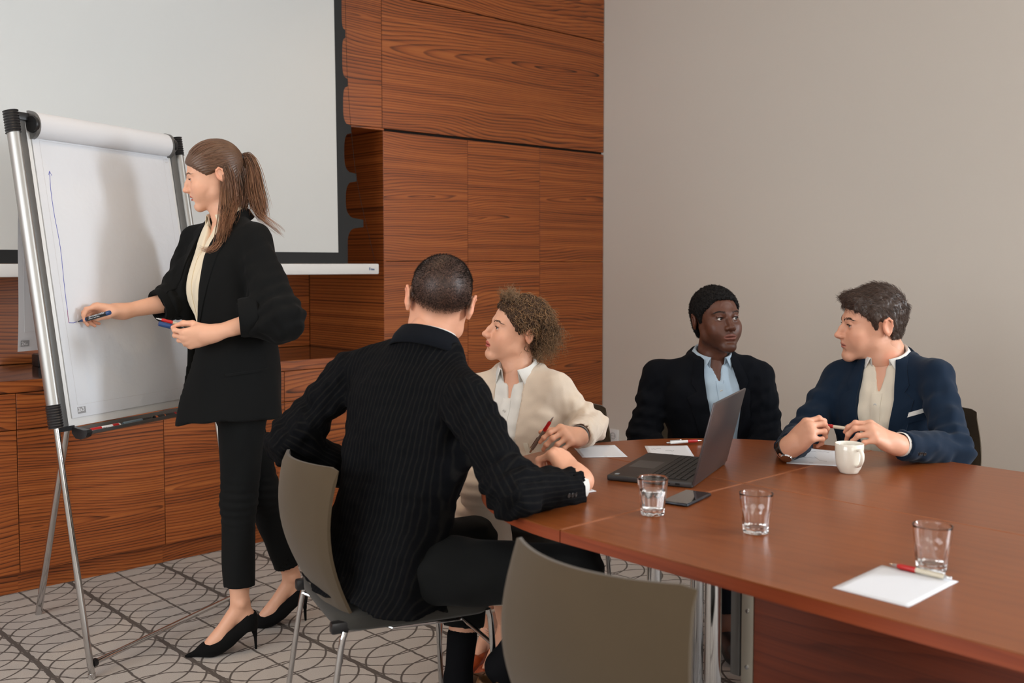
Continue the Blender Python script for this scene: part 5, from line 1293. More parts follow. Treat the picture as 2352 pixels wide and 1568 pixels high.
def tint(base, n, r_, lo=0.65, hi=1.5, warm=0.1):
    k = r_.uniform(lo, hi, (n, 1)); c = np.array(base)[None] * k; c[:, 0] *= 1 + warm * r_.uniform(-0.5, 1, n); return c
def hair_A(t, Hd):
    r_ = np.random.default_rng(21); base = lin(106, 76, 56)
    S = cap_field(Hd, 0.0085, top=0.006); keep(S, [(0.125, 0.15), (0.100, 0.062), (0.074, 0.046), (0.050, 0.022), (0.026, 0.000), (0.006, 0.004), (-0.022, 0.012), (-0.040, -0.03), (-0.055, -0.072), (-0.14, -0.085), (-0.14, 0.15)], 0.016)
    def groove(X, Y, Z): return (0.0011 * np.sin(np.arctan2(X, Z - 0.035 + 0.0 * Y) * 46 + 5 * Y * 20)).astype(np.float32)
    S.disp(groove); V, F = S.mesh(1); n = len(V)
    c = np.array(base)[None] * (0.75 + 0.35 * np.sin(np.arctan2(V[:, 0], V[:, 2] - 0.035) * 60 + 60 * V[:, 1])[:, None] * 0.5)
    hair = mk('hair', Hd['tw'](V), F, M['hair'], t, smooth=True, world=True, col={'Col': c})
    knot = V3(0, -0.112, 0.040); ctr = V3(0, -0.012, 0.034); rad = np.array((0.0735, 0.0955, 0.086)) + 0.0098; m = 12; L = []
    for i in range(900):
        th = r_.uniform(-1, 1) * 1.75; y0 = r_.uniform(-0.03, 0.10)
        y0 = min(y0, 0.088 - 0.055 * (abs(th) / 1.75) ** 1.3); p0 = shell(np.array([[math.sin(th) * 0.08, y0, 0.034 + math.cos(th) * 0.08]]), ctr, rad)[0]
        u = np.linspace(0, 1, m)[:, None]; p = p0 * (1 - u) + (knot + r_.normal(0, 0.004, 3)) * u; p[:, 2] += (np.sin(u * math.pi) * (0.012 if abs(th) < 1 else -0.004))[:, 0]
        q = shell(p, ctr, rad + r_.uniform(-0.0015, 0.0018)); w = np.clip((u - 0.82) / 0.18, 0, 1); L.append(q * (1 - w) + p * w)
    V, Q, ids = strands(np.array(L), r_.uniform(0.0006, 0.0011, 900), 3, False); mk('hair_strands', Hd['tw'](V), Q, M['hair'], hair, smooth=True, world=True, col={'Col': tint(base, 900, r_)[ids]})
    # tail and loose lengths, in world space
    def bundle(name, ctrl, n, spread, rr, dark=1.0, wave=0.006, sub=hair):
        ctrl = np.array(ctrl); L = []
        for i in range(n):
            k = r_.normal(0, 1, 3); amp = np.array(spread)[:, None] * k[None]; path = smooth_path(ctrl + amp, 22); u = np.linspace(0, 1, 22); ph = r_.uniform(0, 6.28)
            cut = r_.uniform(0.8, 1.0); path = path + (np.sin(u * 9 + ph) * wave * u)[:, None] * unit(r_.normal(0, 1, 3)); path = smooth_path(path[:max(6, int(22 * cut))], 22); L.append(path)
        V, Q, ids = strands(np.array(L), r_.uniform(rr * 0.7, rr * 1.3, n), 3, True); u = np.tile(np.repeat(np.linspace(0, 1, 22), 3), n)
        cc = tint(base, n, r_, 0.6, 1.6)[ids] * dark * (1 + 0.9 * u[:, None] * np.array((0.9, 0.75, 0.55))[None]); mk(name, V, Q, M['hair'], sub, smooth=True, world=True, col={'Col': cc})
    W = lambda *a: P2W(*a)
    kn = Hd['tw'](knot[None])[0]
    bundle('ponytail', [kn, W(571, 362, 3.60), W(584, 395, 3.60), W(591, 440, 3.59), W(600, 478, 3.58), W(606, 505, 3.57)], 420, [0.004, 0.007, 0.010, 0.012, 0.012, 0.010], 0.0011)
    bundle('ponytail', [kn, W(566, 372, 3.61), W(572, 410, 3.60), W(578, 450, 3.59), W(592, 490, 3.58), W(640, 528, 3.52), W(650, 540, 3.50)], 60, [0.003, 0.006, 0.010, 0.011, 0.008, 0.008, 0.004], 0.0009)
    hl = lambda *a: Hd['tw'](np.array([a]))[0]
    bundle('loose_hair', [hl(-0.058, -0.050, 0.030), hl(-0.066, -0.052, -0.030), W(531, 470, 3.52), W(522, 505, 3.47), W(512, 545, 3.42)], 300, [0.009, 0.010, 0.011, 0.009, 0.007], 0.0008, 1.0, 0.020)
    bundle('loose_hair', [hl(-0.060, -0.034, 0.022), hl(-0.069, -0.030, -0.040), W(513, 480, 3.48), W(510, 520, 3.46), W(500, 562, 3.43), W(478, 575, 3.43), W(452, 566, 3.45)], 110, [0.004, 0.005, 0.007, 0.009, 0.008, 0.005, 0.003], 0.0009)
    bundle('loose_hair', [W(545, 385, 3.58), W(553, 425, 3.59), W(556, 465, 3.58), W(552, 500, 3.57)], 200, [0.012, 0.014, 0.014, 0.012], 0.0011, 0.8)
    # hair tie
    R = frame_of(kn, W(571, 364, 3.60)); MB().tube([kn + 0.004 * R[:, 2] + 0.0115 * (math.cos(a) * R[:, 0] + math.sin(a) * R[:, 1]) for a in np.linspace(0, 2 * math.pi, 20, endpoint=False)], 0.004, 8, closed=True).build('hair_tie', M['black'], t, world=True)
def person_A():
    t = thing('person', 'standing woman in black blazer and black trousers writing on the flip chart', 'person', (1.75, 3.25, 0))
    f = unit(V3(-0.999, -0.040, 0)); r = V3(f[1], -f[0], 0); up = V3(0, 0, 1); fh_ = unit(V3(-0.965, 0.22, 0)); rh_ = V3(fh_[1], -fh_[0], 0)
    hip = P2W(543, 880, 3.56); nb = P2W(521, 500, 3.585)
    # ---- head
    fh = V3(math.cos(math.radians(150.5)) * math.cos(math.radians(-14)), math.sin(math.radians(150.5)) * math.cos(math.radians(-14)), math.sin(math.radians(-14)))
    rh = np.cross(fh, up); uh = unit(np.cross(rh, fh) - 0.10 * unit(rh))
    ho = V3(1.6783, 3.3455, 1.6424)
    Hd = head(t, dict(fem=1, jaw=0.93, nose=0.84, nosew=0.80, lip=0.95, neck_r=0.045, ear=0.85, scale=0.93, neck_world=nb + V3(0, 0, 0.0), open=0.35, lid=0.9, browth=0.65, brown=55, browr=0.00034),
              ho, fh, uh, SK_A, [lin(58, 38, 26)], lin(178, 84, 70), lin(70, 48, 34), gaze=fh - V3(0, 0, 0.35))
    parts = [(Hd['V'], Hd['F'], Hd['col'])]
    # ---- arms
    shL = nb - r * 0.172 + V3(0, 0, -0.088); shR = nb + r * 0.165 + f * 0.03 + V3(0, 0, -0.088)
    elL = P2W(640, 722, 3.385); wrL = P2W(462, 738, 3.325)
    elR = P2W(398, 692, 3.60); wrR = P2W(268, 735, 3.445)
    tip = fc(0.146, 1.134, 0.007)                                   # marker tip on the paper
    # left hand, palm up holding two pens
    dL = unit(P2W(390, 752, 3.30) - wrL); nL = unit(V3(0, 0, -0.35) - FWD * 0.85 + V3(0, 0, 0))
    HL = hand(-1, wrL, dL, nL, [(40, 40, 18), (48, 46, 24), (52, 50, 26), (56, 50, 26)], [(0.80, 0.45, -0.50), (0.92, 0.05, -0.40), (0.96, -0.20, -0.25)], fore=(elL, 0.88), fore_r=(0.0235, 0.036), sc=0.93, grip=P2W(402, 747, 3.325))
    parts.append((HL['V'], HL['F'], hand_colour(HL, SK_A)))
    # right hand, writing
    dR = unit(P2W(205, 728, 3.40) - wrR); nR = unit(FWD * 0.30 + V3(0, 0, 0.90))
    HR = hand(+1, wrR, dR, nR, [(26, 48, 30), (38, 58, 34), (50, 66, 38), (58, 70, 38)], [(0.70, 0.45, -0.55), (0.90, -0.10, -0.30), (0.94, -0.30, 0.0)], fore=(elR, 0.92), fore_r=(0.0235, 0.035), sc=0.93, grip=tip + unit(P2W(261, 715, 3.365) - tip) * 0.036 + FWD * 0.004)
    parts.append((HR['V'], HR['F'], hand_colour(HR, SK_A)))
    # ---- legs and feet
    hpL = hip - rh_ * 0.085; hpR = hip + rh_ * 0.085; knL = P2W(548, 1150, 3.50); knR = P2W(604, 1130, 3.66)
    feet = []
    for (heel, toe, nm) in ((V3(1.701, 3.13, 0), V3(1.500, 3.211, 0), 'L'), (V3(1.976, 3.258, 0), V3(1.775, 3.328, 0), 'R')):
        fy = unit(toe - heel); fx = np.cross(fy, up); R3 = np.stack([fx, fy, up], 1); T = lambda x, y, z, h=heel: h + R3 @ V3(x, y + 0.018, z)
        S = SDF(heel - 0.09 + V3(0, 0, 0.05), np.maximum(heel, toe) + V3(0.10, 0.10, 0.34), 0.003)
        S = SDF(np.minimum(heel, toe) - V3(0.09, 0.09, 0.0), np.maximum(heel, toe) + V3(0.09, 0.09, 0.36), 0.003)
        ank = T(0, 0.035, 0.185); sh_ = (knL if nm == 'L' else knR)
        top = ank + unit(sh_ - ank) * 0.14
        S.add(cone(top, ank, 0.043, 0.031)); S.add(ell(T(0, 0.012, 0.115), (0.026, 0.030, 0.034), R3), 0.02); S.add(cone(T(0, 0.030, 0.160), T(0, 0.118, 0.045), 0.029, 0.022), 0.022); S.add(cone(T(0, 0.10, 0.058), T(0, 0.165, 0.018), 0.026, 0.014), 0.02)
        for q in (-1, 1): S.add(ell(T(q * 0.027, 0.030, 0.172), (0.009, 0.012, 0.012), R3), 0.012)
        V, F = S.mesh(1); parts.append((V, F, np.tile(np.array(SK_A), (len(V), 1)))); feet.append((T, ank, R3, top))
        # pump
        S = SDF(np.minimum(heel, toe) - V3(0.08, 0.08, 0.01), np.maximum(heel, toe) + V3(0.08, 0.08, 0.19), 0.0026)
        S.add(ell(T(0, 0.008, 0.108), (0.031, 0.034, 0.040), R3)); 
        for a, b, ra, rb in (((0, 0.012, 0.088), (0, 0.075, 0.050), 0.026, 0.026), ((0, 0.075, 0.050), (0, 0.132, 0.022), 0.027, 0.022)):
            for q in (-0.008, 0.008): S.add(cone(T(a[0] + q, a[1], a[2]), T(b[0] + q, b[1], b[2]), ra, rb), 0.02)
        S.add(ell(T(0, 0.128, 0.024), (0.037, 0.045, 0.023), R3), 0.02); S.add(cone(T(0, 0.14, 0.020), T(0, 0.212, 0.0075), 0.021, 0.005), 0.02)
        # throat: cut away above a line falling from the heel top to the toes
        S.sub(prism(T(0, 0, 0), fy, up, fx, [(-0.06, 0.150), (0.0, 0.146), (0.05, 0.108), (0.10, 0.062), (0.135, 0.042), (0.150, 0.044), (0.155, 0.3), (-0.06, 0.3)], -0.1, 0.1), 0.006)
        S.sub(cone(T(0, 0.008, 0.125), T(0, 0.02, 0.2), 0.024, 0.03))
        # arch under the shoe
        S.sub(prism(T(0, 0, 0), fy, up, fx, [(-0.06, -0.05), (-0.06, 0.074), (0.012, 0.072), (0.05, 0.040), (0.085, 0.010), (0.105, 0.0), (0.3, 0.0), (0.3, -0.05)], -0.1, 0.1), 0.004)
        S.add(cone(T(0, -0.010, 0.082), T(0, -0.016, 0.050), 0.014, 0.0065), 0.012); S.add(cone(T(0, -0.016, 0.055), T(0, -0.018, 0.003), 0.0062, 0.0042), 0.004)
        V, F = S.mesh(1); mk('shoe', V, F, M['suede'], t, smooth=True, world=True)
    # hidden trunk keeps the body one figure
    ky, up_ = torso_keys(hip, nb, rh_, r, FEMALE, -0.012)
    V, F, C_, _ = flesh([loft(ky, up_), cone(shL, elL, 0.038, 0.034), cone(shR, elR, 0.038, 0.034), cone(elL, elL + (wrL - elL) * 0.3, 0.034, 0.030), cone(elR, elR + (wrR - elR) * 0.1, 0.034, 0.032), cone(hpL, knL, 0.07, 0.045), cone(hpR, knR, 0.07, 0.045), cone(knL, feet[0][3], 0.045, 0.034), cone(knR, feet[1][3], 0.045, 0.034), cone(nb - V3(0, 0, 0.03), nb + V3(0, 0, 0.02), 0.042, 0.040)], 0.02, 0.011, SK_A)
    parts.append((V, F, C_))
    body_mesh(t, parts, M['skin'])
    # ---- trousers
    S = SDF(V3(1.35, 2.95, 0.16), V3(2.1, 3.62, 1.06), 0.0055)
    S.add(loft([(hip + V3(0, 0, z) + f * fo, a, b, rh_) for z, a, b, fo in ((-0.10, 0.168, 0.115, 0.0), (0.0, 0.172, 0.118, 0.0), (0.08, 0.158, 0.108, 0), (0.14, 0.140, 0.10, 0))], up))
    for hp, kn, ft in ((hpL, knL, feet[0]), (hpR, knR, feet[1])):
        hem = ft[1] + unit(kn - ft[1]) * 0.040
        S.add(cone(hp + V3(0, 0, -0.03), kn, 0.088, 0.060), 0.03); S.add(cone(kn, hem, 0.060, 0.052), 0.02)
    S.disp(wob(5, 0.12, 0.0025, (1.2, 1.2, 0.7))); elbow_folds(S, knL, V3(0, 0, 1), 0.004, 0.03, 0.08); elbow_folds(S, knR, V3(0, 0, 1), 0.004, 0.03, 0.08)
    for hp, kn, ft in ((hpL, knL, feet[0]), (hpR, knR, feet[1])):
        ax = unit(kn - ft[1]); hem = ft[1] + ax * 0.040; S.sub(rbox(hem - ax * 0.05, (0.09, 0.09, 0.05), frame_of(hem, hem + ax))); S.sub(cone(hem - ax * 0.01, hem + ax * 0.05, 0.044, 0.044))
    V, F = S.mesh(1); tr_ = mk('trousers', V, F, M['trouser_black'], t, smooth=True, world=True)
    # ---- blouse
    ky, up_ = torso_keys(hip, nb, rh_, r, FEMALE, 0.004)
    S = SDF(V3(1.35, 2.95, 0.84), V3(2.1, 3.66, 1.56), 0.0055); S.add(loft(ky, up_)); S.add(cone(nb - r * 0.05 - V3(0, 0, 0.045), shL, 0.045, 0.04), 0.04); S.add(cone(nb + r * 0.05 - V3(0, 0, 0.045), shR, 0.045, 0.04), 0.04)
    S.sub(cone(nb + f * 0.02 - V3(0, 0, 0.01), nb + V3(0, 0, 0.1) + f * 0.03, 0.046, 0.07), 0.01); S.sub(prism(nb, r, up, f, [(-0.028, 0.05), (0.028, 0.05), (0.004, -0.13), (-0.004, -0.13)], 0.02, 0.3), 0.006)
    S.disp(wob(8, 0.07, 0.0035, (1.4, 1.4, 0.4))); Vb, Fb = S.mesh(1); bl = mk('blouse', Vb, Fb, M['blouse'], t, smooth=True, world=True)
    collar('shirt_collar', nb + V3(0, 0, -0.012), unit(V3(0, 0, 1) + f * 0.25), f, 0.050, 0.053, M['blouse'], bl, hs=0.030, leaf=0.040, point=0.045, phi0=30, spread=0.018, open_=0.15)
    pw = nb - up * 0.0
    drape('placket', S, nb, r, up, f, [(-0.002, -0.12), (0.026, -0.12), (0.026, -0.58), (-0.002, -0.58)], M['blouse'], bl, th=0.002)
    # ---- blazer
    S = SDF(V3(1.22, 2.78, 0.76), V3(2.12, 3.72, 1.60), 0.0055)
    tab = [(0.0, .186, .172, .026), (.18, .180, .156, .018), (.36, .176, .142, .014), (.56, .178, .138, .016), (.74, .180, .120, .006), (.86, .156, .094, -0.004), (.94, .096, .074, -.010), (0.985, .062, .058, -.008)]
    ky, up_ = torso_keys(hip, nb, rh_, r, tab, 0.0, hem=(-0.215, .192, .186, .036))
    S.add(loft(ky, up_))
    for q, sh in ((-1, shL), (1, shR)): S.add(cone(nb + r * q * 0.058 - V3(0, 0, 0.032), sh + V3(0, 0, 0.014), 0.038, 0.050), 0.05)
    S.disp(wob(11, 0.16, 0.004, (1.2, 1.2, 0.6))); base = S.F.copy()
    cfL = elL + (wrL - elL) * 0.50; cfR = elR + (wrR - elR) * 0.28
    S.sub(prism(nb, r, up, f, [(-0.048, 0.06), (0.050, 0.06), (0.075, -0.12), (0.100, -0.45), (0.105, -0.95), (-0.040, -0.95), (-0.066, -0.62), (-0.098, -0.42), (-0.100, -0.28), (-0.082, -0.12)], 0.045, 0.4))
    S.sub(loft([(k[0] - (up_ * 0.012 if i_ == 0 else 0), k[1] - 0.014, k[2] - 0.014, k[3]) for i_, k in enumerate(ky[:5])], up_))            # hollow below the chest
    S.sub(cone(nb - V3(0, 0, 0.03), nb + V3(0, 0, 0.12), 0.050, 0.056)); cut = S.F.copy()
    S.F = smin(sleeve_field(S, shL, elL + unit(elL - shL) * 0.012, cfL, (0.058, 0.072, 0.060), 0.05), sleeve_field(S, shR, elR, cfR, (0.056, 0.060, 0.052), 0.03), 0.001)
    S.disp(wob(12, 0.10, 0.004, (1.2, 1.2, 0.6))); S.disp(wob(14, 0.045, 0.0018)); elbow_folds(S, elL, elL - shL, 0.008, 0.05, 0.10); elbow_folds(S, elR, cfR - elR, 0.006, 0.04, 0.10)
    for el_, cf_, rr in ((elL, cfL, 0.060), (elR, cfR, 0.052)): cuff(S, cf_, cf_ - el_, rr, 0.010, 0.04)
    sl = S.F; unc = smin(base, sl, 0.025); S.F = smin(cut, sl, 0.025)
    V, F = S.mesh(1); jk = mk('blazer', V, F, M['suit_black'], t, smooth=True, world=True)
    for el_, cf_, rr in ((elL, cfL, 0.062), (elR, cfR, 0.056)):     # turned-up cuffs
        d = unit(cf_ - el_); C2 = frame_of(cf_, cf_ + d)
        prof = [(rr - 0.008, 0.002), (rr + 0.001, 0.003), (rr + 0.004, -0.008), (rr + 0.006, -0.055), (rr + 0.002, -0.060), (rr - 0.004, -0.058)]
        MB().lathe(prof, 40, cf_, C2).build('turned_cuff', M['suit_black'], jk, world=True, sharp=70)
    lap = [(-0.050, 0.02), (-0.082, -0.12), (-0.100, -0.28), (-0.098, -0.42), (-0.128, -0.26), (-0.140, -0.10), (-0.112, -0.075), (-0.122, -0.050), (-0.085, 0.0)]
    drape('lapel', S, nb, r, up, f, lap, M['suit_black'], jk, field=unc, th=0.004, puff=0.002)
    lap2 = [(0.052, 0.02), (0.085, 0.0), (0.112, -0.050), (0.098, -0.075), (0.118, -0.10), (0.108, -0.22), (0.098, -0.44), (0.088, -0.2)]
    drape('lapel', S, nb, r, up, f, lap2, M['suit_black'], jk, field=unc, th=0.004, puff=0.002)
    collar('collar', nb + V3(0, 0, -0.020) - f * 0.010, unit(up + f * 0.35), f, 0.064, 0.064, M['suit_black'], jk, hs=0.030, leaf=0.042, point=0.0, phi0=55, spread=0.024, th=0.004)
    sd = unit(-r * 0.93 + f * 0.30); sx = np.cross(up, sd)
    drape('pocket_flap', S, hip + V3(0, 0, 0.045), sx, up, sd, [(-0.075, 0.0), (0.075, 0.012), (0.075, 0.020), (-0.075, 0.008)], M['suit_black'], jk, field=unc, th=0.003)
    hair_A(t, Hd)
    return t, Hd, HL, HR, dict(nb=nb, tip=tip, wrL=wrL, f=f, r=r)
FWD = V3(math.cos(YAW), math.sin(YAW), 0); RGT = V3(math.sin(YAW), -math.cos(YAW), 0)
A_t, A_H, A_HL, A_HR, A_i = person_A()
# ================================================================ persons C, D, E at the table; B from behind
def rotz(v, deg): a = math.radians(deg); return V3(v[0] * math.cos(a) - v[1] * math.sin(a), v[0] * math.sin(a) + v[1] * math.cos(a), v[2])
def hframe(yaw, pitch, roll):
    y, p, q = [math.radians(k) for k in (yaw, pitch, roll)]; f = V3(math.cos(y) * math.cos(p), math.sin(y) * math.cos(p), math.sin(p)); r = unit(np.cross(f, V3(0, 0, 1))); u = np.cross(r, f)
    r2 = r * math.cos(q) + u * math.sin(q); return f, np.cross(r2, f)
def shoe_flat(heel, toe, name, mat, parent, ht=0.075):
    fy = unit(toe - heel); up = V3(0, 0, 1); fx = np.cross(fy, up); R3 = np.stack([fx, fy, up], 1); T = lambda x, y, z: heel + R3 @ V3(x, y, z); L = np.linalg.norm(toe - heel)
    S = SDF(np.minimum(heel, toe) - V3(0.08, 0.08, 0.02), np.maximum(heel, toe) + V3(0.08, 0.08, 0.13), 0.004)
    S.add(ell(T(0, 0.035, 0.045), (0.034, 0.042, 0.050), R3)); S.add(cone(T(0, 0.05, 0.045), T(0, L * 0.62, 0.035), 0.036, 0.038), 0.02); S.add(ell(T(0, L * 0.72, 0.028), (0.045, L * 0.28, 0.032), R3), 0.02)
    S.sub(rbox(T(0, L / 2, -0.05), (0.3, 0.3, 0.05), R3)); S.sub(cone(T(0, 0.035, 0.085), T(0, 0.05, 0.14), 0.034, 0.036)); V, F = S.mesh(1)
    return mk(name, V, F, mat, parent, smooth=True, world=True)
def legs(person, hipc, r, f, knees, ankles, mat, name='trousers', rad=(0.090, 0.068, 0.055), grow=0.0, hemgap=0.05, seed=3):
    """trousers: pelvis, thighs and shins"""
    P = [hipc, *knees, *ankles]; P = np.array(P); S = SDF(P.min(0) - 0.20, P.max(0) + 0.20, 0.0065)
    S.add(ell(hipc, (0.185 + grow, 0.14 + grow, 0.115), np.stack([r, f, V3(0, 0, 1)], 1)))
    hems = []
    for q, kn, an in ((-1, knees[0], ankles[0]), (1, knees[1], ankles[1])):
        hp = hipc + r * 0.095 * q; T = SDF.__new__(SDF); T.__dict__.update(S.__dict__); T.F = np.full_like(S.F, 0.5)
        hem = an + unit(kn - an) * hemgap; T.add(cone(hp, kn, rad[0], rad[1])); T.add(cone(kn, hem, rad[1], rad[2]), 0.03); S.F = smin(S.F, T.F, 0.03); hems.append((hem, unit(kn - an)))
    S.disp(wob(seed, 0.11, 0.003))
    for kn in knees: elbow_folds(S, kn, V3(0, 0, 1), 0.004, 0.035, 0.09)
    for hem, ax in hems: S.sub(rbox(hem - ax * 0.04, (0.09, 0.09, 0.04), frame_of(hem, hem + ax))); S.sub(cone(hem - ax * 0.01, hem + ax * 0.03, rad[2] - 0.009, rad[2] - 0.009))
    V, F = S.mesh(1); return mk(name, V, F, mat, person, smooth=True, world=True)
def jacket(person, pel, nb, r0, r1, tab, shs, els, cfs, rad, mat, opening, hem, name='suit_jacket', h=0.0058, wid=1.0, folds=0.0045, fold_wl=0.13, seed=1, pad=0.046, kneck=0.058, el_amp=0.006, gap=None):
    keys, up = torso_keys(pel, nb, r0, r1, tab, 0.010, hem=hem, wid=wid); f1 = np.cross(up, unit(r1 - up * np.dot(r1, up)))
    pts = np.array([*[k[0] for k in keys], *shs, *els, *cfs]); S = SDF(pts.min(0) - 0.21, pts.max(0) + np.array((0.21, 0.21, 0.10)), h)
    S.add(loft(keys, up)); ru = unit(r1 - up * np.dot(r1, up))
    for q, sh in ((-1, shs[0]), (1, shs[1])): S.add(cone(nb + ru * q * 0.062 - up * 0.030, sh + up * 0.012, pad - 0.004, pad + 0.004), 0.05)
    S.disp(wob(seed, fold_wl, folds)); S.disp(wob(seed + 5, 0.05, folds * 0.3)); base = S.F.copy()
    if opening: S.sub(prism(nb, ru, up, f1, opening, 0.03, 0.4))
    S.sub(cone(nb - up * 0.025 + f1 * 0.004, nb + up * 0.12 + f1 * 0.02, kneck, kneck + 0.006)); cut = S.F.copy(); sl = None
    for q in (0, 1):
        a = sleeve_field(S, shs[q], els[q], cfs[q], rad, 0.03); sl = a if sl is None else np.minimum(sl, a)
    S.F = sl; S.disp(wob(seed + 9, 0.085, folds * 0.9)); S.disp(wob(seed + 10, 0.040, folds * 0.45))
    for q in (0, 1):
        elbow_folds(S, els[q], els[q] - shs[q], el_amp, 0.040, 0.10); elbow_folds(S, (els[q] * 0.45 + shs[q] * 0.55), els[q] - shs[q], el_amp * 0.6, 0.06, 0.10); cuff(S, cfs[q], cfs[q] - els[q], rad[2], 0.009, 0.03)
    sl = S.F.copy(); unc = smin(base, sl, 0.022); S.F = smin(cut, sl, 0.022); V, F = S.mesh(1)
    return dict(S=S, V=V, F=F, unc=unc, base=base, sl=sl, up=up, r=ru, f=f1, keys=keys, nb=nb)
def notch_lapels(J, mat, parent, inner_l, inner_r, w=0.055, notch=0.11, bottom=-0.40, th=0.004):
    for q, inn in ((-1, inner_l), (1, inner_r)):
        top = inn[0]; pts = list(inn)
        outer = [(q * (abs(inn[0][0]) + 0.030), 0.010), (q * (abs(inn[0][0]) + 0.052), -notch + 0.045), (q * (abs(inn[0][0]) + 0.040), -notch + 0.022), (q * (abs(inn[0][0]) + w + 0.014), -notch), (q * (abs(inn[len(inn) // 2][0]) + w * 0.75), (bottom - notch) * 0.55)]
        poly = pts + outer[::-1]
        if q > 0: poly = poly[::-1]
        drape('lapel', J['S'], J['nb'], J['r'], J['up'], J['f'], poly, mat, parent, field=J['base'], th=th, puff=0.0025)
def shirt(J, person, mat, name, inset=0.010, box=0.16, low=-0.5, neck_cut=None, seed=4, folds=0.003, vcut=None):
    S = SDF.__new__(SDF); S.__dict__.update(J['S'].__dict__); S.F = J['base'] + np.float32(inset); nb, r, up, f = J['nb'], J['r'], J['up'], J['f']
    S.disp(wob(seed, 0.06, folds, (1.3, 1.3, 0.6)))
    g, lo, hi = prism(nb, r, up, f, [(-box, 0.06), (box, 0.06), (box, low), (-box, low)], -0.12, 0.4); S.F = np.maximum(S.F, g(S.ax[0][:, None, None], S.ax[1][None, :, None], S.ax[2][None, None, :]))
    S.sub(cone(nb - up * 0.02 + f * 0.012, nb + up * 0.12 + f * 0.03, 0.052, 0.06), 0.008)
    if vcut: S.sub(prism(nb, r, up, f, vcut, 0.0, 0.4), 0.004)
    V, F = S.mesh(1); o = mk(name, V, F, mat, person, smooth=True, world=True); return o, S
def placket(So, J, mat, parent, x0=-0.015, x1=0.016, top=-0.07, low=-0.46, btn=None, gap=0.085, rr=0.0055):
    nb, r, up, f = J['nb'], J['r'], J['up'], J['f']
    drape('placket', So, nb, r, up, f, [(x0, top), (x0, low), (x1, low), (x1, top)], mat, parent, th=0.0018)
    z = top - 0.035
    while z > low and btn is not None:
        p, n = surf(So, nb + up * z + r * (x0 + x1) / 2, f); button('button', p + f * 0.0035, f, rr, btn, parent); z -= gap
def person_D():
    t = thing('person', 'seated man in dark navy suit and pale blue open shirt, looking aside', 'person', (3.20, 2.31, 0)); sk = lin(88, 54, 40)
    nb = P2W(1634, 816, 3.83); pel = V3(3.235, 2.345, 0.50); f = unit(-FWD * 0.98 + RGT * 0.16); r = V3(f[1], -f[0], 0); up = V3(0, 0, 1)
    fh, uh = hframe(-114.8, 5.5, -1.5)
    Hd = head(t, dict(jaw=1.04, nose=0.72, nosew=1.28, lip=1.12, neck_r=0.051, ear=0.9, neck_world=nb, stubble=0.35, stubcol=lin(30, 20, 16), browth=0.9, flush=(1.05, 0.9, 0.85), lidtint=(0.8, 0.75, 0.7), lid=1.15),
              V3(3.1456, 2.2637, 1.1208), fh, uh, sk, [lin(14, 11, 10)], lin(122, 74, 64), lin(34, 22, 16), gaze=fh + RGT * 0.35 + V3(0, 0, 0.03))
    parts = [(Hd['V'], Hd['F'], Hd['col'])]
    shs = [P2W(1744, 868, 3.80), P2W(1508, 866, 3.87)]; els = [P2W(1762, 1010, 3.80), P2W(1478, 1005, 3.84)]; cfs = [P2W(1716, 1110, 3.58), P2W(1545, 1110, 3.60)]
    hds = []
    for q, (el, cf) in enumerate(zip(els, cfs)):
        d = unit(cf - el); w = cf + d * 0.01; Hh = hand(-1 if q == 0 else 1, w, unit(d + V3(0, 0, -0.2)), V3(0, 0, 1), [(25, 25, 15)] * 4, [(0.8, 0.5, -0.2), (0.9, 0.2, -0.2), (0.95, 0.1, -0.2)], fore=el + (cf - el) * 0.6, h=0.003); parts.append((Hh['V'], Hh['F'], hand_colour(Hh, sk)))
    kn = [pel - r * 0.12 + f * 0.44 + V3(0, 0, 0.02), pel + r * 0.12 + f * 0.44 + V3(0, 0, 0.02)]; an = [V3(k[0], k[1], 0.09) + f * 0.03 for k in kn]
    ky, up_ = torso_keys(pel, nb, r, r, MALE, -0.012)
    V, F, C_, _ = flesh([loft(ky, up_), cone(nb - V3(0, 0, .04), nb + V3(0, 0, .03), 0.05, 0.05), cone(nb + f * 0.010 - V3(0, 0, 0.005), nb + f * 0.022 - V3(0, 0, 0.10), 0.044, 0.042)] + [cone(shs[q], els[q], 0.045, 0.04) for q in (0, 1)] + [cone(els[q], cfs[q], 0.04, 0.028) for q in (0, 1)] + [cone(pel + r * .09 * (2 * q - 1), kn[q], .075, .05) for q in (0, 1)] + [cone(kn[q], an[q], .05, .036) for q in (0, 1)], 0.02, 0.012, sk); parts.append((V, F, C_))
    body_mesh(t, parts, M['skin_dark'])
    J = jacket(t, pel, nb, r, r, MALE, shs, els, cfs, (0.057, 0.058, 0.046), M['suit_dark'], [(-0.046, 0.06), (0.052, 0.06), (0.060, -0.12), (0.030, -0.33), (0.022, -0.60), (-0.050, -0.60), (-0.052, -0.33), (-0.072, -0.12)], (-0.22, .18, .14), seed=31, wid=1.0)
    jk = mk('suit_jacket', J['V'], J['F'], M['suit_dark'], t, smooth=True, world=True)
    notch_lapels(J, M['suit_dark'], jk, [(-0.050, 0.01), (-0.074, -0.12), (-0.054, -0.33), (-0.050, -0.50)], [(0.054, 0.01), (0.062, -0.12), (0.032, -0.33), (0.026, -0.50)], w=0.062, notch=0.12, bottom=-0.45)
    collar('collar', nb + V3(0, 0, -0.028) - f * 0.012, unit(V3(0, 0, 1) + f * 0.30), f, 0.074, 0.074, M['suit_dark'], jk, hs=0.028, leaf=0.040, point=0.0, phi0=50, spread=0.026, th=0.004)
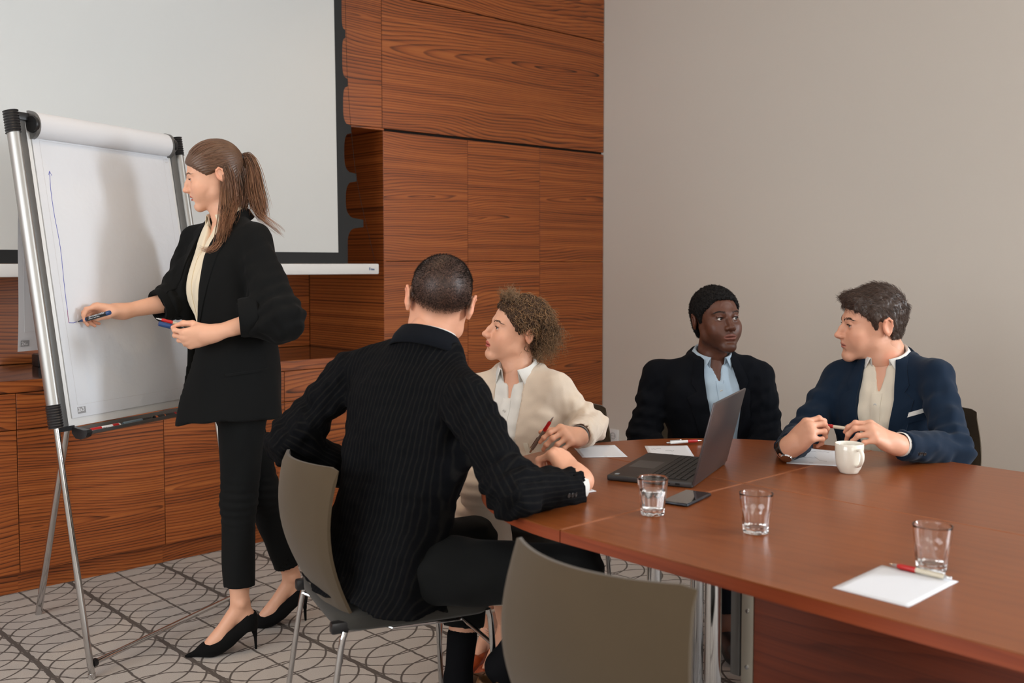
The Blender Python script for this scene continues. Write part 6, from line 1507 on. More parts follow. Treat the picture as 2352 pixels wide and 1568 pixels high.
    sh, So = shirt(J, t, M['shirt_blue'], 'shirt', vcut=[(-0.030, 0.05), (0.030, 0.05), (0.004, -0.075), (-0.004, -0.075)]); placket(So, J, M['shirt_blue'], sh, btn=M['button_white'])
    collar('shirt_collar', nb + V3(0, 0, -0.020), unit(V3(0, 0, 1) + f * 0.28), f, 0.060, 0.062, M['shirt_blue'], sh, hs=0.036, back=0.010, leaf=0.042, point=0.034, phi0=24, spread=0.014, open_=0.10)
    legs(t, pel + V3(0, 0, 0.02), r, f, kn, an, M['suit_dark'])
    for a in an: shoe_flat(V3(a[0], a[1], 0) - f * 0.06, V3(a[0], a[1], 0) + f * 0.21, 'shoe', M['black'], t)
    # short curly hair: cap with tight bumps
    S = cap_field(Hd, 0.010, 0.0026, top=0.004); keep(S, [(0.125, 0.15), (0.088, 0.072), (0.070, 0.066), (0.058, 0.045), (0.040, 0.030), (0.022, 0.012), (0.012, -0.014), (0.004, -0.022), (-0.004, 0.014), (-0.030, 0.010), (-0.040, -0.035), (-0.055, -0.070), (-0.14, -0.075), (-0.14, 0.15)], 0.010)
    S.disp(wob(2, 0.013, 0.0013, n=9)); S.disp(wob(6, 0.007, 0.0009, n=9)); V, F = S.mesh(1); hr = mk('hair', Hd['tw'](V), F, M['hair_matte'], t, smooth=True, world=True, col={'Col': np.tile(np.array((0.006, 0.005, 0.005)), (len(V), 1))})
    r_ = np.random.default_rng(5); V2 = V[r_.integers(0, len(V), 2600)]; N2 = S.grad(V2); L = []
    tt = np.linspace(0, 1, 9)
    for p, n_ in zip(V2, N2):
        a = unit(np.cross(n_, r_.normal(0, 1, 3))); b = np.cross(n_, a); ph = r_.uniform(0, 6.28); L.append(p + n_ * (tt * 0.0045)[:, None] + 0.0022 * (np.cos(tt * 9 + ph)[:, None] * a + np.sin(tt * 9 + ph)[:, None] * b) - 0.001 * n_)
    V, Q, ids = strands(np.array(L), 0.00045, 3); mk('hair_strands', Hd['tw'](V), Q, M['hair_matte'], hr, smooth=True, world=True, col={'Col': np.tile(np.array((0.008, 0.006, 0.006)), (len(V), 1))})
    return t
def person_E():
    t = thing('person', 'seated man in navy blazer with white pocket square holding a pen', 'person', (3.27, 1.62, 0)); sk = lin(222, 166, 138)
    f = unit(V3(-0.985, -0.10, 0)); r = V3(f[1], -f[0], 0); up = V3(0, 0, 1)
    nb = P2W(2040, 820, 3.43); pel = V3(3.30, 1.63, 0.50)
    fh, uh = hframe(136.5, -3.0, 4.0)
    Hd = head(t, dict(jaw=1.02, nose=0.88, nosew=0.95, lip=0.78, neck_r=0.052, ear=0.98, neck_world=nb + f * 0.01, brow=1.2, browth=1.15, brown=100, lid=0.85, chin=1.02),
              V3(3.2306, 1.687, 1.1278), fh, uh, sk, [lin(62, 46, 38)], lin(196, 126, 110), lin(80, 66, 52), gaze=fh + RGT * -0.1)
    parts = [(Hd['V'], Hd['F'], Hd['col'])]
    shs = [P2W(2150, 868, 3.28), P2W(1925, 872, 3.56)]
    els = [P2W(2190, 1035, 3.10), P2W(1838, 1012, 3.44)]
    cfs = [P2W(2072, 1042, 2.98), P2W(1832, 1024, 3.16)]
    wrs = [P2W(2050, 1036, 2.965), P2W(1838, 1014, 3.12)]
    # left hand (image right) lies on the table edge, fingers pointing left; right hand raised, curled round the pen
    HL = hand(-1, wrs[0], unit(P2W(1975, 995, 2.93) - wrs[0]), unit(-FWD * 0.55 + V3(0, 0, 0.80)), [(34, 46, 22), (40, 52, 26), (44, 52, 26), (46, 50, 26)], [(0.86, 0.45, -0.30), (0.96, 0.1, -0.3), (0.98, -0.1, -0.25)], fore=(els[0], 0.5), fore_r=(0.027, 0.034), sc=1.0, grip=P2W(1948, 984, 2.965))
    HR = hand(+1, wrs[1], unit(RGT * 0.50 + V3(0, 0, 0.60) - FWD * 0.35), unit(-RGT * 0.55 - FWD * 0.50 + V3(0, 0, 0.50)), [(46, 46, 22), (54, 56, 28), (60, 66, 32), (64, 72, 36)], [(0.80, 0.40, -0.50), (0.75, 0.0, -0.65), (0.65, -0.2, -0.7)], fore=(els[1], 0.5), fore_r=(0.027, 0.033), sc=1.0, grip=P2W(1896, 977, 3.005))
    wrs = [HL['wrist'], HR['wrist']]; cfs = [w - unit(w - e) * q_ for w, e, q_ in zip(wrs, els, (0.030, 0.024))]
    for Hh in (HL, HR): parts.append((Hh['V'], Hh['F'], hand_colour(Hh, sk)))
    kn = [pel - r * 0.12 + f * 0.42 + V3(0, 0, 0.02), pel + r * 0.12 + f * 0.42 + V3(0, 0, 0.02)]; an = [V3(k[0], k[1], 0.09) - f * 0.04 for k in kn]
    ky, up_ = torso_keys(pel, nb, r, r, MALE, -0.012)
    V, F, C_, _ = flesh([loft(ky, up_), cone(nb - V3(0, 0, .04), nb + V3(0, 0, .03), 0.05, 0.05), cone(nb + f * 0.010 - V3(0, 0, 0.005), nb + f * 0.022 - V3(0, 0, 0.10), 0.044, 0.042)] + [cone(shs[q], els[q], 0.045, 0.04) for q in (0, 1)] + [cone(els[q], els[q] * .5 + cfs[q] * .5, 0.04, 0.032) for q in (0, 1)] + [cone(pel + r * .09 * (2 * q - 1), kn[q], .075, .05) for q in (0, 1)] + [cone(kn[q], an[q], .05, .036) for q in (0, 1)], 0.02, 0.012, sk); parts.append((V, F, C_))
    body_mesh(t, parts, M['skin'])
    J = jacket(t, pel, nb, r, r, MALE, shs, els, cfs, (0.055, 0.055, 0.043), M['suit_navy'], [(-0.046, 0.06), (0.050, 0.06), (0.062, -0.12), (0.044, -0.33), (0.030, -0.60), (-0.030, -0.60), (-0.034, -0.33), (-0.058, -0.12)], (-0.22, .18, .14), seed=41, folds=0.004)
    jk = mk('blazer', J['V'], J['F'], M['suit_navy'], t, smooth=True, world=True)
    notch_lapels(J, M['suit_navy'], jk, [(-0.050, 0.01), (-0.060, -0.12), (-0.036, -0.33), (-0.032, -0.50)], [(0.052, 0.01), (0.064, -0.12), (0.046, -0.33), (0.034, -0.50)], w=0.058, notch=0.12, bottom=-0.45)
    collar('collar', nb + V3(0, 0, -0.028) - f * 0.012, unit(V3(0, 0, 1) + f * 0.32), f, 0.074, 0.074, M['suit_navy'], jk, hs=0.030, leaf=0.042, point=0.0, phi0=50, spread=0.026, th=0.004)
    sh, So = shirt(J, t, M['shirt_cream'], 'shirt', vcut=[(-0.034, 0.05), (0.034, 0.05), (0.004, -0.10), (-0.004, -0.10)]); placket(So, J, M['shirt_cream'], sh, btn=M['button_white'], top=-0.105)
    collar('shirt_collar', nb + V3(0, 0, -0.020), unit(V3(0, 0, 1) + f * 0.30), f, 0.060, 0.062, M['shirt_white'], sh, hs=0.038, back=0.012, leaf=0.042, point=0.034, phi0=26, spread=0.014, open_=0.12)
    # pocket square on his left breast
    drape('pocket_square', J['S'], nb, J['r'], J['up'], J['f'], [(-0.158, -0.156), (-0.090, -0.178), (-0.090, -0.164), (-0.158, -0.142)], M['shirt_white'], jk, field=J['base'], off=0.003, th=0.003)
    drape('breast_pocket', J['S'], nb, J['r'], J['up'], J['f'], [(-0.162, -0.178), (-0.086, -0.200), (-0.086, -0.175), (-0.162, -0.153)], M['suit_navy'], jk, field=J['base'], off=0.001, th=0.003)
    d = unit(cfs[0] - els[0]); sd = unit(np.cross(d, V3(0, 0, 1))); sd = sd if np.dot(sd, FWD) < 0 else -sd
    for k in range(4):
        c = cfs[0] - d * (0.018 + 0.013 * k) + V3(0, 0, -0.018); p, n_ = surf(J['S'], c, sd, 0.12, J['sl']); button('sleeve_button', p + n_ * 0.001, n_, 0.0058, M['button_dark'], jk)
    legs(t, pel + V3(0, 0, 0.02), r, f, kn, an, M['suit_dark'])
    for a in an: shoe_flat(V3(a[0], a[1], 0) - f * 0.06, V3(a[0], a[1], 0) + f * 0.21, 'shoe', M['black'], t)
    # shirt cuff, watch strap
    for q, (cf, el, w) in enumerate(zip(cfs, els, wrs)):
        d = unit(w - el); MB().lathe([(0.034, -0.03), (0.0355, 0.006), (0.0335, 0.007), (0.032, -0.02)], 32, cf, frame_of(cf, cf + d)).build('shirt_cuff', M['shirt_white'], t, world=True, sharp=70)
    d = unit(HR['d'] * 0.6 + unit(wrs[1] - els[1]) * 0.4); c = wrs[1] - d * 0.006; w = MB().lathe([(0.0330, -0.011), (0.0360, -0.010), (0.0360, 0.010), (0.0330, 0.011)], 36, c, frame_of(c, c + d)).build('wristwatch', M['watch'], t, world=True)
    o_ = unit(V3(0, 0, -0.75) - FWD * 0.8 - RGT * 0.3); o_ = unit(o_ - d * np.dot(o_, d)); MB().lathe([(0, 0.0372), (0.016, 0.0372), (0.0175, 0.0330), (0, 0.032)], 28, c, np.stack([d, np.cross(o_, d), o_], 1)).build('watch_case', M['chrome'], w, world=True)
    # hair: short back and sides, fuller swept top
    r_ = np.random.default_rng(9); base = lin(74, 56, 46)
    S = cap_field(Hd, 0.0075, 0.0026, top=0.010); keep(S, [(0.130, 0.15), (0.108, 0.080), (0.096, 0.060), (0.082, 0.058), (0.062, 0.046), (0.046, 0.030), (0.030, 0.012), (0.016, -0.012), (0.006, -0.026), (-0.002, 0.010), (-0.032, 0.008), (-0.042, -0.035), (-0.055, -0.078), (-0.14, -0.085), (-0.14, 0.15)], 0.008)
    S.add(ell((0, 0.060, 0.084), (0.056, 0.036, 0.026)), 0.02); S.sub(prism(V3(0, 0, 0), V3(0, 1, 0), V3(0, 0, 1), V3(1, 0, 0), [(0.06, 0.02), (0.14, 0.02), (0.14, 0.058), (0.085, 0.054)], -0.1, 0.1), 0.008)
    S.disp(wob(3, 0.03, 0.0022, n=8)); S.disp(wob(7, 0.012, 0.0010, n=8)); V, F = S.mesh(1); hr = mk('hair', Hd['tw'](V), F, M['hair'], t, smooth=True, world=True, col={'Col': np.tile(np.array(base) * 0.7, (len(V), 1))})
    n = 6500; V2 = V[r_.integers(0, len(V), n * 2)]; V2 = V2[~((np.abs(V2[:, 0]) > 0.05) & (V2[:, 1] > -0.042) & (V2[:, 1] < 0.012) & (V2[:, 2] < 0.030))][:n]; N2 = S.grad(V2); flow = np.stack([0.35 * np.sign(V2[:, 0]) * (np.abs(V2[:, 0]) > .02) + 0.25, np.where(V2[:, 2] > 0.07, 0.75, -0.55), np.where(V2[:, 2] > 0.07, 0.15, -0.75)], 1) + r_.normal(0, 0.28, (n, 3)); flow -= N2 * (flow * N2).sum(1, keepdims=True)
    flow /= np.linalg.norm(flow, axis=1, keepdims=True) + 1e-9; ln = np.where(V2[:, 2] > 0.055, r_.uniform(0.016, 0.030, n), r_.uniform(0.006, 0.012, n))[:, None, None]; u = np.linspace(0, 1, 6)[None, :, None]
    L = V2[:, None] + flow[:, None] * ln * u + N2[:, None] * (0.0035 * np.sin(u * 2.6) - 0.0006)
    V, Q, ids = strands(L, 0.00042, 3); mk('hair_strands', Hd['tw'](V), Q, M['hair'], hr, smooth=True, world=True, col={'Col': tint(base, n, r_, 0.5, 1.5)[ids]})
    return t, HL, HR
D_t = person_D(); E_t, E_HL, E_HR = person_E()
def curls(Hd, n, seed, region, flow, ln, hr, rr, dark, light, turns=3.0, m=30, grow=0.010):
    r_ = np.random.default_rng(seed); L = []; u = np.linspace(0, 1, m)[:, None]; ctr = V3(0, -0.014, 0.034); rad = np.array((0.0735, 0.0945, 0.082)) + grow
    while len(L) < n:
        d = unit(r_.normal(0, 1, 3)); p = ctr + d * rad * r_.uniform(0.86, 1.0)
        if not region(p): continue
        nrm = unit(d / rad); l = ln(p) * r_.uniform(0.7, 1.25); fl = flow(p) + r_.normal(0, 0.25, 3)
        ax = p + nrm * l * (0.75 * u - 0.30 * u ** 2) + unit(fl) * l * (0.25 * u + 0.55 * u ** 2); a = unit(np.cross(nrm, r_.normal(0, 1, 3))); b = unit(np.cross(nrm * 0.5 + fl, a)); ph = r_.uniform(0, 6.28); tn = turns * r_.uniform(0.7, 1.3) * (l / 0.06)
        R = hr * r_.uniform(0.6, 1.3) * (0.35 + 0.65 * np.minimum(1, u * 3)); L.append(ax + R * (np.cos(u * tn * 6.283 + ph) * a + np.sin(u * tn * 6.283 + ph) * b))
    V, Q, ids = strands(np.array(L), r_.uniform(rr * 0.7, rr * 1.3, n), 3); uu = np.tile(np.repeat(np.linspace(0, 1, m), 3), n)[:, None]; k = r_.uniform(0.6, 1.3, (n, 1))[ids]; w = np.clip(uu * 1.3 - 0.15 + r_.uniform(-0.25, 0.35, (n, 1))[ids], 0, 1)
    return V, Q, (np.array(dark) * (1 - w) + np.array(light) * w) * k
def person_C():
    t = thing('person', 'seated woman in beige suit with curly hair and white collar, turned to the board', 'person', (2.40, 2.50, 0)); sk = lin(226, 170, 140)
    f = unit(V3(-0.945, -0.28, 0)); r = V3(f[1], -f[0], 0); up = V3(0, 0, 1); nb = P2W(1192, 848, 3.46); pel = V3(2.43, 2.52, 0.53)
    fh, uh = hframe(153.5, 9.0, 9.0)
    Hd = head(t, dict(fem=1, jaw=0.96, nose=0.92, nosew=0.88, lip=1.15, neck_r=0.046, ear=0.90, scale=0.94, neck_world=nb + V3(0, 0, 0.0), browth=0.9, brown=80, browr=0.00036, open=0.5, lid=0.95),
              V3(2.3627, 2.5144, 1.1069), fh, uh, sk, [lin(44, 32, 26)], lin(190, 98, 86), lin(60, 42, 30), gaze=fh + V3(0, 0, 0.02))
    parts = [(Hd['V'], Hd['F'], Hd['col'])]
    shs = [P2W(1281, 898, 3.38), P2W(1102, 898, 3.54)]; els = [V3(2.466, 2.276, 0.792), P2W(1082, 1040, 3.46)]; cfs = [V3(2.268, 2.168, 0.788), P2W(1165, 1085, 3.40)]
    wL = V3(2.246, 2.160, 0.790)
    HL = hand(-1, wL, unit(P2W(1258, 1000, 3.02) - wL), unit(-FWD * 0.62 + V3(0, 0, 0.70) + RGT * 0.2), [(42, 36, 16), (48, 40, 18), (54, 42, 20), (58, 44, 20)], [(0.70, 0.60, -0.35), (0.85, 0.30, -0.40), (0.9, 0.05, -0.42)], fore=(els[0], 0.5), fore_r=(0.0235, 0.034), sc=0.94, grip=P2W(1241, 1004, 2.995))
    wL = HL['wrist']; cfs[0] = wL - unit(wL - els[0]) * 0.030
    dR = unit(cfs[1] - els[1]); HR = hand(1, cfs[1] + dR * 0.012, dR, V3(0, 0, 1), [(25, 25, 15)] * 4, [(0.8, 0.5, -0.2), (0.9, 0.2, -0.2), (0.95, 0.1, -0.2)], fore=els[1] * 0.4 + cfs[1] * 0.6, fore_r=(0.0235, 0.03), h=0.003, sc=0.94)
    for Hh in (HL, HR): parts.append((Hh['V'], Hh['F'], hand_colour(Hh, sk)))
    kn = [P2W(1108, 1122, 3.12), P2W(1084, 1185, 3.20)]; an = [P2W(1166, 1425, 3.28), P2W(1126, 1432, 3.42)]
    # feet with tan pumps
    for q, a in enumerate(an):
        fd = unit(V3(-0.80, -0.35, 0)) if q == 1 else unit(V3(-0.9, -0.1, 0)); toe = a + fd * 0.15 + V3(0, 0, -a[2] + 0.02); heel = V3(a[0], a[1], 0.0) - fd * 0.045
        V, F, C_, S = flesh([cone(a + unit(kn[q] - a) * 0.13, a, 0.040, 0.030), ell(a + V3(0, 0, -0.04) - fd * 0.012, (0.026, 0.03, 0.035)), cone(a + V3(0, 0, -0.02), toe - fd * 0.05 + V3(0, 0, 0.02), 0.028, 0.02)], 0.02, 0.004, sk)
        if q == 1:        # small inked drawing on the ankle
            out = unit(-FWD); c = a + out * 0.03 - V3(0, 0, 0.012); w = np.linalg.norm(V - c, axis=1); m = smoothstep(0.020, 0.012, w) * (np.sin((V[:, 2] - c[2]) * 700 + (V[:, 0] - c[0]) * 500) > 0.55); C_ = C_ * (1 - 0.7 * m[:, None]) + np.array((0.03, 0.02, 0.02)) * 0.7 * m[:, None]
        parts.append((V, F, C_))
        fy = fd; fx = np.cross(fy, up); R3 = np.stack([fx, fy, up], 1); T = lambda x, y, z, h=heel: h + R3 @ V3(x, y, z)
        S = SDF(np.minimum(heel, toe) - V3(0.09, 0.09, 0.06), np.maximum(heel, toe) + V3(0.09, 0.09, 0.12), 0.0035)
        S.add(ell(T(0, 0.035, a[2] - 0.055), (0.032, 0.037, 0.036), R3)); S.add(cone(T(0, 0.04, a[2] - 0.07), T(0, 0.16, 0.028), 0.030, 0.030), 0.02); S.add(cone(T(0, 0.15, 0.028), T(0, 0.24, 0.012), 0.030, 0.010), 0.02)
        S.sub(prism(T(0, 0, 0), fy, up, fx, [(-0.06, a[2] - 0.015), (0.04, a[2] - 0.03), (0.12, 0.062), (0.165, 0.052), (0.17, 0.4), (-0.06, 0.4)], -0.1, 0.1), 0.005); S.sub(rbox(T(0, 0.1, -0.05), (0.2, 0.3, 0.05), R3)); S.add(cone(T(0, 0.012, a[2] - 0.075), T(0, 0.006, 0.004), 0.014, 0.006), 0.008)
        V, F = S.mesh(1); mk('shoe', V, F, M['leather_orange'], t, smooth=True, world=True)
    ky, up_ = torso_keys(pel, nb, r, r, FEMALE, -0.012)
    V, F, C_, _ = flesh([loft(ky, up_), cone(nb - V3(0, 0, .04), nb + V3(0, 0, .03), 0.042, 0.042), cone(nb + f * 0.008 - V3(0, 0, 0.005), nb + f * 0.018 - V3(0, 0, 0.09), 0.038, 0.036)] + [cone(shs[q], els[q], 0.04, 0.036) for q in (0, 1)] + [cone(els[q], els[q] * .5 + cfs[q] * .5, 0.036, 0.03) for q in (0, 1)] + [cone(pel + r * .08 * (2 * q - 1), kn[q], .07, .045) for q in (0, 1)] + [cone(kn[q], an[q], .045, .034) for q in (0, 1)], 0.02, 0.012, sk); parts.append((V, F, C_))
    body_mesh(t, parts, M['skin'])
    J = jacket(t, pel, nb, r, r, FEMALE, shs, els, cfs, (0.052, 0.052, 0.042), M['suit_beige'], [(-0.044, 0.06), (0.052, 0.06), (0.062, -0.10), (0.050, -0.30), (0.036, -0.60), (-0.020, -0.60), (-0.034, -0.30), (-0.052, -0.10)], (-0.14, .178, .135), seed=51, folds=0.004, wid=1.12, kneck=0.050)
    jk = mk('suit_jacket', J['V'], J['F'], M['suit_beige'], t, smooth=True, world=True)
    sh, So = shirt(J, t, M['shirt_white'], 'shirt', vcut=[(-0.026, 0.05), (0.026, 0.05), (0.003, -0.085), (-0.003, -0.085)]); placket(So, J, M['shirt_white'], sh, x0=-0.012, x1=0.020, top=-0.08, btn=M['button_white'])
    collar('shirt_collar', nb + V3(0, 0, -0.016), unit(V3(0, 0, 1) + f * 0.25), f, 0.052, 0.055, M['shirt_white'], sh, hs=0.034, back=0.014, leaf=0.052, point=0.058, phi0=30, spread=0.024, open_=0.20, tip_deg=26)
    drape('breast_pocket', J['S'], nb, J['r'], J['up'], J['f'], [(-0.085, -0.215), (-0.070, -0.215), (-0.070, -0.33), (-0.085, -0.33)], M['shirt_cream'], jk, field=J['base'], off=0.001, th=0.002)
    d = unit(cfs[0] - els[0]); sd = unit(-FWD + V3(0, 0, 0.3)); p, n_ = surf(J['S'], cfs[0] - d * 0.035, sd, 0.12, J['sl']); button('sleeve_button', p + n_ * 0.001, n_, 0.0075, M['button_dark'], jk)
    d = unit(wL - els[0]); c = wL - d * 0.012; R = frame_of(c, c + d); w = MB().lathe([(0.0300, -0.012), (0.0330, -0.011), (0.0330, 0.011), (0.0300, 0.012)], 36, c, R).build('wristwatch', M['watch'], t, world=True)
    MB().box(c + V3(0, 0, -0.004) + unit(-FWD) * 0.0325, (0.030, 0.034, 0.009), np.stack([d, np.cross(unit(-FWD), d), unit(-FWD)], 1), 0.002).build('watch_case', M['watch'], w, world=True)
    legs(t, pel + V3(0, 0, 0.01), r, f, kn, an, M['suit_beige'], rad=(0.082, 0.060, 0.062), hemgap=0.10, seed=17)
    # curly hair
    S = cap_field(Hd, 0.010, 0.003, top=0.004); keep(S, [(0.125, 0.15), (0.088, 0.070), (0.072, 0.060), (0.056, 0.042), (0.040, 0.022), (0.026, 0.002), (0.010, -0.006), (-0.004, 0.016), (-0.028, 0.014), (-0.040, -0.03), (-0.055, -0.075), (-0.14, -0.08), (-0.14, 0.15)], 0.01)
    S.disp(wob(2, 0.02, 0.002, n=8)); V, F = S.mesh(1); hr = mk('hair', Hd['tw'](V), F, M['hair_matte'], t, smooth=True, world=True, col={'Col': np.tile(np.array(lin(66, 48, 36)), (len(V), 1))})
    reg = lambda p: (p[2] > 0.062 - 0.9 * max(0, 0.075 - p[1]) if p[1] > 0.0 else p[2] > -0.075) and not (abs(p[0]) > 0.045 and -0.035 < p[1] < 0.030 and p[2] < 0.012)
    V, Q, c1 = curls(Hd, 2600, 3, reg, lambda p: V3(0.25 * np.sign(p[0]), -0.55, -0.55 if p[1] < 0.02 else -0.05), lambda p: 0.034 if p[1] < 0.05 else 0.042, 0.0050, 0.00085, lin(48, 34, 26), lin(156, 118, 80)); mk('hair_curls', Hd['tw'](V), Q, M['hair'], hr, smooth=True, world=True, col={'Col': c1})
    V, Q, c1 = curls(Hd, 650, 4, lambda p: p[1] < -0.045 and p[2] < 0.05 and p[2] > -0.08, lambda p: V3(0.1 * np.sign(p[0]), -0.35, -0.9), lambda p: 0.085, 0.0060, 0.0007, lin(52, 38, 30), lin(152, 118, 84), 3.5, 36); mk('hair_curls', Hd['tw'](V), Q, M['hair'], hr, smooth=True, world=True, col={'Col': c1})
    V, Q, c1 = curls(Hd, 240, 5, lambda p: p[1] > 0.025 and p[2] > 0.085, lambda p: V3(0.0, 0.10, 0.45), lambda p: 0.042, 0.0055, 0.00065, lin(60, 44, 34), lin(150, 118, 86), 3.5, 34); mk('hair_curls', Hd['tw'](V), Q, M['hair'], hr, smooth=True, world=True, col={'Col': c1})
    return t, HL
def pin_mat():
    t = NT('pinstripe_wool'); a = t.n('ShaderNodeVertexColor'); a.layer_name = 'Tc'; sep = t.n('ShaderNodeSeparateColor'); t.set(sep, 0, a.outputs[0]); co = t.coord()
    fr = t.math('PINGPONG', t.math('MULTIPLY', sep.outputs[0], 1.0), 0.0065); nd = t.n('ShaderNodeMapRange', interpolation_type='SMOOTHSTEP'); t.set(nd, 0, fr); nd.inputs[1].default_value = 0.0026; nd.inputs[2].default_value = 0.0004; nd.inputs[3].default_value = 0; nd.inputs[4].default_value = 1
    brk = t.math('ADD', 0.35, t.noise(co, 90, 2)); st = t.math('MULTIPLY', nd.outputs[0], brk)
    c = t.mixc(t.math('MULTIPLY', st, 0.85), (0.0042, 0.0045, 0.0055, 1), (0.0125, 0.0118, 0.0108, 1)); t.set(t.b, 'Base Color', c); t.b.inputs['Roughness'].default_value = 0.85; t.b.inputs['Specular IOR Level'].default_value = 0.06; t.bump(t.noise(co, 1400, 2), 0.15, 0.0006); return t.m
def person_B():
    t = thing('person', 'seated man in dark pinstripe suit with cropped hair, back to the viewer', 'person', (1.60, 2.18, 0)); sk = lin(224, 166, 136)
    f = unit(V3(0.957, 0.29, 0)); r = V3(f[1], -f[0], 0); up = V3(0, 0, 1); f0 = unit(V3(0.97, -0.12, 0)); r0 = V3(f0[1], -f0[0], 0)
    nb = P2W(983, 788, 2.69); pel = V3(1.560, 2.188, 0.52)
    fh, uh = hframe(53.0, -4.0, -9.0)
    def paint(V, col):
        x, y, z = V.T; rn = np.random.default_rng(2); hl = -0.030 - 0.030 * np.clip(-(y + 0.03) / 0.06, 0, 1) + 0.0 * x; fade = smoothstep(-0.004, 0.045, z - hl); front = smoothstep(0.075, 0.055, y - 0.35 * (z - 0.05)); ear = 1 - smoothstep(0.072, 0.080, np.abs(x)) * (z < 0.03)
        m = np.clip(fade * front * ear, 0, 1); m = np.where(m > 0, np.clip(m * (0.975 + 0.05 * rn.standard_normal(len(V))), 0, 0.995), 0); return col * (1 - m[:, None]) + np.array(lin(26, 20, 16))[None] * m[:, None]
    Hd = head(t, dict(jaw=1.05, nose=1.0, lip=0.85, neck_r=0.049, ear=0.95, scale=1.07, neck_world=nb, paint=paint), P2W(1010, 692, 2.72), fh, uh, sk, [lin(50, 38, 30)], lin(186, 110, 98), lin(80, 66, 52))
    parts = [(Hd['V'], Hd['F'], Hd['col'])]
    shs = [P2W(800, 862, 2.80), P2W(1072, 922, 2.52)]; els = [P2W(664, 1012, 2.80), P2W(1180, 1132, 2.37)]; cfs = [P2W(830, 1105, 2.95), P2W(1322, 1116, 2.545)]
    wR = P2W(1330, 1098, 2.565)
    HR = hand(1, wR, unit(P2W(1288, 1052, 2.60) - wR), unit(RGT * 0.55 + V3(0, 0, 0.72) - FWD * 0.42), [(62, 66, 30), (66, 72, 34), (68, 76, 36), (70, 78, 38)], [(0.75, 0.45, -0.45), (0.80, -0.05, -0.55), (0.75, -0.3, -0.5)], fore=els[1] * 0.5 + cfs[1] * 0.5, fore_r=(0.028, 0.036))
    dL = unit(cfs[0] - els[0]); HLf = hand(-1, cfs[0] + dL * 0.01, dL, unit(V3(0.2, 0.3, 0.8)), [(25, 25, 15)] * 4, [(0.8, 0.5, -0.2), (0.9, 0.2, -0.2), (0.95, 0.1, -0.2)], fore=els[0] * 0.4 + cfs[0] * 0.6, h=0.003)
    for Hh in (HR, HLf): parts.append((Hh['V'], Hh['F'], hand_colour(Hh, sk)))
    kn = [P2W(1082, 1245, 2.98), P2W(1318, 1318, 2.60)]; an = [P2W(1052, 1560, 2.92), P2W(1150, 1530, 2.66)]
    ky, up_ = torso_keys(pel, nb, r0, r, MALE, -0.012)
    V, F, C_, _ = flesh([loft(ky, up_), cone(nb - V3(0, 0, .04), nb + V3(0, 0, .03), 0.05, 0.05)] + [cone(shs[q], els[q], 0.045, 0.04) for q in (0, 1)] + [cone(els[q], els[q] * .5 + cfs[q] * .5, 0.04, 0.032) for q in (0, 1)] + [cone(pel + r0 * .09 * (2 * q - 1), kn[q], .075, .05) for q in (0, 1)] + [cone(kn[q], an[q], .05, .036) for q in (0, 1)], 0.02, 0.012, sk); parts.append((V, F, C_))
    body_mesh(t, parts, M['skin'])
    tab = [(-0.02, .196, .148, 0.0), (.18, .172, .130, .0), (.36, .166, .122, .0), (.55, .184, .126, .0), (.72, .194, .120, -0.004), (.85, .170, .098, -0.008), (.94, .104, .076, -.008), (1.0, .068, .066, -.004)]
    J = jacket(t, pel, nb, r0, r, tab, shs, els, cfs, (0.060, 0.059, 0.047), None, None, (-0.085, .218, .168, -0.005), seed=61, folds=0.005, fold_wl=0.16, kneck=0.058)
    Vj = J['V']; rel = Vj - J['nb']; st = J['S'].sample(Vj); Tt = SDF.__new__(SDF); Tt.__dict__.update(J['S'].__dict__); Tt.F = J['base']; db = Tt.sample(Vj); Tt.F = J['sl']; ds = Tt.sample(Vj)
    lat = rel @ J['r']
    for q in (0, 1):
        a, b, c = shs[q], els[q], cfs[q]
        for p0, p1 in ((a, b), (b, c)):
            d = unit(p1 - p0); e1 = unit(np.cross(d, V3(0.3, 0.2, 1))); e2 = np.cross(d, e1); w = Vj - p0; s_ = w @ d; ang = np.arctan2(w @ e2, w @ e1); on = (ds < db) & (s_ > -0.04) & (s_ < np.linalg.norm(p1 - p0) + 0.03) & (np.linalg.norm(w - s_[:, None] * d, axis=1) < 0.10); lat = np.where(on, ang * 0.055, lat)
    pm = pin_mat(); Tc = np.stack([lat + 5.0, lat * 0, lat * 0], 1); jk = mk('suit_jacket', Vj, J['F'], pm, t, smooth=True, world=True, col={'Tc': Tc})
    co = collar('collar', nb + V3(0, 0, -0.018) - f * 0.006, unit(V3(0, 0, 1) + f * 0.35), f, 0.073, 0.073, M['suit_dark'], jk, hs=0.034, leaf=0.050, point=0.0, phi0=55, spread=0.026, th=0.005)
    drape('back_vent', J['S'], pel, r0, up, -f0, [(0.060, 0.02), (0.064, 0.02), (0.066, -0.075), (0.060, -0.075)], M['suit_black'], jk, field=J['base'], th=0.002)
    cl = collar('shirt_collar', nb + V3(0, 0, -0.012) + f * 0.002, unit(V3(0, 0, 1) + f * 0.32), f, 0.061, 0.063, M['shirt_white'], t, hs=0.038, back=0.006, leaf=0.03, point=0.02, phi0=24, spread=0.008)
    d = unit(cfs[1] - els[1]); sd = unit(-FWD + V3(0, 0, 0.1) + RGT * 0.2)
    for k in range(3):
        p, n_ = surf(J['S'], cfs[1] - d * (0.024 + 0.014 * k) - V3(0, 0, 0.012), sd, 0.12, J['sl']); button('sleeve_button', p + n_ * 0.001, n_, 0.006, M['button_dark'], jk)
    MB().lathe([(0.036, -0.03), (0.0375, 0.010), (0.0355, 0.011), (0.034, -0.02)], 32, cfs[1], frame_of(cfs[1], cfs[1] + d)).build('shirt_cuff', M['shirt_white'], t, world=True, sharp=70)
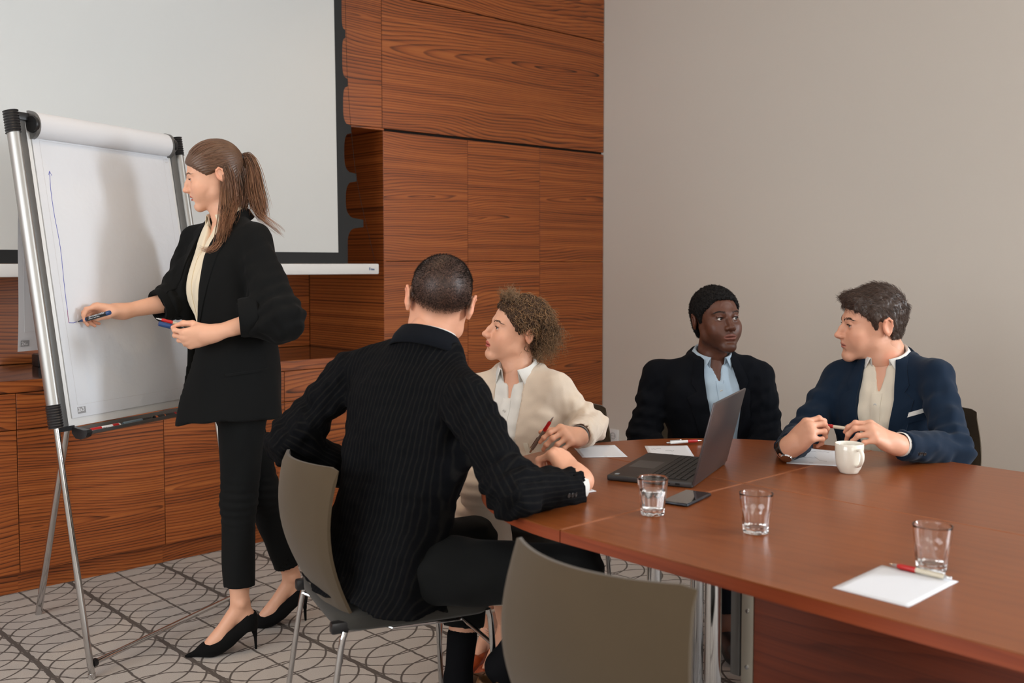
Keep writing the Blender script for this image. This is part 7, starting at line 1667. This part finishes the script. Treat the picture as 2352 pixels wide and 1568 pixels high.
    legs(t, pel + V3(0, 0, 0.02), r0, f0, kn, an, M['trouser_black'], rad=(0.094, 0.072, 0.062), hemgap=0.15, seed=23, grow=-0.035)
    for q, a in enumerate(an):
        fd = unit(V3(0.9, 0.35, 0)) if q == 0 else unit(V3(0.75, -0.5, 0)); ax = unit(kn[q] - a)
        S = SDF(a - 0.16, a + 0.22, 0.005); S.add(cone(a + ax * 0.12, a, 0.044, 0.038)); S.add(cone(a, a + V3(0, 0, -0.05) + fd * 0.03, 0.038, 0.036), 0.02); V, F = S.mesh(1); mk('sock', V, F, M['sock'], t, smooth=True, world=True)
        hz = max(0.0, a[2] - 0.10); sho = shoe_flat(V3(a[0], a[1], hz) - fd * 0.06, V3(a[0], a[1], hz) + fd * 0.22, 'shoe', M['leather_brown'], t)
        c0 = V3(a[0], a[1], hz) + fd * 0.08 + V3(0, 0, 0.085); MB().tube(smooth_path([c0 + np.cross(fd, up) * x + V3(0, 0, z) for x, z in ((-0.02, -0.01), (-0.045, 0.01), (-0.03, 0.0), (0.0, 0.004), (0.03, 0.0), (0.045, 0.012), (0.02, -0.01))], 24), 0.0018, 6).build('lace', M['leather_brown'], sho, world=True)
    # cropped hair: dense short stubble over the painted scalp
    r_ = np.random.default_rng(12); Sx = Hd['sdf']; Vl = ((Hd['V'] - Hd['o']) @ Hd['R']) / Hd['sc']; dark = Hd['col'].sum(1) < np.array(sk).sum() * 0.45; cand = np.where(dark)[0]
    pick = Vl[r_.choice(cand, 9000)]; N2 = Sx.grad(pick); fl = np.stack([r_.normal(0, 0.3, 9000), r_.normal(0.3, 0.3, 9000), r_.normal(-0.5, 0.3, 9000)], 1); ln = np.where(pick[:, 2] > 0.06, 0.0075, 0.0038)[:, None, None]; u = np.linspace(0, 1, 3)[None, :, None]
    V, Q, ids = strands(pick[:, None] + (N2 * 0.7 + fl * 0.45)[:, None] * ln * u, 0.00035, 3); mk('hair', Hd['tw'](V), Q, M['hair_matte'], t, smooth=True, world=True, col={'Col': tint(lin(30, 23, 19), 9000, r_, 0.4, 1.1)[ids]})
    return t, HR
C_t, C_HL = person_C(); B_t, B_HR = person_B()
# ================================================================ pens and markers in hands and on the tray
def band(t, p0, p1, a, b, mat, r=0.0078, name='colour_band'):
    R = frame_of(p0, p1); L = np.linalg.norm(np.asarray(p1) - np.asarray(p0)); MB().lathe([(r, L * a), (r, L * b)], 18, (0, 0, 0), R).build(name, mat, t)
M['marker_black'] = plain('marker_black_barrel', (0.010, 0.010, 0.011), 0.3); M['copper'] = plain('copper_band', lin(190, 110, 70), 0.25, 0.8)
q0, q1 = A_i['tip'], P2W(261, 715, 3.365)
marker(q0, q0 + unit(q1 - q0) * 0.134, 'blue permanent marker in the standing woman\'s writing hand', M['blue'], M['marker_black'], capped=False, letters=[('permanent marker', 0.0085, 0.052, 0.0005), ('waterproof  quick drying', 0.0045, 0.050, -0.0052)], updir=-FWD + V3(0, 0, 0.25))
gA = A_HL['tips'][0] * 0.5 + A_HL['tips'][4] * 0.5; dA = unit(P2W(357, 736, 3.285) - P2W(440, 757, 3.345))
q0 = gA + dA * 0.062 + V3(0, 0, 0.006) - A_HL['n'] * 0.004; pen(q0, q0 - dA * 0.14, 'red and clear ball pen held in the standing woman\'s lower hand', M['red'], M['clear'])
q0 = gA + dA * 0.054 - V3(0, 0, 0.008) - A_HL['n'] * 0.002; marker(q0, q0 - dA * 0.12, 'capped blue marker held in the standing woman\'s lower hand', M['blue'], M['marker_black'])
q0, q1 = P2W(1271, 957, 2.965), P2W(1228, 1022, 3.005); pen(q0, q0 + unit(q1 - q0) * 0.14, 'red gripped ball pen in the hand of the woman in beige', M['red'], plain('grey_barrel', lin(120, 104, 94), 0.3))
gR = E_HR['tips'][0] * 0.5 + E_HR['tips'][4] * 0.5; gL = E_HL['tips'][0] * 0.5 + E_HL['tips'][4] * 0.5; dE = unit(gL - gR)
pen(gR - dE * 0.030, gR + dE * 0.112, 'red and clear ball pen held between both hands of the navy-blazered man', M['red'], M['clear'])
gB = B_HR['tips'][0] * 0.5 + B_HR['tips'][4] * 0.5; q1 = P2W(1256, 1076, 2.66); dB = unit(gB - q1)
pen(q1 + dB * 0.14, q1, 'silver ended ball pen in the pinstriped man\'s writing hand', M['black'], M['white_plastic'])
def on_tray(s): return fc(s, 0.7735, 0.031)
t = marker(on_tray(0.108), on_tray(0.240), 'white marker with red cap lying on the flip chart tray', M['red'], M['white_plastic'], letters=[('||||| |||', 0.007, 0.049, -0.002)], updir=FN, print_mat=M['black'])
band(t, on_tray(0.108), on_tray(0.240), 0.72, 0.93, M['red'])
t = marker(on_tray(0.390), on_tray(0.256), 'black marker with blue-grey cap in the middle of the flip chart tray', M['marker_black'], plain('blue_grey_barrel', lin(96, 112, 122), 0.35))
t = marker(on_tray(0.405), on_tray(0.545), 'black marker with copper bands lying on the flip chart tray', M['marker_black'], M['marker_black'])
for a, b in ((0.02, 0.10), (0.34, 0.38)): band(t, on_tray(0.405), on_tray(0.545), a, b, M['copper'], 0.0086)
band(t, on_tray(0.405), on_tray(0.545), 0.72, 0.80, M['red'])
